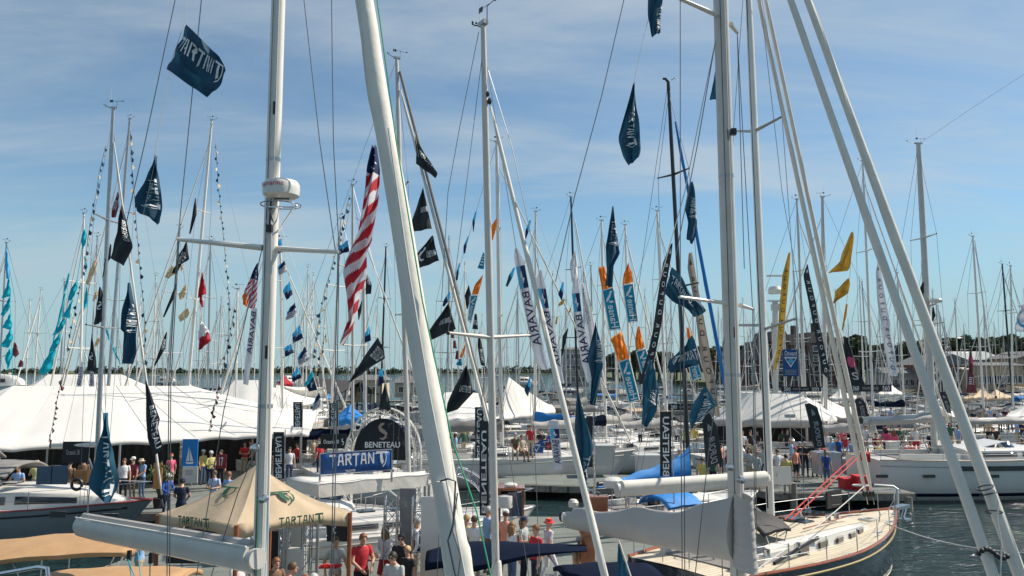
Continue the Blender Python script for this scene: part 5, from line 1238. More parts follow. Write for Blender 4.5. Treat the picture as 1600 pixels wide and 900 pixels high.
# H, M and other mid boats: (label, top u v, base u v, Y, heading deg, L, r, mast material, options)
def mid(label, tu, tv, bu, bv, Y, hd, L=11, r=.09, m='mast_white', hull='gel_white', cover='canvas_navy', beam=3.5, fb=1.25, boom=3.8, spread=(.42, .70), jib=True, jm='canvas_white', sl=1.0, group=None, cab_h=.42, bmini=None, jibspec=None, rail=True, stripe='gel_grey', mfrac=.56, h1=.6, detail=1):
    t0 = P(tu, tv, Y); t1 = P(bu, bv, Y); up = (t0 - t1).normalized(); zb = fb + .3; base = t1 + up * ((zb - t1.z) / up.z)
    f = Vector((math.cos(R(hd)), math.sin(R(hd)), 0)); bow = base + f * L * (1 - mfrac); st = base - f * L * mfrac
    y = Yacht(label, (bow.x, bow.y), (st.x, st.y), beam=beam, fb=fb, hull=hull, group=group, cab_h=cab_h, rail=rail, stripe=stripe, detail=detail)
    y.mast(t0, base, r=r, mat_=m, spread=spread, sl=sl, wire=max(.006, Y * .00022))
    if jib:
        if jibspec: y.jib(P(*jibspec[0]), P(*jibspec[1]), r=jibspec[2], rt=jibspec[2] * .7, mat_=jm, uv=None)
        else: y.jib(base.lerp(t0, .93), y.W(y.L / 2 - .15, 0, y.sh(1) + .3), r=.07, mat_=jm, uv=None)
    if boom: y.boom(base + up * 1.1, base + up * 1.2 - f * boom, r=.08, mat_=m, cover=cover, h1=h1, h2=.22, w=.15)
    if bmini: y.canopy((base - f * (boom + .8)).xy, 2.2, beam * .75, fb + 1.9, bmini, sag=.25)
    return y
mid('white sloop with black masthead panel behind the thick furled sail', 620, 92, 637, 690, 26, 25, L=10.5, r=.085, m='mast_grey', cover=None, jibspec=((626, 140, 26), (770, 690, 24), .06))
MB().tube([P(625, 112, 26), P(700, 400, 25), P(772, 690, 24.4)], .05, n=8).build('spinnaker_sock', 'canvas_taupe', label='brown cloth sock on the stay beside the furled jib crossing the tall central mast', cat='furled sail')
mid('white cruising yacht with blue triangle signs along its rail', 776, 222, 784, 690, 43, 8, L=13, r=.12, m='mast_white', cover='canvas_taupe', boom=4.2, fb=1.55, beam=4, mfrac=.42)
mid('white yacht whose mast leans beside the slate yacht mast', 203, 186, 172, 570, 54, 150, L=15, r=.14, m='mast_alu', cover='canvas_grey')
mid('white yacht with a slim raked mast left of the radar mast', 331, 188, 297, 570, 56, 165, L=15, r=.12, m='mast_white', cover='canvas_black')
mid('white yacht with grey mast just left of the large striped flag', 551, 290, 551, 600, 38, 140, L=10, r=.085, m='mast_grey', cover='canvas_taupe', jib=False)
mid('white yacht with pale mast right in front of the large striped flag', 567, 346, 570, 600, 42, 20, L=10, r=.095, m='mast_grey', cover='canvas_navy')
mid('white yacht with slim pennant dressed mast left of the large striped flag', 533, 342, 520, 590, 46, 150, L=11, r=.08, m='mast_white', cover='canvas_grey', jib=False)
mid('white yacht with thin mast rising behind the radar mast', 429, 326, 425, 600, 44, 160, L=11, r=.065, m='mast_grey', cover='canvas_navy')
mid('white yacht with bright white mast just right of the radar mast', 438, 376, 441, 600, 48, 20, L=11, r=.09, m='mast_white', cover='sign_blue' if 0 else 'canvas_blue')
mid('sailboat with a black topped mast and long white forestay in the middle', 892, 308, 902, 600, 50, 30, L=12, r=.085, m='carbon', cover='canvas_grey', jibspec=((898, 342, 50), (948, 620, 47), .06))
mid('white sloop left of the first orange topped banner', 940, 345, 945, 600, 52, 20, L=11, r=.10, cover='canvas_navy')
mid('white sloop right behind the second orange topped banner', 977, 352, 984, 600, 54, 30, L=11, r=.10, cover='canvas_grey', jibspec=((979, 375, 54), (1042, 620, 50), .06))
mid('white sloop with mast left of the black raked mast', 1027, 330, 1040, 620, 50, 25, L=11, r=.11, cover='canvas_grey')
mid('white sloop with mast between the tall central mast and the white banners', 837, 331, 836, 600, 56, 160, L=11, r=.10, cover='canvas_blue')
mid('white ketch with slender mast left of the twin furled sails', 1245, 312, 1259, 640, 50, 10, L=12, r=.09, cover='canvas_grey', m='mast_grey')
mid('white yacht with thick grey mast between the twin furled sails', 1285, 308, 1290, 640, 52, 170, L=12, r=.13, cover='canvas_taupe', m='mast_grey')
mid('white yacht with thin mast and two crosstrees between the large furled tubes', 1348, 252, 1364, 640, 46, 5, L=12, r=.08, cover='canvas_grey', sl=1.3, spread=(.33, .68))
mid('white sloop with a plain mast standing alone at the right', 1520, 370, 1537, 640, 62, 15, L=11, r=.10, cover='canvas_taupe', jibspec=((1523, 375, 62), (1556, 620, 60), .06))
mid('racing yacht with black mast at the far right', 1566, 413, 1583, 640, 70, 12, L=11, r=.09, m='carbon', cover='canvas_black')
mid('white yacht with pale mast beside the black one at the far right', 1579, 416, 1583, 640, 66, 12, L=11, r=.09, cover='canvas_grey')
mid('white sailboat with grey mast at the left edge', 10, 380, 0, 570, 52, 160, L=11, r=.07, m='mast_alu', cover='canvas_navy')
mid('white sailboat with a short white mast beside the cyan flags', 131, 334, 126, 570, 46, 150, L=10, r=.09, cover='canvas_grey')
mid('white sailboat with a thin grey mast left of the slate yacht mast', 152, 370, 142, 570, 56, 155, L=10, r=.06, m='mast_alu', cover='canvas_navy')
mid('white sailboat with grey mast under the left crosstree of the radar mast', 281, 358, 262, 580, 48, 150, L=10, r=.08, m='mast_alu', cover='canvas_grey')
mid('white sailboat with thin mast behind the red flags', 329, 376, 325, 580, 56, 165, L=10, r=.08, m='mast_alu', cover='canvas_navy')
mid('racing sailboat with black pole mast beside the thick furled sail', 603, 386, 596, 590, 70, 150, L=11, r=.10, m='carbon', cover='canvas_black')
mid('white yacht with roller furled mast beside the yellow flags', 1402, 426, 1412, 620, 78, 10, L=11, r=.11, cover='canvas_navy')
# low hulls seen between the stands
def hullboat(label, u0, u1, vs, vw, head, **kw):
    """hull seen from u0 to u1, sheer at vs and waterline at vw"""
    Y = CH * F / (vw - 578); z = CH - (vs - 578) / F * Y; a = P(u0, vw, Y); b_ = P(u1, vw, Y)
    if head < 0: a, b_ = b_, a
    return Yacht(label, (b_.x, b_.y + kw.pop('dy', .5)), (a.x, a.y), fb=z, beam=kw.pop('beam', 3.4), **kw)
hullboat('pale grey hulled boat lying behind the arched gate stand', 425, 606, 795, 832, 1, stripe='boot_red', cab_h=.5)
nb = hullboat('white boat with red number panel under the long marquee', 305, 372, 708, 738, 1, cab_h=.4, rail=False)
nm = P(368, 700, nb.c.y); nb.mast(P(371, 452, nb.c.y), (nm.x, nm.y, 1.2), r=.06, spread=(.55,), sl=.6, wire=.006)
hullboat('white motor cruiser with dark side window left of the central mast', 690, 758, 710, 738, -1, cab_h=.8, cab_w=.8, cab=(.2, .8))
hullboat('grey white yacht hull behind the dark blue flags in the middle', 928, 1019, 676, 697, 1, beam=3.2)
hullboat('white yacht hull between the white banner and the blue sail covers', 880, 1000, 652, 668, 1)
hullboat('white cabin boat behind the black feather banner', 1082, 1196, 712, 748, -1, cab_h=.7, cab_w=.7)
hullboat('grey hulled yacht with arch rail in front of the long marquee corner', 446, 560, 706, 735, -1, cab_h=.5, hull='gel_grey')
hullboat('white yacht behind the people on the right pier', 1345, 1480, 700, 722, 1, cab_h=.6)

# more boats filling the middle distance
for lab, u0, u1, vs, vw, hd, cov in (('white sloop with navy spray hood behind the arched gate', 575, 700, 700, 728, 1, 'canvas_navy'), ('white boat with black cockpit tent left of the blue triangle signs', 700, 790, 688, 712, -1, 'canvas_black'),
        ('small white cruiser with navy cover behind the short white banner', 868, 930, 690, 716, 1, 'canvas_navy'), ('white boat with brown grey hood right of the square blue sign', 800, 905, 664, 684, -1, 'canvas_taupe'), ('boat with black hood behind the feather banner left of the wide grey mast', 1050, 1130, 680, 702, 1, 'canvas_black'),
        ('white boat with navy hood seen between the two dark vertical banners', 770, 850, 650, 668, 1, 'canvas_navy'), ('pale yacht with beige hood behind the blue sail covers', 945, 1040, 640, 656, -1, 'canvas_beige'), ('white sloop with black hood in front of the blue tent', 520, 590, 655, 674, 1, 'canvas_black')):
    hb_ = hullboat(lab, u0, u1, vs, vw, hd, cab_h=.5, dy=1.2); hb_.canopy(hb_.W(-hb_.L * .26, 0, 0).xy, 2.0, 2.3, hb_.fb + 1.55, cov, sag=.3, name='spray_hood')
# ================================================================== flags
TW, TT = '@tartan_word', '@tartan_t'
def tflag(label, Y, L_, R_, box=(.12, .95, .30, .62), mode='h', mir=False, line=None, mat_='f_tartan', rip=.07, waves=1.5, word=TW, **k):
    return cloth('flag', label, 'flag', Y, L_, R_, mat_, texts=[(word, 'ink_white', box, mode, mir)] if box else [], line=line, rip=rip, waves=waves, **k)
tflag('large dark teal flag with white lettering flying at the top left of the sky', 9.3, [(289, 36), (275, 72), (261, 109)], [(346, 92), (356, 113), (340, 142), (322, 151)], (.04, .99, .22, .66), line=([(293, -20), (288, 37), (268, 95), (240, 250)], .004), skew=.2, rip=.05)
tflag('folded dark teal flag with part of its white lettering left of the radar mast', 10, [(243, 244), (213, 312), (214, 333), (232, 336)], [(244, 243), (251, 300), (251, 350), (246, 354)], (.15, .95, .34, .75), 'down', line=([(246, 215), (244, 244), (224, 335)], .004), skew=1.0)
tflag('limp dark teal flag with slanting white lettering right of the central mast', 12, [(989, 131), (966, 216), (975, 245), (982, 259)], [(991, 131), (997, 180), (1001, 236), (998, 246)], (.22, .8, .30, .82), 'down', line=([(1006, 55), (990, 131)], .004), skew=.9, rip=.1)
tflag('dark teal flag cut off by the top edge of the sky', 12, [(1013, -20), (1012, 30), (1018, 57)], [(1037, -20), (1033, 25), (1032, 51)], (.5, 1, .45, .92), 'down', line=([(1018, -20), (1016, 20), (1006, 56)], .004), skew=.9)
tflag('small plain teal flag peeking out left of the wide grey mast', 12.6, [(1117, 113), (1109, 155)], [(1126, 114), (1126, 157)], None, mat_='f_tartan2', line=([(1125, 60), (1117, 113)], .004))
tflag('long teal flag hanging limp above the orange topped banners', 15, [(957, 322), (946, 385), (949, 420), (946, 447)], [(958, 323), (969, 396), (958, 415), (957, 449)], (.15, .95, .18, .48), 'down', skew=1.1, rip=.10)
tflag('teal flag drooping against the blue furled sail', 14, [(1080, 283), (1070, 328), (1074, 350), (1073, 372)], [(1083, 286), (1090, 350), (1088, 368), (1081, 382)], (.3, .9, .25, .6), 'down', skew=1.0, rip=.1)
tflag('tall dark teal flag on the white stay left of the radar mast', 12, [(202, 442), (187, 516), (193, 520), (188, 568)], [(203, 442), (214, 505), (215, 550), (210, 569)], (.30, 1.0, .26, .62), 'down', skew=.9, rip=.08)
tflag('large teal flag with big white letters in front of the long marquee', 11, [(165, 645), (149, 705), (142, 760), (162, 784)], [(166, 645), (176, 695), (184, 748), (171, 786)], (.28, .9, .22, .92), 'down', mat_='f_tartan2', skew=.9, rip=.09, line=([(166, 600), (165, 645)], .004))
tflag('teal flag blown to the right over the lower crosstree of the wide grey mast', 12.8, [(1050, 417), (1043, 440), (1036, 459)], [(1103, 486), (1095, 492), (1087, 495)], (.05, .68, .2, .62), skew=.3, mat_='f_tartan')
tflag('teal flag with slanting letters left of the lower black mast', 14, [(1060, 552), (1048, 562), (1042, 574), (1048, 583)], [(1081, 524), (1088, 545), (1094, 569), (1075, 574)], (.1, .95, .3, .66), mode='h', mir=True, mat_='f_tartan')
tflag('diagonal teal flag with white lettering beside the tan banner', 14, [(1102, 604), (1086, 628), (1076, 652), (1080, 671)], [(1103, 605), (1111, 618), (1119, 634), (1098, 650)], (.25, .80, .15, .95), 'up', True, mat_='f_tartan2', skew=.5)
tflag('long teal flag trailing down the black banner to its lower end', 15, [(1015, 560), (1003, 600), (1005, 630), (1003, 662)], [(1024, 580), (1030, 612), (1026, 640), (1010, 669)], (.3, .9, .35, .6), 'down', mat_='f_tartan2', skew=1.0, rip=.1)
tflag('narrow dark teal flag over the foot of the white banners', 14, [(930, 504), (918, 560), (924, 590), (921, 632)], [(931, 505), (940, 540), (942, 575), (930, 634)], (.45, 1.0, .20, .48), 'down', skew=1.2, rip=.1)
tflag('longest dark blue flag hanging in front of the docks in the middle', 13, [(902, 612), (898, 665), (901, 720), (914, 770), (921, 794)], [(903, 612), (913, 650), (926, 690), (927, 707), (918, 735), (923, 795)], (.35, .9, .55, .92), 'down', skew=.8, rip=.08, mat_='f_navy' if 0 else 'f_tartan')
tflag('small blue flag on a slanting white staff at the bottom centre', 11, [(966, 850), (963, 903)], [(967, 850), (985, 907)], None, mat_='f_tartan2', line=([(967, 845), (988, 908)], .012))
BN = 'BENETEAU'
def bflag(label, Y, L_, R_, box=(.1, .9, .5, .68), word=BN, mode='h', mir=True, emb=None, mat_='f_charcoal', **k):
    tx = [(word, 'ink_white', box, mode, mir)] if box else []
    if emb: tx.append(('@seahorse', 'ink_white', emb, 'h', mir))
    return cloth('flag', label, 'flag', Y, L_, R_, mat_, texts=tx, **k)
bflag('black flag with a red fold on the stay right of the slate yacht mast', 24, [(190, 321), (183, 365), (171, 403)], [(191, 322), (200, 360), (209, 385), (195, 416)], (.5, .85, .25, .6), mode='down')
bflag('small maroon and black flag between two masts at the upper left', 26, [(184, 300), (174, 325), (174, 340)], [(186, 303), (186, 325), (180, 340)], (.2, .8, .3, .7), mode='down', mat_='f_maroon')
bflag('very narrow dark flag left of the pennant dressed mast', 22, [(305, 309), (299, 345), (295, 365)], [(306, 310), (307, 336), (298, 366)], None)
bflag('dark flag drooping under the left tip of the radar mast crosstree', 22, [(291, 378), (280, 398), (275, 415), (268, 427)], [(292, 379), (295, 405), (284, 412), (276, 428)], (.2, .8, .3, .7), mode='down')
bflag('topmost black flag on the dark stay right of the thick furled sail', 25, [(648, 213), (650, 236), (650, 256)], [(667, 245), (684, 271), (680, 278)], (.25, .9, .3, .6), mir=False)
bflag('second black flag on the stay right of the thick furled sail', 25, [(661, 291), (643, 346), (647, 362)], [(661, 292), (668, 325), (675, 357)], (.45, .98, .48, .60), line=([(648, 205), (661, 291), (675, 357)], .006))
bflag('third black flag on the stay, just right of the thick furled sail', 25, [(676, 368), (650, 397), (652, 421)], [(677, 369), (681, 388), (686, 407)], (.5, .95, .55, .78), emb=(.1, .4, .4, .85))
bflag('fourth and widest black flag on the stay right of the thick furled sail', 25, [(700, 474), (669, 519), (670, 533)], [(701, 475), (706, 494), (712, 514)], (.35, .88, .5, .68), line=([(686, 407), (701, 474), (728, 571)], .006))
bflag('black flag low on the stay above the white marquee in the middle', 25, [(728, 570), (708, 609), (699, 630), (697, 646)], [(729, 571), (735, 592), (740, 613), (715, 640)], (.3, .9, .42, .56))
bflag('black flag blown left across the masts above the arched gate', 26, [(590, 527), (570, 555), (545, 598)], [(600, 545), (602, 560), (582, 572), (549, 596)], (.3, .9, .1, .35), mode='up')
bflag('tall black flag hanging in front of the right half of the long marquee', 22, [(227, 595), (228, 640), (231, 686), (241, 712)], [(229, 595), (249, 655), (246, 668), (255, 702)], (.4, .95, .35, .95), mode='down', mir=False, rip=.04)
bflag('grey black flag with white curl between two masts at the left', 24, [(156, 448), (150, 480), (146, 506), (148, 509)], [(157, 449), (161, 460), (160, 500), (158, 503)], None, emb=(.3, .9, .4, .62))
bflag('narrow black flag below the grey one near the slate yacht mast', 24, [(143, 521), (137, 570), (137, 579)], [(144, 522), (149, 555), (151, 582)], None, emb=(.2, .8, .5, .7))
bflag('dark flag on a slanting line left of the white stay and red flags', 24, [(275, 443), (266, 466), (254, 495)], [(276, 445), (272, 465), (257, 496)], None)
bflag('dark flag at the lower end of the slanting line left of the red flags', 24, [(260, 518), (250, 545), (240, 571)], [(261, 520), (258, 545), (243, 572)], (.2, .9, .2, .5), mode='down')
bflag('black triangular pennant standing above the arched gate', 28, [(601, 599), (596, 620), (592, 640)], [(602, 599), (607, 620), (611, 640)], None)
bflag('small dark flag close to the slate yacht mast below the first crosstree', 26, [(172, 380), (168, 410)], [(174, 383), (173, 404)], None)
bflag('thin dark flag hanging left of the slate yacht mast', 26, [(164, 404), (160, 434)], [(166, 404), (162, 432)], None)
bflag('dark flag showing left of the thick mast with step at the right', 39, [(1442, 441), (1436, 453), (1441, 466)], [(1443, 441), (1444, 455), (1443, 466)], None)
bflag('dark flag hanging below the small radar dome at the right', 39, [(1457, 480), (1455, 505)], [(1459, 481), (1462, 494), (1457, 504)], None)
bflag('slim black flag between the two tall white banners', 40, [(887, 513), (879, 525), (877, 556)], [(888, 514), (885, 530), (879, 556)], None)
bflag('small dark flag left of the first orange and teal banner', 34, [(732, 446), (726, 462), (729, 482)], [(733, 446), (736, 460), (731, 483)], None)
bflag('small black flag with letters behind the lower orange and teal banner', 34, [(742, 490), (738, 514)], [(745, 491), (747, 515)], (.1, .9, .4, .7))
bflag('narrow dark flag left of the tall central mast at mid height', 32, [(748, 519), (746, 540), (751, 570)], [(749, 520), (757, 558), (758, 573)], (.3, .9, .5, .9), mode='down')
bflag('small dark flag right of the big striped flag', 36, [(566, 400), (572, 440), (571, 460)], [(570, 420), (581, 445), (580, 459)], (.2, .8, .4, .7))
bflag('narrow green black flag below the big striped flag', 36, [(565, 470), (559, 485), (560, 500)], [(566, 470), (565, 485), (561, 500)], None)
# ---- striped national flags
def stripes(s_, t_):
    q = t_ * 19 + s_ * 2.6
    if t_ < .135 and s_ > .0: return 2
    return 0 if int(q) % 2 else 1
fo = cloth('flag', 'big red and white striped flag with blue star field hanging beside the thick furled sail', 'flag', 30,
      [(583, 229), (575, 262), (571, 290), (563, 330), (556, 370), (545, 395), (536, 425), (541, 452), (545, 480), (546, 500), (532, 537)],
      [(588, 228), (592, 262), (591, 310), (587, 348), (583, 378), (574, 397), (574, 430), (562, 462), (557, 490), (549, 515), (534, 540)], None, mats=['f_redf', 'f_whitef', 'f_navy'], colourfn=stripes, n=120, m=18, rip=.14, waves=1.4, skew=1.2,
      texts=[('@star', 'ink_white', (a, a + .18, b, b + .011)) for a, b in ((.2, .03), (.55, .045), (.3, .06), (.65, .08), (.2, .095), (.5, .11))])
def stripes2(s_, t_): return 2 if t_ < .36 else (0 if int(t_ * 15 + s_ * 6) % 2 else 1)
cloth('flag', 'small striped flag with blue field just left of the radar mast', 'flag', 20, [(402, 411), (391, 435), (383, 452), (386, 480)], [(403, 412), (403, 440), (402, 470), (398, 484)], None, mats=['f_redf', 'f_whitef', 'f_navy'], colourfn=stripes2, n=50, m=10,
      texts=[('@star', 'ink_white', (a, a + .12, b, b + .03)) for a, b in ((.3, .1), (.6, .15), (.4, .22), (.7, .28))])
cloth('flag', 'bundled orange flag left of the small striped flag', 'flag', 22, [(384, 449), (379, 462), (381, 476)], [(386, 450), (390, 465), (385, 480)], 'f_orange', rip=.12)
# ---- tall white banners with blue squares
def bav(label, Y, L_, R_, lt, tt, mode='down', mir=True, logo=True):
    o = cloth('banner', label, 'banner', Y, L_, R_, 'f_whitef', rip=.035, waves=1.0, n=30, texts=[('BAVARIA', 'ink_navy', (.12, .88, tt[0], tt[1]), mode, mir)])
    if logo:
        Lq, Rq = L_, R_
        def sub(t): a = poly_at([(p[0], p[1], 0) for p in Lq], t); b_ = poly_at([(p[0], p[1], 0) for p in Rq], t); return a, b_
        a0, b0 = sub(lt[0]); a1, b1 = sub(lt[1])
        for s0, s1, m_ in ((.04, .46, 'ink_cyan'), (.46, .97, 'ink_navy')):
            q = [a0.lerp(b0, s0), a0.lerp(b0, s1), a1.lerp(b1, s1), a1.lerp(b1, s0)]
            MB().add([P(p.x, p.y, Y - .10 * Y / 30) for p in q], [(0, 1, 2, 3)]).build('emblem', m_, o, smooth=False)
        q = [a0.lerp(b0, .5).lerp(a1.lerp(b1, .5), k) for k in (.2, .5, .8)]; sp = [P(p.x, p.y, Y - .12 * Y / 30) for p in q]; hw = .12 * (P(b0.x, b0.y, Y) - P(a0.x, a0.y, Y)).length
        MB().add([sp[0], sp[1] + Vector((hw * .35, 0, 0)), sp[1] + Vector((hw * 2, 0, -hw)), sp[2], sp[1] - Vector((hw * .35, 0, 0)), sp[1] + Vector((-hw * 2, 0, -hw))], [(0, 1, 2, 3, 4, 5)]).build('emblem', 'ink_white', o, smooth=False)
    return o
bav('tall white banner with blue square, first one right of the tall central mast', 30, [(804, 388), (803, 402), (812, 452), (838, 570), (846, 578)], [(808, 387), (819, 408), (827, 451), (854, 560), (858, 577)], (.15, .33), (.36, .80))
bav('tall white banner with blue square, second one right of the tall central mast', 30.6, [(844, 422), (837, 436), (840, 455), (866, 565), (870, 598)], [(846, 421), (853, 450), (858, 482), (875, 562), (882, 599)], (.17, .34), (.37, .86))
bav('tall white banner with blue square, third one, left of the orange topped banners', 32, [(897, 428), (893, 458), (897, 490), (908, 566), (918, 598)], [(899, 428), (906, 458), (909, 488), (921, 542), (928, 594)], (.18, .35), (.38, .84))
bav('short white banner with blue square hanging low over the dock', 26, [(857, 657), (862, 700), (866, 734)], [(873, 657), (876, 700), (879, 734)], (.17, .36), (.40, .88))
bav('white banner with dark letters under the small striped flag', 21, [(393, 480), (389, 520), (383, 562), (380, 600)], [(402, 482), (399, 520), (394, 560), (388, 602)], (0, 0), (.05, .60), logo=False)
bav('narrow white banner just left of the slate yacht mast at marquee height', 24, [(127, 566), (122, 585), (119, 604)], [(131, 566), (130, 585), (127, 604)], (0, 0), (.2, .95), logo=False)
bav('small white banner over the marquee ridge right of the narrow one', 24, [(141, 580), (139, 604)], [(146, 580), (148, 604)], (0, 0), (.1, .95), logo=False)
cloth('banner', 'crumpled pale cloth at the foot of the black mast top', 'banner', 44, [(897, 394), (890, 412), (893, 440)], [(899, 392), (904, 415), (906, 455)], 'f_whitef', rip=.12)
cloth('banner', 'faded pale banner behind the third white banner', 'banner', 40, [(908, 443), (914, 500), (922, 545)], [(912, 442), (921, 478), (930, 520)], 'f_whitef', rip=.1, texts=[('DUFOUR', 'ink_grey', (.2, .8, .1, .7), 'down', True)])
# ---- orange topped teal banners
def hanse(label, Y, oL, oR, tL, tR, line=None):
    rt = cloth('banner', label, 'banner', Y, tL, tR, 'f_teal', rip=.03, waves=.8, n=14, texts=[('@swan', 'ink_white', (.15, .85, .06, .36), 'h', True), ('Hanse', 'ink_white', (.22, .85, .40, .95), 'up', True)])
    for a, b_ in ((tL[0], tR[0]), (tR[0], tR[-1]), (tL[-1], tR[-1]), (tL[0], tL[-1])): MB().tube([P(a[0], a[1], Y - .05), P(b_[0], b_[1], Y - .05)], .0007 * Y, n=4).build('hem', 'ink_white', rt)
    if oL: cloth('orange_top', None, None, Y, oL, oR, 'f_orange', rip=.10, parent=rt)
    if line: MB().tube([P(u, v, Y + .1) for u, v in line], .012, n=5).build('halyard', 'rope_white', rt)
    return rt
hanse('orange topped teal banner partly behind the long limp teal flag', 33, [(935, 418), (936, 430), (941, 453)], [(946, 416), (948, 430), (958, 449)], [(941, 454), (952, 516)], [(958, 449), (970, 514)])
hanse('orange topped teal banner hanging highest, in the clear sky', 33, [(981, 411), (974, 430), (973, 445)], [(982, 411), (987, 425), (989, 441)], [(973, 446), (981, 504)], [(989, 443), (997, 502)])
hanse('lowest orange topped teal banner, reaching down to the boats', 33, [(953, 530), (960, 545), (966, 564)], [(972, 517), (978, 540), (983, 560)], [(967, 566), (983, 629)], [(983, 560), (999, 625)], [(940, 512), (965, 565), (985, 632)])
hanse('orange topped teal banner between the lowest one and the black slanting banner', 34, [(997, 510), (992, 530), (993, 547)], [(999, 510), (1004, 528), (1008, 543)], [(994, 549), (1005, 592)], [(1009, 545), (1020, 585)])
hanse('teal banner with orange top half hidden behind the black mast', 30, [(1072, 511), (1074, 530), (1075, 540)], [(1077, 513), (1082, 530), (1086, 545)], [(1075, 566), (1081, 595)], [(1089, 563), (1097, 590)])
hanse('orange and teal banner left of the tall central mast', 33, [(754, 430), (742, 445), (737, 460)], [(755, 430), (751, 446), (747, 461)], [(735, 462), (731, 500)], [(747, 461), (736, 505)])
cloth('flag', 'orange flag right of the tall central mast high up', 'flag', 33, [(776, 341), (768, 352), (768, 376)], [(777, 341), (776, 355), (770, 375)], 'f_orange')
cloth('flag', 'teal flag with white stripes behind the tall central mast', 'flag', 33, [(755, 394), (750, 408), (746, 419)], [(757, 396), (757, 410), (756, 421)], 'f_teal', texts=[('@stripes', 'ink_white', (.2, .8, .2, .8), 'h')])
cloth('flag', 'small orange flag low between the crossing white stays', 'flag', 33, [(727, 538), (721, 550), (718, 558)], [(728, 538), (726, 552), (721, 560)], 'f_orange')
cloth('flag', 'small teal end of a banner under the crossing white stays', 'flag', 33, [(717, 561), (712, 570)], [(721, 560), (722, 572)], 'f_teal')
# ---- lettered slanting banners
DU = ' D  U  F  O  U  R '.strip()
def duf(label, Y, L_, R_, m_, ink, t0=.12, t1=.97, rep=2, mode='up', mir=True, emb=True):
    tx = []; k = (t1 - t0) / rep
    for i in range(rep): tx.append((DU, ink, (.28, .72, t0 + k * i + .02, t0 + k * (i + 1) - .04), mode, mir))
    if emb: tx.append(('@disc' if 0 else '@sail', ink, (.25, .75, .035, .075), 'h'))
    return cloth('banner', label, 'banner', Y, L_, R_, m_, rip=.05, waves=.9, n=34, texts=tx)
duf('black lettered banner slanting down left of the black mast', 18, [(1049, 380), (1036, 410), (1031, 440), (1020, 517), (1010, 560), (998, 600)], [(1051, 381), (1049, 400), (1041, 447), (1036, 494), (1027, 542), (1014, 600)], 'f_charcoal', 'ink_white')
duf('sand coloured lettered banner behind the blue furled sail', 30, [(1076, 396), (1074, 420), (1086, 480), (1094, 560), (1108, 620), (1117, 650)], [(1081, 394), (1087, 430), (1100, 500), (1111, 560), (1119, 600), (1126, 652)], 'f_sand', 'ink_black')
duf('yellow lettered banner right of the white mast', 36, [(1232, 395), (1222, 430), (1217, 490), (1214, 545), (1208, 578)], [(1235, 394), (1233, 430), (1228, 480), (1222, 545), (1212, 578)], 'f_yellow', 'ink_black', emb=False)
duf('black lettered banner left of the twin furled sails', 36, [(1261, 413), (1255, 430), (1263, 470), (1275, 530), (1284, 582), (1294, 592)], [(1262, 413), (1266, 435), (1274, 470), (1286, 530), (1295, 575), (1295, 592)], 'f_charcoal', 'ink_white')
duf('white lettered banner between the mast with crosstrees and the large tube', 40, [(1371, 409), (1368, 425), (1371, 470), (1380, 530), (1388, 580), (1392, 587)], [(1372, 409), (1376, 425), (1385, 480), (1398, 545), (1404, 588), (1400, 588)], 'f_whitef', 'ink_navy')
o = cloth('banner', 'black banner with pink disc right of the twin furled sails', 'banner', 38, [(1319, 525), (1318, 560), (1322, 590), (1328, 602)], [(1322, 528), (1330, 545), (1340, 575), (1353, 602)], 'f_charcoal', texts=[('@disc', 'ink_pink', (.25, .85, .40, .62), 'h'), ('S', 'ink_white', (.4, .7, .72, .88), 'h')])
cloth('banner', 'maroon banner with a pink tip and white script in front of the boathouse', 'banner', 60, [(1516, 545), (1512, 585), (1509, 614)], [(1518, 548), (1522, 585), (1527, 614)], 'f_maroon', texts=[('@bar', 'ink_pink', (.2, .8, .16, .30), 'h'), ('@stripes', 'ink_white', (.2, .8, .64, .8), 'h')])
cloth('flag', 'white flag with a blue letter cut by the right edge', 'flag', 30, [(1590, 478), (1587, 505), (1590, 518)], [(1625, 470), (1622, 500), (1618, 520)], 'f_whitef', texts=[('U', 'ink_cyan', (.12, .5, .15, .85), 'h')])
# ---- two tone small flags
def twot(label, Y, L_, R_, a='f_sky', b='f_navy', word=None, **k):
    return cloth('flag', label, 'flag', Y, L_, R_, None, mats=[a, b], colourfn=lambda s_, t_: 1 if t_ > .45 + .25 * (s_ - .5) else 0, n=12, m=10, texts=[('@bird', 'ink_white', (.3, .7, .35, .75), 'h')] if word is None else ([] if word == '' else word), **k)
twot('light and dark blue flag just right of the radar mast at crosstree height', 30, [(425, 381), (425, 400)], [(440, 372), (442, 394)])
twot('light and dark blue flag at the right tip of the radar mast crosstree', 30, [(528, 387), (529, 398)], [(543, 375), (546, 393)])
STR = [([(433, 417), (436, 431)], [(445, 407), (448, 424)], 1), ([(441, 454), (448, 469)], [(453, 439), (457, 460)], 0), ([(448, 487), (446, 501)], [(461, 472), (465, 494)], 1), ([(457, 522), (457, 537)], [(468, 507), (474, 528)], 0),
       ([(443, 544), (446, 558)], [(455, 537), (459, 551)], 0), ([(464, 559), (467, 572)], [(477, 541), (484, 562)], 1), ([(455, 588), (458, 597)], [(465, 572), (471, 590)], 0), ([(476, 600), (478, 606)], [(488, 577), (490, 587)], 2), ([(489, 630), (488, 643)], [(499, 612), (504, 634)], 1)]
root = empty('flag_string', P(455, 540, 30), label='string of alternating blue and white square flags right of the radar mast', cat='flag string')
MB().tube([P(u, v, 30.1) for u, v in ((440, 372), (448, 410), (459, 460), (470, 510), (482, 560), (505, 640))], .012, n=4).build('halyard', 'rope_white', root)
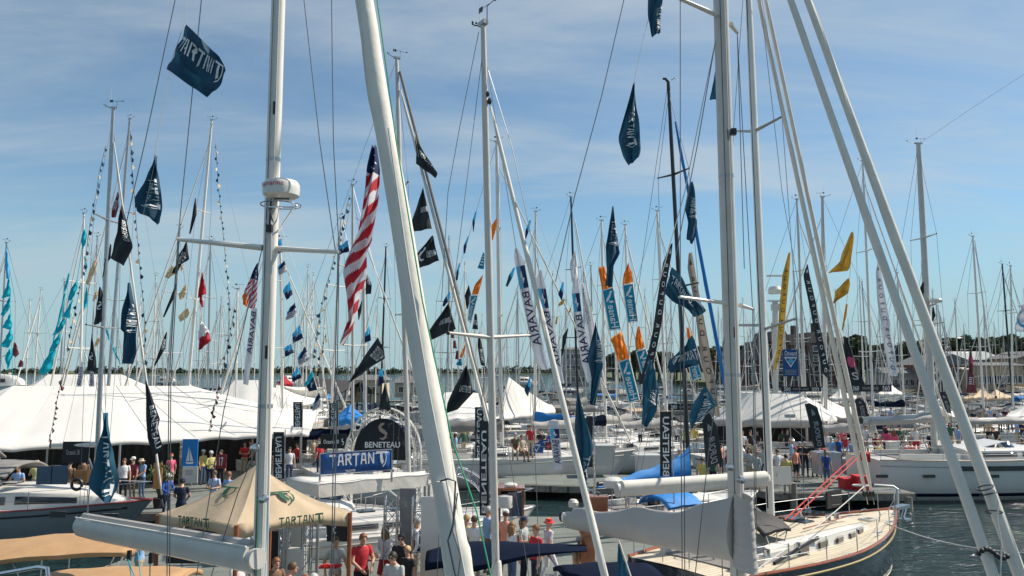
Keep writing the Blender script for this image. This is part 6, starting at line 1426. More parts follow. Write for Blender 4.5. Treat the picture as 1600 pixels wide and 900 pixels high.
for L_, R_, k in STR:
    if k == 0: cloth('flag', 'light and dark blue square flag', None, 30, L_, R_, None, mats=['f_sky', 'f_navy'], colourfn=lambda s_, t_: 1 if t_ > .5 + .3 * (s_ - .5) else 0, n=12, m=10, parent=root, texts=[('@bird', 'ink_white', (.35, .7, .35, .7), 'h')])
    elif k == 1: cloth('flag', 'white square flag with blue top', None, 30, L_, R_, None, mats=['f_whitef', 'f_navy', 'f_sky'], colourfn=lambda s_, t_: (1 if s_ > .5 - t_ else 2) if t_ < .42 else 0, n=12, m=10, parent=root, texts=[('@stripes', 'ink_navy', (.1, .9, .5, .9), 'h')])
    else: cloth('flag', 'cyan flag', None, 30, L_, R_, 'f_cyan', parent=root)
cloth('flag', 'navy flag with white mark left of the covered pier roof', 'flag', 31, [(478, 602), (483, 612)], [(489, 581), (496, 609)], 'f_navy', texts=[('@bird', 'ink_white', (.3, .75, .2, .8), 'h')])
twot('light and dark blue flag right of the big striped flag near the thick sail', 32, [(570, 522), (570, 536)], [(577, 508), (580, 532)], word='')
twot('blue and white flag standing above the arched gate', 33, [(592, 580), (590, 605)], [(598, 575), (600, 598)], word='')
for lab, L_, R_, a, b_ in (('thin blue flag high between the thick sail and the central mast', [(743, 330), (738, 345), (739, 362)], [(745, 330), (742, 348), (740, 362)], 'f_sky', 'f_navy'),
     ('thin light blue flag left of the teal striped one', [(731, 369), (724, 385), (724, 396)], [(733, 369), (729, 385), (727, 396)], 'f_sky', 'f_navy'),
     ('thin blue flag where the two stays cross', [(717, 411), (713, 425), (712, 438)], [(719, 411), (717, 425), (715, 438)], 'f_sky', 'f_navy'),
     ('blue flag with white foot over the widest black flag', [(702, 456), (694, 468), (691, 478)], [(704, 459), (701, 470), (694, 479)], 'f_sky', 'f_navy'),
     ('slim blue flag left of the first white banner', [(803, 417), (795, 430), (790, 447)], [(805, 419), (801, 433), (793, 448)], 'f_sky', 'f_tartan'),
     ('slim blue flag left of the mast beyond the first white banner', [(827, 344), (821, 360), (820, 376)], [(830, 344), (826, 362), (821, 376)], 'f_sky', 'f_navy'),
     ('blue flag left of the third white banner', [(879, 440), (872, 460), (877, 469)], [(881, 441), (880, 460), (878, 470)], 'f_sky', 'f_navy'),
     ('blue feather like flag beside the white peaked tent', [(827, 590), (819, 609), (822, 616)], [(829, 590), (829, 606), (825, 620)], 'f_sky', 'f_tartan')):
    twot(lab, 33, L_, R_, a, b_, word='')
# ---- flag strings at the left
def fstring(label, Y, line, items, m_, r=.012, name='flag_string'):
    root = empty(name, P(*line[len(line) // 2], Y), label=label, cat='flag string'); MB().tube([P(u, v, Y + .05) for u, v in line], r, n=4).build('halyard', 'rope_white' if m_ != 'f_cyan' else 'f_cyan', root)
    for it in items: cloth('flag', None, None, Y, it[0], it[1], it[2] if len(it) > 2 else m_, parent=root, rip=.10)
fstring('string of cyan flags at the far left edge', 34, [(11, 380), (14, 440), (17, 500), (20, 600)], [([(14, 432), (9, 450), (3, 466)], [(15, 432), (16, 448), (16, 463)]), ([(15, 463), (7, 478), (2, 492)], [(17, 464), (16, 478), (5, 495)]), ([(16, 489), (10, 500), (4, 512)], [(17, 490), (18, 505), (17, 516)]),
        ([(16, 514), (10, 528), (0, 541)], [(18, 515), (19, 530), (14, 544)]), ([(15, 545), (8, 560), (12, 576)], [(18, 544), (19, 556), (13, 578)]), ([(10, 392), (8, 410), (11, 436)], [(12, 392), (14, 415), (15, 434)], 'f_sky')], 'f_cyan')
fstring('long narrow cyan streamer left of the other cyan flags', 34, [(107, 426), (95, 485), (80, 545), (66, 584)], [([(107, 427), (101, 445), (101, 455)], [(109, 428), (107, 442), (102, 456)]), ([(100, 458), (91, 500), (82, 532)], [(103, 458), (94, 500), (84, 532)]), ([(80, 545), (70, 565), (62, 580), (66, 586)], [(88, 546), (82, 565), (78, 580), (68, 586)])], 'f_cyan')
fstring('staircase of broad cyan flags descending left of the slate yacht mast', 33, [(133, 360), (120, 440), (100, 500), (80, 560)], [([(120, 438), (110, 455), (104, 473)], [(121, 440), (119, 455), (115, 466)]), ([(113, 468), (104, 482), (96, 494)], [(114, 468), (111, 485), (109, 498)]), ([(101, 497), (92, 510), (77, 526)], [(102, 498), (100, 512), (95, 519)]),
        ([(93, 522), (83, 536), (75, 552)], [(95, 523), (92, 538), (87, 546)]), ([(132, 358), (127, 375), (128, 390)], [(134, 359), (135, 378), (131, 388)]), ([(131, 400), (134, 416), (133, 425)], [(133, 401), (137, 416), (135, 425)]), ([(135, 450), (131, 466), (131, 480)], [(137, 448), (138, 466), (134, 482)])], 'f_cyan')
fstring('cyan flags running down right of the slate yacht mast', 33, [(164, 510), (172, 530), (188, 570)], [([(164, 512), (166, 522), (170, 532)], [(167, 511), (171, 524), (171, 532)]), ([(176, 543), (180, 556), (187, 568)], [(179, 543), (184, 556), (189, 568)])], 'f_cyan')
fstring('cream flags between the masts at the left', 30, [(152, 400), (146, 470), (150, 540)], [([(151, 404), (137, 426), (134, 443)], [(152, 408), (149, 426), (138, 445)]), ([(151, 455), (144, 466), (145, 470)], [(153, 455), (152, 465), (147, 472)]), ([(153, 528), (149, 536), (148, 542)], [(158, 526), (156, 534), (151, 541)])], 'f_cream')
fstring('cream flags left of the red flags', 30, [(268, 410), (285, 450), (300, 500)], [([(268, 414), (258, 433), (262, 435)], [(276, 418), (272, 428), (263, 435)]), ([(289, 443), (279, 460), (281, 468)], [(292, 446), (291, 458), (284, 468)]), ([(293, 481), (278, 495), (280, 502)], [(296, 487), (292, 497), (283, 503)]), ([(276, 414), (282, 418), (283, 424)], [(284, 412), (287, 418), (285, 424)])], 'f_cream')
fstring('two red flags one above the other left of the radar mast', 32, [(316, 415), (312, 470), (315, 545)], [([(315, 425), (311, 445), (309, 466)], [(317, 427), (320, 442), (322, 459)]), ([(313, 462), (311, 470), (316, 480)], [(315, 460), (317, 470), (318, 480)]), ([(313, 500), (311, 515), (310, 531)], [(318, 505), (325, 514), (327, 522)], 'f_whitef'), ([(310, 531), (312, 540), (311, 547)], [(325, 518), (329, 531), (313, 546)])], 'f_redf')
fstring('three ragged yellow flags right of the twin furled sails', 36, [(1333, 360), (1328, 430), (1322, 480), (1318, 520)], [([(1331, 362), (1318, 392), (1313, 408), (1293, 427)], [(1333, 364), (1331, 395), (1327, 423), (1305, 425)]), ([(1325, 435), (1306, 455), (1301, 475)], [(1327, 436), (1325, 458), (1303, 474)]), ([(1322, 475), (1317, 503), (1315, 515)], [(1324, 475), (1323, 492), (1317, 517)])], 'f_yellow')
fstring('small dark red flags on a line below the widest black flag', 30, [(705, 512), (709, 535), (716, 565)], [([(704, 515), (705, 528)], [(709, 516), (710, 529)]), ([(708, 532), (708, 544)], [(712, 532), (714, 545)]), ([(713, 547), (711, 561)], [(716, 548), (717, 562)])], 'f_maroon')
fstring('small amber flags near the third white banner', 40, [(881, 465), (872, 480), (868, 510)], [([(881, 467), (873, 474), (872, 478)], [(883, 468), (879, 476), (874, 478)]), ([(869, 496), (867, 506)], [(872, 495), (870, 507)]), ([(891, 481), (888, 488)], [(893, 482), (891, 489)])], 'f_yellow')
cloth('flag', 'small maroon and navy flag near the far left cyan flags', 'flag', 40, [(21, 534), (19, 552), (22, 556)], [(26, 537), (29, 553), (24, 559)], 'f_maroon')
cloth('flag', 'tiny maroon ensign over the water at the far left', 'flag', 40, [(31, 562), (28, 574)], [(36, 564), (36, 573)], 'f_maroon')
# ---- signal pennant dressing lines
def pennants(label, Y, line, n, cols=('f_charcoal', 'f_cream', 'f_tartan'), sz=5.2, seed=1, dens=1.0):
    rnd = random.Random(seed); root = empty('pennant_string', P(*line[len(line) // 2], Y), label=label, cat='pennant string')
    MB().tube([P(u, v, Y + .03) for u, v in line], .008, n=4).build('halyard', 'rope_dark', root)
    for i in range(n):
        q = poly_at([(a, b_, 0) for a, b_ in line], (i + .3) / n); u, v = q.x, q.y; s_ = sz * rnd.uniform(.75, 1.2); c = cols[i % len(cols)]; h = s_ * rnd.uniform(1.1, 1.7); wd = s_ * rnd.uniform(.5, 1.1) * (1 if rnd.random() < .6 else -1)
        a, b_ = (u, v), (u + rnd.uniform(-.6, .6), v + h)
        pts = [P(a[0], a[1], Y), P(b_[0], b_[1], Y), P(u + wd * .6, v + h * 1.1, Y + .15 * rnd.uniform(-1, 1)), P(u + wd, v + h * .55, Y + .2 * rnd.uniform(-1, 1))]
        MB().add(pts, [(0, 1, 2, 3)] if rnd.random() < .6 else [(0, 1, 3)]).build('pennant', c, root, smooth=False)
pennants('curved line of small dark and cream pennants left of the slate yacht mast', 27, [(165, 228), (155, 270), (150, 305), (141, 345), (134, 400), (124, 455), (112, 510), (104, 548)], 30, seed=1)
pennants('line of small dark pennants just right of the leaning mast at the left', 27, [(203, 205), (208, 280), (213, 350), (219, 425), (226, 500), (226, 570)], 30, seed=2)
pennants('line of tiny dark pennants left of the radar mast', 28, [(337, 225), (341, 290), (347, 350), (354, 420), (358, 470), (357, 495)], 32, seed=3, sz=3.6)
pennants('line of pennants left of the big striped flag', 30, [(546, 305), (533, 360), (521, 410), (508, 450), (498, 500), (488, 560)], 28, seed=4, cols=('f_charcoal', 'f_cream', 'f_tartan'))
pennants('line of pennants over the left side of the long marquee', 24, [(97, 590), (88, 630), (82, 665), (76, 690)], 12, seed=5, cols=('f_charcoal', 'f_maroon'))
pennants('line of pennants over the middle of the long marquee', 26, [(342, 600), (334, 640), (326, 675)], 10, seed=6, cols=('f_maroon', 'f_charcoal'))
pennants('line of dark pennants on a mast between marquee and radar mast', 34, [(366, 480), (360, 520), (351, 560), (345, 590)], 12, seed=7, cols=('f_charcoal', 'f_tartan'))
pennants('short line of pennants right of the third yacht mast', 34, [(510, 520), (500, 555), (493, 590)], 12, seed=8, cols=('f_charcoal', 'f_cream'))
# ---- rigid dark banners with mirrored word
def vban(label, Y, u0, u1, v0, v1, tb=(.08, .98), word=BN, m_='f_charcoal', pole=True):
    TL, TR, BR, BL = P(u0, v0, Y), P(u1, v0, Y), P(u1 + .4, v1, Y), P(u0 + .4, v1, Y)
    sf = plane_surf(TL, TR, BR, BL); mb = MB(); mb.grid([[sf(i / 3, j / 10, .01 * math.sin(j)) for i in range(4)] for j in range(11)]); o = mb.build('banner', m_); tag(o, label, 'banner')
    if word: letter(sf, word, 'ink_white', (.22, .78, tb[0], tb[1]), 'up', True, parent=o, off=.035, bold=.015)
    if pole: MB().tube([TR + Vector((.03, .03, .1)), (TR.x + .03, TR.y + .03, .8)], .02, n=6).build('pole', 'mast_alu', o)
    return o
vban('dark vertical banner with mirrored letters, front of the pair left of the central mast', 24, 749, 763, 658, 806, (.10, .97))
vban('dark vertical banner behind and above the front one left of the central mast', 27, 742, 756, 636, 716, (.03, 1.0))
vban('dark vertical banner with mirrored white letters left of the black mast', 26, 1031, 1049, 643, 744, (.08, 1.0))
vban('dark vertical banner right of the radar mast at the marquee', 30, 427, 444, 675, 748, (.10, .98), word='NEAU'[::1] if 0 else BN)
vban('small dark vertical banner left of the stainless arch boat', 38, 458, 472, 628, 668, (.05, 1.0))
vban('small dark vertical banner left of the bright blue tent', 36, 514, 528, 630, 666, (.05, 1.0))
vban('dark banner partly hidden by the longest dark blue flag', 27, 916, 926, 650, 730, (.1, .9), word=None)
def feather(label, Y, pts, zb_v, word='DUFOUR', m_='f_charcoal'):
    L_, R_ = pts; o = cloth('feather_banner', label, 'banner', Y, L_, R_, m_, rip=.02, waves=.6, n=16, texts=[(word, 'ink_grey', (.3, .72, .42, .95), 'up', True), ('@sail', 'ink_grey', (.3, .7, .14, .30), 'h')])
    MB().tube([P(u, v, Y + .04) for u, v in R_] + [P(R_[-1][0], zb_v, Y + .04)], .02, n=6).build('pole', 'carbon', o)
feather('grey feather banner in front of the large exhibition tent', 36, ([(1257, 631), (1262, 650), (1266, 670), (1272, 700)], [(1264, 630), (1276, 636), (1284, 660), (1289, 700)]), 730)
feather('black feather banner right of the twin furled sails', 46, ([(1336, 624), (1340, 650)], [(1343, 622), (1352, 630), (1357, 651)]), 670)
feather('black feather banner between the two large furled tubes', 52, ([(1466, 613), (1472, 630), (1479, 645)], [(1475, 612), (1482, 622), (1486, 646)]), 660)
feather('black feather banner left of the wide grey mast at dock level', 30, ([(1097, 656), (1100, 690), (1103, 732)], [(1107, 645), (1119, 665), (1129, 722)]), 760)
# ---- signs
def sign(label, Y, u0, u1, v0, v1, texts, m_='sign_blue', th=.04, cat='sign', name='sign', legs=None, tilt=0):
    TL, TR, BR, BL = P(u0, v0, Y), P(u1, v0 + tilt, Y), P(u1, v1 + tilt, Y), P(u0, v1, Y); c = (TL + BR) / 2; o = MB().box(c, ((TR - TL).length, th, (TL - BL).length)).build(name, m_, smooth=False); tag(o, label, cat)
    sf = plane_surf(TL, TR, BR, BL)
    for w_, ink, box in texts: letter(sf, w_, ink, box, parent=o, off=th / 2 + .02, bold=.01, name='emblem' if w_[0] == '@' else 'lettering')
    return o
sign('blue hanging sign with white triangle left of the black lettered banner', 38, 1223, 1247, 546, 588, [('Onward', 'ink_white', (.1, .9, .05, .24)), ('@triangle', 'ink_white', (.06, .94, .28, .68)), ('@disc', 'ink_cyan', (.34, .66, .34, .52)), ('@stripes', 'ink_grey', (.12, .88, .76, .94))])
sign('dark strip sign with two white numbers above the large exhibition tent', 44, 1221, 1283, 604, 612, [('500', 'ink_white', (.06, .22, .15, .85)), ('GRAND LARGE', 'ink_grey', (.28, .68, .3, .7)), ('500', 'ink_white', (.76, .94, .15, .85))], 'canvas_black')
sign('long dark strip sign with two white numbers right of the twin furled sails', 46, 1332, 1393, 601, 612, [('360', 'ink_white', (.0, .16, .2, .85)), ('GRAND LARGE', 'ink_grey', (.24, .66, .3, .7)), ('560', 'ink_white', (.76, .95, .15, .85))], 'canvas_black')
sign('small dark sign above the dark vertical banner by the black mast', 40, 1044, 1083, 631, 641, [('380', 'ink_white', (.1, .35, .2, .8)), ('LARGE', 'ink_grey', (.45, .9, .3, .7))], 'canvas_black')
sign('square blue sign with white triangle on the rail of the white yacht', 42, 827, 849, 692, 708, [('@triangle', 'ink_white', (.22, .8, .15, .9))])
sign('blue sign behind the square one on the rail of the white yacht', 43, 843, 862, 687, 700, [('@triangle', 'ink_white', (.3, .9, .2, .95))])
sign('black and red sign beside the short white banner', 42, 852, 862, 691, 703, [('@disc', 'ink_red', (.15, .95, .15, .85))], 'canvas_black')
sign('black cover panel with pale lettering on the stainless arch boat', 31, 501, 541, 678, 701, [('Oceanis 38', 'ink_white', (.12, .72, .38, .66)), ('@seahorse', 'ink_white', (.82, .92, .3, .75))], 'canvas_black')
sign('black cover panel with pale lettering left under the long marquee', 28.0, 98, 140, 690, 723, [('Oceanis 38', 'ink_grey', (.15, .65, .38, .62))], 'canvas_black')
sign('poster of a sailing boat on blue water under the long marquee', 32, 285, 309, 686, 729, [('@sail', 'ink_white', (.2, .8, .25, .9))], 'canvas_blue', cat='poster', name='poster')
sign('white info board below the sailing poster', 31.8, 285, 309, 729, 755, [('@stripes', 'ink_grey', (.2, .7, .2, .5))], 'gel_white', cat='board', name='info_board')
sign('dark red number panel on the bow of a white boat under the marquee', 36, 338, 354, 710, 732, [('17', 'ink_white', (.3, .7, .2, .8))], 'red_dark')
sign('orange board beside the palm under the long marquee', 31, 240, 253, 724, 764, [], 'orange_wood', cat='board', name='notice_board')
sign('black equipment panel with a white letter right of the beige tent', 22, 511, 543, 818, 846, [('C', 'ink_white', (.30, .46, .15, .55))], 'canvas_black', cat='panel', name='panel')
sign('white banner hung at the front of the dark yacht boom', 23, 1207, 1236, 729, 757, [('@bird', 'ink_grey', (.1, .3, .3, .6))], 'gel_white', cat='banner', name='banner')
# ================================================================== harbour rows
rnd = random.Random(77)
def proto(label, hull, cover, mastm, L=11, h=15.5):
    y = Yacht(label, (L / 2, 0), (-L / 2, 0), beam=3.4, fb=1.25, hull=hull, detail=0, cab_h=.5, stripe='sign_blue' if hull == 'gel_white' else 'gold', toe='white_paint')
    b_ = Vector((L * .08, 0, 1.5)); t_ = Vector((L * .06, 0, h)); y.mast(t_, b_, r=.085, mat_=mastm, spread=(.42, .68), sl=1.0, wire=.011)
    y.jib(b_.lerp(t_, .93), (L / 2 - .2, 0, 1.6), r=.075, mat_='canvas_white', uv=None)
    y.boom(b_ + Vector((0, 0, 1)), b_ + Vector((-4.0, 0, 1.1)), r=.08, cover=cover, h1=.6, h2=.25, w=.16, vang=False)
    if cover != 'canvas_white': y.canopy((-L * .33, 0), 2.2, 2.4, 3.1, cover, sag=.25)
    return y.root
PR = [proto('a', 'gel_white', 'canvas_navy', 'mast_white'), proto('b', 'gel_white', 'canvas_taupe', 'mast_alu'), proto('c', 'hull_navy', 'canvas_beige', 'mast_white'), proto('d', 'gel_white', 'canvas_blue', 'mast_white'), proto('e', 'gel_grey', 'canvas_white', 'mast_grey')]
PL = ['white sailboat with navy covers', 'white sailboat with brown grey covers', 'dark hulled sailboat with beige covers', 'white sailboat with bright blue covers', 'pale grey sailboat with white covers']
pu = [False] * 5; HB = []
def place(u, vt, Y, hd=None, k=None):
    k = rnd.choice((0, 0, 1, 1, 2, 3, 4, 4)) if k is None else k
    top = P(u, vt, Y); s_ = top.z / 15.5; x = top.x
    for bx_, by_ in HB:
        if abs(bx_ - x) < 3.4 and abs(by_ - Y) < 3.4: return
    HB.append((x, Y)); hd = rnd.choice((80, 100, 88, -85, 95, 60, 20, 160)) + rnd.uniform(-8, 8) if hd is None else hd
    if pu[k]: o = copy_tree(PR[k])
    else: o = PR[k]; pu[k] = True
    o.location = (x, Y, 0); o.scale = (min(1.25, max(.6, s_)),) * 2 + (s_,); o.rotation_euler = (0, 0, R(hd)); reg = [t for m_, t in ((400, 'behind the long marquee'), (700, 'between radar mast and thick furled sail'), (900, 'behind the white peaked tent'), (1120, 'behind the orange topped banners'), (1340, 'behind the exhibition tent'), (9999, 'in front of the boathouse shore')) if u < m_][0]
    tag(o, '%s, %s row, %s' % (PL[k], 'nearest' if Y < 80 else 'near' if Y < 105 else 'middle' if Y < 135 else 'far' if Y < 165 else 'farthest', reg), 'sailboat', 'sailboats in the harbour rows')
for u, vt in ((492, 432), (370, 455), (700, 372), (725, 412), (862, 430), (907, 425), (1057, 470), (1157, 470), (1106, 430), (1441, 412), (1499, 470), (1462, 455), (40, 470), (70, 455), (90, 440), (112, 470), (245, 470), (238, 430), (345, 480), (470, 470), (505, 455), (585, 470), (650, 455), (672, 440), (690, 480), (740, 470),
              (800, 455), (815, 470), (850, 480), (875, 500), (920, 470), (960, 465), (1005, 455), (1020, 490), (1090, 480), (1125, 500), (1170, 520), (1205, 505), (1230, 480), (1270, 470), (1310, 455), (1325, 500), (1375, 480), (1392, 500), (1420, 490), (1480, 500), (1545, 480), (1555, 505), (1595, 455), (1610, 480),
              (180, 500), (215, 490), (265, 505), (300, 520), (395, 500), (455, 495), (1340, 440), (1188, 455), (1240, 430)):
    h = rnd.uniform(13, 17.5); Y = (h - CH) * F / (578 - vt)
    place(u, vt, min(Y, 175), None)
n0 = len(HB)
for i in range(76):
    u = rnd.choice((rnd.uniform(560, 1600), rnd.uniform(880, 1600), rnd.uniform(180, 880))); Y = rnd.uniform(64, 205) if u > 500 else rnd.uniform(70, 120)
    h = rnd.uniform(10.5, 16.5); vt = 578 - (h - CH) * F / Y
    place(u, vt, Y)
# ---- small motor boats out on the bay
def launch(label, x, y, s_, hd, col_='gel_white'):
    Yb = Yacht(label, (x + 4 * s_ * math.cos(hd), y + 4 * s_ * math.sin(hd)), (x - 4 * s_ * math.cos(hd), y - 4 * s_ * math.sin(hd)), beam=2.8 * s_, fb=1.1 * s_, hull=col_, cab=(.25, .75), cab_h=1.3 * s_, cab_w=.75, detail=0, rail=False, name='motor_boat', cat='motor boat')
launch('grey white motor boat over the water at the far left above the marquee corner', P(8, 596, 190).x, 190, 2.2, .1)
launch('small white motor boat on the bay seen over the marquee ridge', P(452, 590, 330).x, 330, 1.6, 1.2)
launch('small motor boat anchored on the bay behind the tall peaked tent', P(820, 592, 300).x, 300, 1.5, .4)
launch('low motor boat on the bay seen left of the leaning masts', P(262, 596, 300).x, 300, 1.5, .2)
# ================================================================== people
C_ = dict(w=(.72, .72, .74), k=(.02, .02, .024), kh=(.42, .34, .24), gr=(.42, .46, .44), rd=(.5, .03, .04), bl=(.03, .09, .35), lb=(.25, .42, .68), sal=(.75, .32, .22), yg=(.55, .52, .22), nv=(.015, .02, .05), dn=(.08, .12, .22), gn=(.05, .12, .08), br=(.2, .12, .07), mar=(.25, .03, .05), pk=(.75, .12, .22), yl=(.65, .5, .15), tn=(.5, .42, .3))
H_ = dict(br=(.10, .055, .025), bk=(.015, .012, .01), gy=(.42, .42, .41), bd=(.5, .33, .13), rb=(.22, .09, .04), lb=(.24, .14, .06))
person(603, 813, 'woman with long brown hair in a white blouse carrying a red bag', C_['w'], C_['rd'], H_['lb'], 'walk', 20, 1.70, long_=True, sleeve='long', slim=.9, skirt=True)
person(629, 822, 'man in black polo shirt and sunglasses looking down beside the table', C_['k'], C_['kh'], H_['bk'], 'look', 185, 1.80, specs=True)
person(617, 849, 'man in grey green t-shirt and sunglasses, the nearest person on the pier', C_['gr'], C_['nv'], H_['bk'], 'look', 200, 1.76, specs=True)
person(637, 853, 'blonde child close behind the man in the grey green t-shirt', C_['k'], C_['kh'], H_['bd'], 'stand', 205, 1.50, Y=17.6, slim=.9)
person(652, 800, 'grey haired man in dark vest over white shirt and khaki trousers', C_['w'], C_['kh'], H_['gy'], 'stand', 265, 1.80, sleeve='long', vest=C_['nv'])
person(741, 799, 'man in white shirt seen from behind right of the furled sail', C_['w'], C_['kh'], H_['br'], 'hold', 10, 1.74)
person(729, 797, 'person in yellow green shirt with raised forearm behind the furled sail', C_['yg'], C_['kh'], H_['bd'], 'hips', 30, 1.74)
person(763, 785, 'man in light blue shirt left of the central mast', C_['lb'], C_['br'], H_['gy'], 'stand', 60, 1.78)
person(790, 790, 'man in salmon shirt and white cap right of the central mast', C_['sal'], C_['kh'], H_['br'], 'stand', 10, 1.78, hat=('cap', (.8, .8, .78)))
person(800, 808, 'woman with long light brown hair behind the navy awning', C_['w'], C_['dn'], H_['lb'], 'stand', 60, 1.68, long_=True, slim=.9)
person(857, 803, 'woman in a red sun hat and patterned white top', (.55, .5, .55), C_['w'], H_['bd'], 'walk', 60, 1.68, hat=('brim', (.65, .02, .04)), slim=.92)
person(902, 826, 'person in khaki clothes under the grey sail cover', C_['tn'], C_['kh'], H_['gy'], 'look', 120, 1.74)
person(221, 811, 'man in light blue shirt looking over the grey boom', C_['lb'], C_['kh'], H_['br'], 'look', 250, 1.76, specs=True)
person(374, 853, 'man with brown hair in white shirt under the beige tent', C_['w'], C_['kh'], H_['rb'], 'look', 120, 1.72)
person(478, 886, 'person with reddish hair at the bottom edge below the beige tent', C_['lb'], C_['k'], H_['rb'], 'stand', 160, 1.70)
person(491, 884, 'grey haired person at the bottom edge below the beige tent', C_['tn'], C_['k'], H_['gy'], 'stand', 200, 1.72)
person(842, 884, 'dark haired person sitting between the two navy awnings', C_['k'], C_['k'], H_['bk'], 'stand', 160, 1.72)
person(30, 723, 'man in blue shirt standing under the taupe awning of the slate yacht', C_['lb'], C_['br'], H_['br'], 'hips', 180, 1.78)
person(195, 713, 'man in white shirt and dark trousers right of the teal flag', C_['w'], C_['k'], H_['br'], 'stand', 160, 1.76)
person(209, 711, 'man in white cap and maroon shirt right of the teal flag', C_['mar'], C_['br'], H_['br'], 'stand', 200, 1.76, hat=('cap', (.8, .78, .75)))
person(336, 731, 'man in pale blue shirt seen over the beige tent', (.45, .55, .75), C_['kh'], H_['br'], 'hold', 190, 1.76)
person(358, 733, 'man in mid blue shirt seen from behind over the beige tent', C_['lb'], C_['dn'], H_['rb'], 'stand', 20, 1.76)
person(346, 700, 'person in red top under the long marquee beside the boat', C_['rd'], C_['k'], H_['bk'], 'stand', 180, 1.74)
person(374, 683, 'person in pink top and pale skirt left of the radar mast', C_['pk'], C_['tn'], H_['br'], 'stand', 190, 1.70, slim=.9)
person(383, 688, 'person in red shirt left of the radar mast', C_['rd'], C_['kh'], H_['bk'], 'hold', 170, 1.72)
person(392, 686, 'person in black beside the red shirt left of the radar mast', C_['k'], C_['k'], H_['bk'], 'walk', 200, 1.76)
person(420, 700, 'person in brown just right of the radar mast', C_['br'], C_['k'], H_['bd'], 'stand', 180, 1.74)
person(453, 696, 'person in white t-shirt and jeans by the dark banner', C_['w'], C_['dn'], H_['bk'], 'stand', 160, 1.76)
person(465, 690, 'person in bright red top by the dark banner', C_['rd'], C_['k'], H_['br'], 'stand', 200, 1.70)
for i, (u, v, c, p, h_, ps, fc, lab) in enumerate((
    (1061, 699, 'lb', 'kh', 'gy', 'hold', 170, 'man in pale blue shirt and cap left of the wide grey mast'), (1097, 711, 'yl', 'kh', 'br', 'stand', 20, 'person in mustard top seen from behind left of the wide grey mast'), (1113, 704, 'gn', 'k', 'rb', 'stand', 30, 'person in dark green top next to the mustard top'),
    (1192, 694, 'gr', 'dn', 'br', 'stand', 10, 'person in grey top left of the white mast'), (1214, 699, 'w', 'k', 'br', 'stand', 340, 'woman in white top right of the white mast'), (1249, 688, 'nv', 'dn', 'gy', 'hold', 170, 'grey haired man in navy by the tent lamp stand'),
    (1257, 688, 'k', 'k', 'gy', 'hold', 190, 'grey haired person in black by the tent lamp stand'), (1271, 687, 'k', 'k', 'rb', 'stand', 180, 'red haired person in black under the grey feather banner'), (1279, 692, 'w', 'kh', 'br', 'walk', 20, 'man in a white shirt walking away from us at the grey cabinet'),
    (1285, 689, 'pk', 'kh', 'rb', 'stand', 20, 'woman with pink top beside the walking man in white'), (1298, 680, 'lb', 'kh', 'gy', 'stand', 30, 'man in pale blue shirt right of the grey feather banner'), (1310, 679, 'bl', 'dn', 'rb', 'stand', 170, 'person in strong blue top and jeans left of the twin tubes'),
    (1320, 677, 'rd', 'kh', 'br', 'stand', 200, 'person in red top left of the twin tubes'), (1307, 674, 'gr', 'k', 'gy', 'hold', 150, 'grey haired person behind the strong blue top'), (1160, 672, 'w', 'k', 'br', 'stand', 180, 'person in white right of the wide grey mast under the tent'),
    (1172, 670, 'k', 'k', 'bk', 'stand', 150, 'tall dark figure under the large exhibition tent'), (1183, 671, 'k', 'dn', 'bk', 'walk', 210, 'dark dressed figure with pale face under the exhibition tent'), (1222, 668, 'gn', 'k', 'bk', 'stand', 20, 'big dark green figure at the tent entrance'), (1230, 670, 'k', 'k', 'br', 'stand', 190, 'dark figure right of the white mast at the tent entrance'))):
    person(u, v, lab, C_[c], C_[p], H_[h_], ps, fc, 1.68 + .04 * (i % 4), zg=.75)
for u, v, Y, c, p, h_, ps, fc, lab in ((1368, 664, 42, 'mar', 'k', 'br', 'sit', 180, 'man in maroon top on the boat left of the pedestal'), (1371, 676, 41, 'yl', 'kh', 'bd', 'sit', 150, 'person in pale yellow top on the boat behind the white yacht'), (1406, 664, 42, 'gn', 'k', 'bk', 'stand', 170, 'dark green dressed man with black hair on the boat deck'),
    (1413, 676, 41, 'rd', 'k', 'rb', 'sit', 190, 'person in dark red leaning on the boat deck'), (1422, 676, 41.5, 'rd', 'rd', 'br', 'sit', 180, 'person in bright red sitting left of the white shirt'), (1430, 665, 42, 'w', 'rd', 'gy', 'stand', 20, 'man in white shirt and red shorts on the boat deck'),
    (1454, 672, 42, 'nv', 'k', 'bk', 'lean', 200, 'person in dark blue bending beside the thick grey mast'), (1558, 664, 41.5, 'k', 'k', 'bk', 'lean', 240, 'dark haired person in black bending over the bow at the right'), (1597, 686, 40, 'lb', 'kh', 'br', 'stand', 20, 'person in pale blue cut by the right edge'),
    (1058, 662, 55, 'w', 'k', 'gy', 'stand', 180, 'distant man in white shirt by the dark vertical banner'), (805, 664, 41, 'br', 'kh', 'gy', 'sit', 180, 'man with cream hat on the white yacht by the pale mast'), (815, 667, 41, 'tn', 'br', 'br', 'sit', 150, 'person in tan on the white yacht by the pale mast'), (829, 664, 42, 'rd', 'tn', 'br', 'stand', 180, 'person with red tan top on the white yacht')):
    person(u, v, lab, C_[c], C_[p], H_[h_], ps, fc, 1.74, Y=Y)
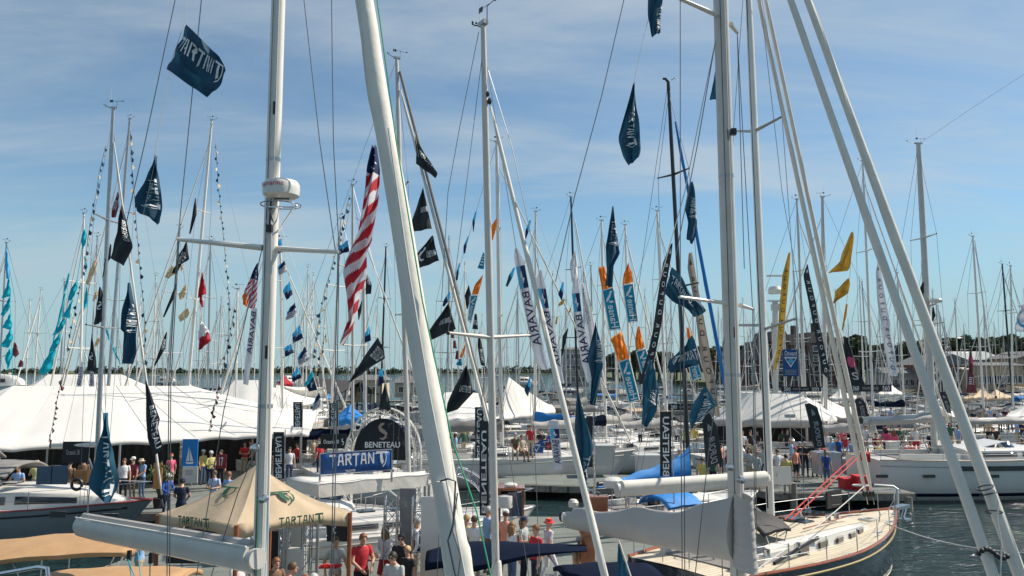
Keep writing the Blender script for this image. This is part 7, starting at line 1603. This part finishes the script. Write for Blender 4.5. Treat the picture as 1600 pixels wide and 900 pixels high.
for i, (u, v, Y) in enumerate(((1512, 637, 62), (1520, 640, 60), (1530, 636, 64), (1538, 639, 60), (1546, 636, 63), (1553, 634, 66), (1561, 640, 60), (1569, 637, 62), (1577, 640, 60), (1543, 655, 52), (1588, 655, 50), (1596, 656, 50), (500, 683, 40), (508, 685, 41), (497, 688, 40), (490, 684, 43), (1392, 637, 62), (1380, 642, 60), (940, 640, 70), (975, 643, 68))):
    person(u, v, 'standing visitor in the distant crowd on the far pier', C_[('w', 'nv', 'rd', 'tn', 'lb', 'k')[i % 6]], C_[('k', 'kh', 'dn')[i % 3]], H_[('br', 'bk', 'gy')[i % 3]], ('stand', 'hold', 'walk')[i % 3], 150 + 25 * (i % 5), 1.72, Y=Y, group='distant visitors on the far piers')
# the denser crowd on the piers, each with its own look
rc = random.Random(41); seen = set()
SN = dict(w='white', k='black', rd='red', bl='strong blue', lb='light blue', sal='salmon', yg='yellow green', nv='navy', gn='dark green', br='brown', pk='pink', yl='mustard', tn='tan', gr='grey green')
LN = dict(kh='khaki', k='black', dn='denim blue', tn='sand', nv='navy'); HN = dict(br='brown', bk='black', gy='grey', bd='blonde', rb='reddish'); PN = dict(stand='standing', hold='holding something', walk='walking', hips='hand on hip', look='looking down')
CROWD = []
for u, v in ((58, 716), (110, 716), (132, 712), (172, 718), (224, 712), (268, 706), (318, 700), (330, 702), (404, 694), (438, 698), (262, 735), (285, 742)): CROWD.append((u, v, 'left pier by the long marquee', .7))
for u, v in ((566, 822), (690, 812), (700, 800), (712, 792), (818, 800), (838, 812), (430, 858), (452, 866), (525, 830)): CROWD.append((u, v, 'on the middle pier', .7))
for u, v in ((1126, 690), (1136, 700), (1170, 696), (1182, 702), (1200, 690), (1236, 684), (1242, 696), (1292, 672), (1316, 668), (1330, 682), (1290, 700), (1228, 706), (1176, 684)): CROWD.append((u, v, 'right pier by the exhibition tent', .75))
for u, v, Y in ((700, 672, 44), (712, 676, 43), (725, 668, 45), (845, 670, 44), (858, 672, 43), (1000, 660, 50), (1070, 668, 48), (1085, 664, 50), (500, 690, 38), (590, 668, 40), (612, 672, 40), (1340, 668, 43), (1352, 664, 44), (1384, 668, 43), (1396, 672, 42), (1484, 660, 46), (1496, 664, 45)): CROWD.append((u, v, 'among the yachts in mid distance', Y))
for u, v, pl, z in CROWD:
    for _ in range(200):
        c = rc.choice(list(SN)); p = rc.choice(list(LN)); h_ = rc.choice(list(HN)); ps = rc.choice(list(PN))
        if (c, p, pl) not in seen: break
    seen.add((c, p, pl)); lab = '%s haired visitor, %s top, %s trousers, %s' % (HN[h_], SN[c], LN[p], pl)
    kw = dict(Y=z) if z > 5 else dict(zg=z); hat = rc.choice((None, None, None, ('cap', rc.choice(((.7, .7, .68), (.03, .04, .08), (.45, .05, .05)))), ('brim', (.6, .52, .4))))
    person(u, v, lab, C_[c], C_[p], H_[h_], ps, rc.uniform(0, 360), rc.uniform(1.62, 1.84), sleeve=rc.choice(('short', 'short', 'long')), shorts=rc.random() < .3, long_=rc.random() < .25, hat=hat, **kw)
# black pieces added to stand for the dark shade under the beige tent
a = P(262, 826, 20.6); b_ = P(362, 880, 20.6); MB().box(((a.x + b_.x) / 2, 20.6, (a.z + b_.z) / 2), (b_.x - a.x, .06, a.z - b_.z)).build('backdrop_shade', 'canvas_black', label='black panel added as shade behind the beige tent on its left side', cat='shade_panel')
a = P(418, 828, 20.9); b_ = P(438, 900, 20.9); MB().box(((a.x + b_.x) / 2, 20.9, (a.z + b_.z) / 2), (b_.x - a.x, .3, a.z - b_.z)).build('shade_box', 'canvas_black', label='tall black block added as shade just right of the radar mast under the beige tent', cat='case')
a = P(556, 785, 24); b_ = P(600, 830, 24)
# ================================================================== small things
# high table by the brown post
tb = G(566, 853, 1.75); rt = empty('bar_table', (tb.x, 19.0, .7), label='high round table with black column and red cover', cat='table'); c = Vector((P(566, 855, 19.0).x, 19.0, .7))
MB().lathe(c + Vector((0, 0, 1.02)), [(0, 0), (.38, 0), (.40, .02), (.38, .05), (0, .05)], 24).build('table_top', 'varnish', rt); MB().lathe(c, [(.14, 0), (.13, 1.02)], 14).build('column', 'canvas_black', rt); MB().lathe(c, [(.28, 0), (.28, .03), (.15, .05)], 18).build('base', 'black_plastic', rt)
mb = MB(); mb.box(c + Vector((-.1, -.05, 1.10)), (.42, .28, .035), rz=.4); mb.build('brochure_pile', 'red_dark', label='pile of dark red brochures on the high round table', cat='brochures')
p = P(516, 886, 17.8); mb = MB(); 
for k in range(9): mb.box((p.x + .05 * k - .2, p.y, p.z + .02 * (k % 3)), (.09, .12, .05), rz=k)
mb.build('red_garland', 'red', label='red strip lying on the pier right of the beige tent', cat='strip')
# palm in the marquee, cabinet, boxes, pipe
rt = empty('potted_palm', P(246, 745, 31.5), label='potted palm under the long marquee', cat='plant'); c = Vector((P(250, 745, 31.5).x, 31.5, .7)); MB().lathe(c, [(.18, 0), (.24, .4), (.2, .4)], 14).build('pot', 'dock_dark', rt)
mb = MB()
for k in range(34):
    a = k * 2.4; ln = .55 + .35 * ((k * 7) % 5) / 5; pts = [c + Vector((0, 0, .4)), c + Vector((math.cos(a) * ln * .5, math.sin(a) * ln * .5, 1.3 + .2 * (k % 3))), c + Vector((math.cos(a) * ln, math.sin(a) * ln, 1.0 + .25 * (k % 4)))]
    mb.grid([[p + Vector((0, 0, 0)), p + Vector((math.sin(a) * .05, -math.cos(a) * .05, .01))] for p in pts])
mb.build('fronds', 'leaf_a', rt)
def crate(label, u0, u1, v0, v1, Y, m_, name, cat, dep=.7, lid=True, lm=None):
    a, b_ = P(u0, v1, Y), P(u1, v0, Y); rt = empty(name, ((a.x + b_.x) / 2, Y, a.z), label=label, cat=cat); h = b_.z - a.z
    MB().box(((a.x + b_.x) / 2, Y + dep / 2, a.z + h * .44), (b_.x - a.x, dep, h * .88)).build('body', m_, rt, smooth=False); MB().box(((a.x + b_.x) / 2, Y + dep / 2, a.z + h * .94), (b_.x - a.x + .06, dep + .06, h * .11)).build('lid', lm or m_, rt, smooth=False)
    return rt
crate('grey power cabinet at the end of the right pier', 1279, 1314, 707, 742, 37.2, 'mast_alu', 'power_cabinet', 'cabinet', .8)
crate('dark red chest on the right pier', 1320, 1342, 748, 767, 36.0, 'red', 'dock_box', 'dock box')
crate('bright red chest beside the dark red one on the right pier', 1341, 1357, 744, 767, 35.6, 'red', 'dock_box', 'dock box')
crate('tall white dock box left of the dark vertical banner', 998, 1032, 711, 752, 33, 'gel_white', 'dock_box', 'dock box', .9)
crate('pale grey floating box in front of the middle yacht', 931, 960, 696, 728, 40.5, 'gel_grey', 'floating_box', 'box', 1.2)
crate('white pedestal with blue window on the boat deck at the right', 1390, 1406, 690, 709, 40.3, 'gel_white', 'pedestal', 'pedestal', .4)
mb = MB(); mb.tube([P(1366, 758, 34.8), P(1396, 760, 34.7), P(1402, 764, 34.6), P(1403, 803, 34.5)], .06, n=10); mb.build('dock_pipe', 'white_paint', label='white bent pipe hanging over the corner of the right pier', cat='pipe')
mb = MB(); c = P(1345, 762, 35.2); mb.tube([c + Vector((math.cos(t) * .35, math.sin(t) * .2, .1)) for t in [2 * PI * k / 16 for k in range(17)]], .04, n=6, cap=False); mb.build('hose', 'rope_white', label='pale coiled hose over the red chests', cat='hose')
# red towel on rail
mb = MB(); mb.grid([[P(1344 + 8 * i, 703 + 2 * i + 8 * j, 36.6 + .05 * math.sin(i * 2)) for i in range(3)] for j in range(3)]); solid(mb.build('towel', 'red', label='red cloth hung above the red chests', cat='cloth'), .03)
# flood light on a stand
p = P(1234, 650, 35.5); rt = empty('work_light', (p.x, p.y, .75), label='twin floodlight on a thin stand in front of the large tent', cat='floodlight')
for s_ in (-1, 1): MB().box((p.x + s_ * .12, p.y, p.z), (.2, .12, .16)).build('lamp_head', 'gel_grey', rt)
mb = MB(); mb.tube([(p.x, p.y, .8), (p.x, p.y, p.z - .1)], .02)
for k in range(3): mb.tube([(p.x, p.y, 1.6), (p.x + .5 * math.cos(k * 2.1), p.y + .5 * math.sin(k * 2.1), .76)], .015)
mb.build('tripod', 'mast_alu', rt)
# black panels added to stand for the shade inside the large tent
q = P(1249, 690, 50.5); MB().box((q.x, q.y, 1.9), (1.9, .08, 2.5)).build('doorway_shade', 'canvas_black', label='black panel added as shade in the entrance of the large exhibition tent', cat='shade panel')
q = P(1150, 690, 51); MB().box((q.x + 1.5, q.y, 1.75), (6.5, .08, 2.2)).build('tent_shade', 'canvas_black', label='black sheet added as shade inside the large exhibition tent', cat='shade_sheet')
for u0, u1, Y, lab in ((-30, 130, 37, 'black sheet added as shade in the left third of the long marquee'), (135, 282, 38, 'black sheet added as shade in the middle of the long marquee'), (300, 480, 43, 'dark sheet added as shade in the right end of the long marquee')):
    a = P(u0, 700, Y); b_ = P(u1, 700, Y); mb = MB(); mb.grid([[Vector((lerp(a.x, b_.x, k / 40), Y + .08 * math.sin(k * 1.7), z)) for k in range(41)] for z in (.7, 3.1)]); mb.build('shade_sheet', 'canvas_black', label=lab, cat='shade_sheet')  # black rippled sheets, added for the dark shade under the marquee roof
# varnished booth with glass behind the central mast
Yb = 23.5; a = P(780, 766, Yb); b_ = P(817, 850, Yb); rt = empty('varnished_booth', ((a.x + b_.x) / 2, Yb, .7), label='varnished wood booth with glass side right of the central mast', cat='booth')
x0, x1, zt = a.x, b_.x, a.z
for x in (x0, x1):
    for dy in (0, .6): MB().box((x, Yb + dy, (.7 + zt) / 2), (.07, .07, zt - .7)).build('post', 'mahogany', rt)
MB().box(((x0 + x1) / 2, Yb + .3, zt + .04), (x1 - x0 + .12, .8, .07)).build('roof', 'varnish', rt); MB().box(((x0 + x1) / 2 + .12, Yb + .02, zt - .42), ((x1 - x0) * .6, .02, .7)).build('glass_pane', 'glass_blue', rt); MB().box(((x0 + x1) / 2, Yb + .1, 1.0), (x1 - x0 - .1, .1, .6)).build('lower_panel', 'varnish', rt)
MB().lathe((x0 + .18, Yb - .1, zt - .30), [(0, -.18), (.22, -.18), (.24, 0), (.22, .16), (0, .18)], 18).build('radar_dome', 'gel_white', label='cream radar dome displayed at the varnished booth', cat='radar dome')
MB().lathe((x0 + .35, Yb + .2, zt + .10), [(0, 0), (.20, 0), (.20, .05), (.12, .09), (0, .1)], 18).build('satellite_dome', 'gel_white', label='flat white dome on the roof of the varnished booth', cat='dome')
def booth(label, u0, u1, v0, v1, Y, name='cabinet'):
    a, b_ = P(u0, v0, Y), P(u1, v1, Y); rt = empty(name, ((a.x + b_.x) / 2, Y, b_.z), label=label, cat='cabinet'); MB().box(((a.x + b_.x) / 2, Y + .25, (a.z + b_.z) / 2), (b_.x - a.x, .5, a.z - b_.z)).build('body', 'varnish', rt); MB().box(((a.x + b_.x) / 2, Y - .01, (a.z + b_.z) / 2), ((b_.x - a.x) * .7, .02, (a.z - b_.z) * .8)).build('door', 'mahogany', rt); MB().box(((a.x + b_.x) / 2, Y + .25, a.z + .03), (b_.x - a.x + .08, .6, .05)).build('top', 'varnish', rt)
booth('varnished wooden cabinet under the grey sail cover', 908, 930, 833, 884, 17.6)
booth('varnished red brown counter behind the left end of the grey sail cover', 921, 950, 779, 800, 24.0)
# white outdoor instrument dome beyond grey cover
MB().lathe(P(896, 787, 24.5), [(0, -.1), (.15, -.1), (.16, .05), (.1, .13), (0, .15)], 16).build('compass_dome', 'gel_white', label='small white dome behind the grey sail cover', cat='dome')
# upper stage radar mast tower seen behind white mast
rt = empty('radar_tower', P(1210, 500, 60), label='white radar tower of a motor yacht right of the white mast', cat='radar tower')
c = P(1211, 455, 60); MB().lathe(c, [(0, -.2), (.5, -.2), (.55, .1), (.4, .35), (0, .4)], 18).build('radar_dome', 'gel_white', rt); MB().box(P(1210, 431, 60), (1.2, .2, .12)).build('radar_bar', 'gel_white', rt); MB().tube([P(1211, 470, 60), P(1212, 640, 60)], .22).build('pole', 'gel_grey', rt); MB().box(P(1211, 470, 60), (1.1, .6, .1)).build('platform', 'steel', rt)
MB().box(P(1212, 480, 60), (.6, .5, .5)).build('equipment_box', 'gel_grey', rt)
# thin wire crossing the top right sky
MB().tube([P(1440, 222, 38), P(1520, 168, 38), P(1600, 116, 38), P(1700, 52, 38)], .006, n=4).build('stay_wire', 'wire', label='thin beaded wire rising to the top right corner', cat='wire')
for u, v, Y, a in ((1440, 228, 40, (1383, 380, 40)), (1580, 226, 40, (1530, 400, 42))): pass
# drop prototypes never used
for k in range(5):
    if not pu[k]:
        def kill(o):
            for c in list(o.children): kill(c)
            bpy.data.objects.remove(o)
        kill(PR[k])
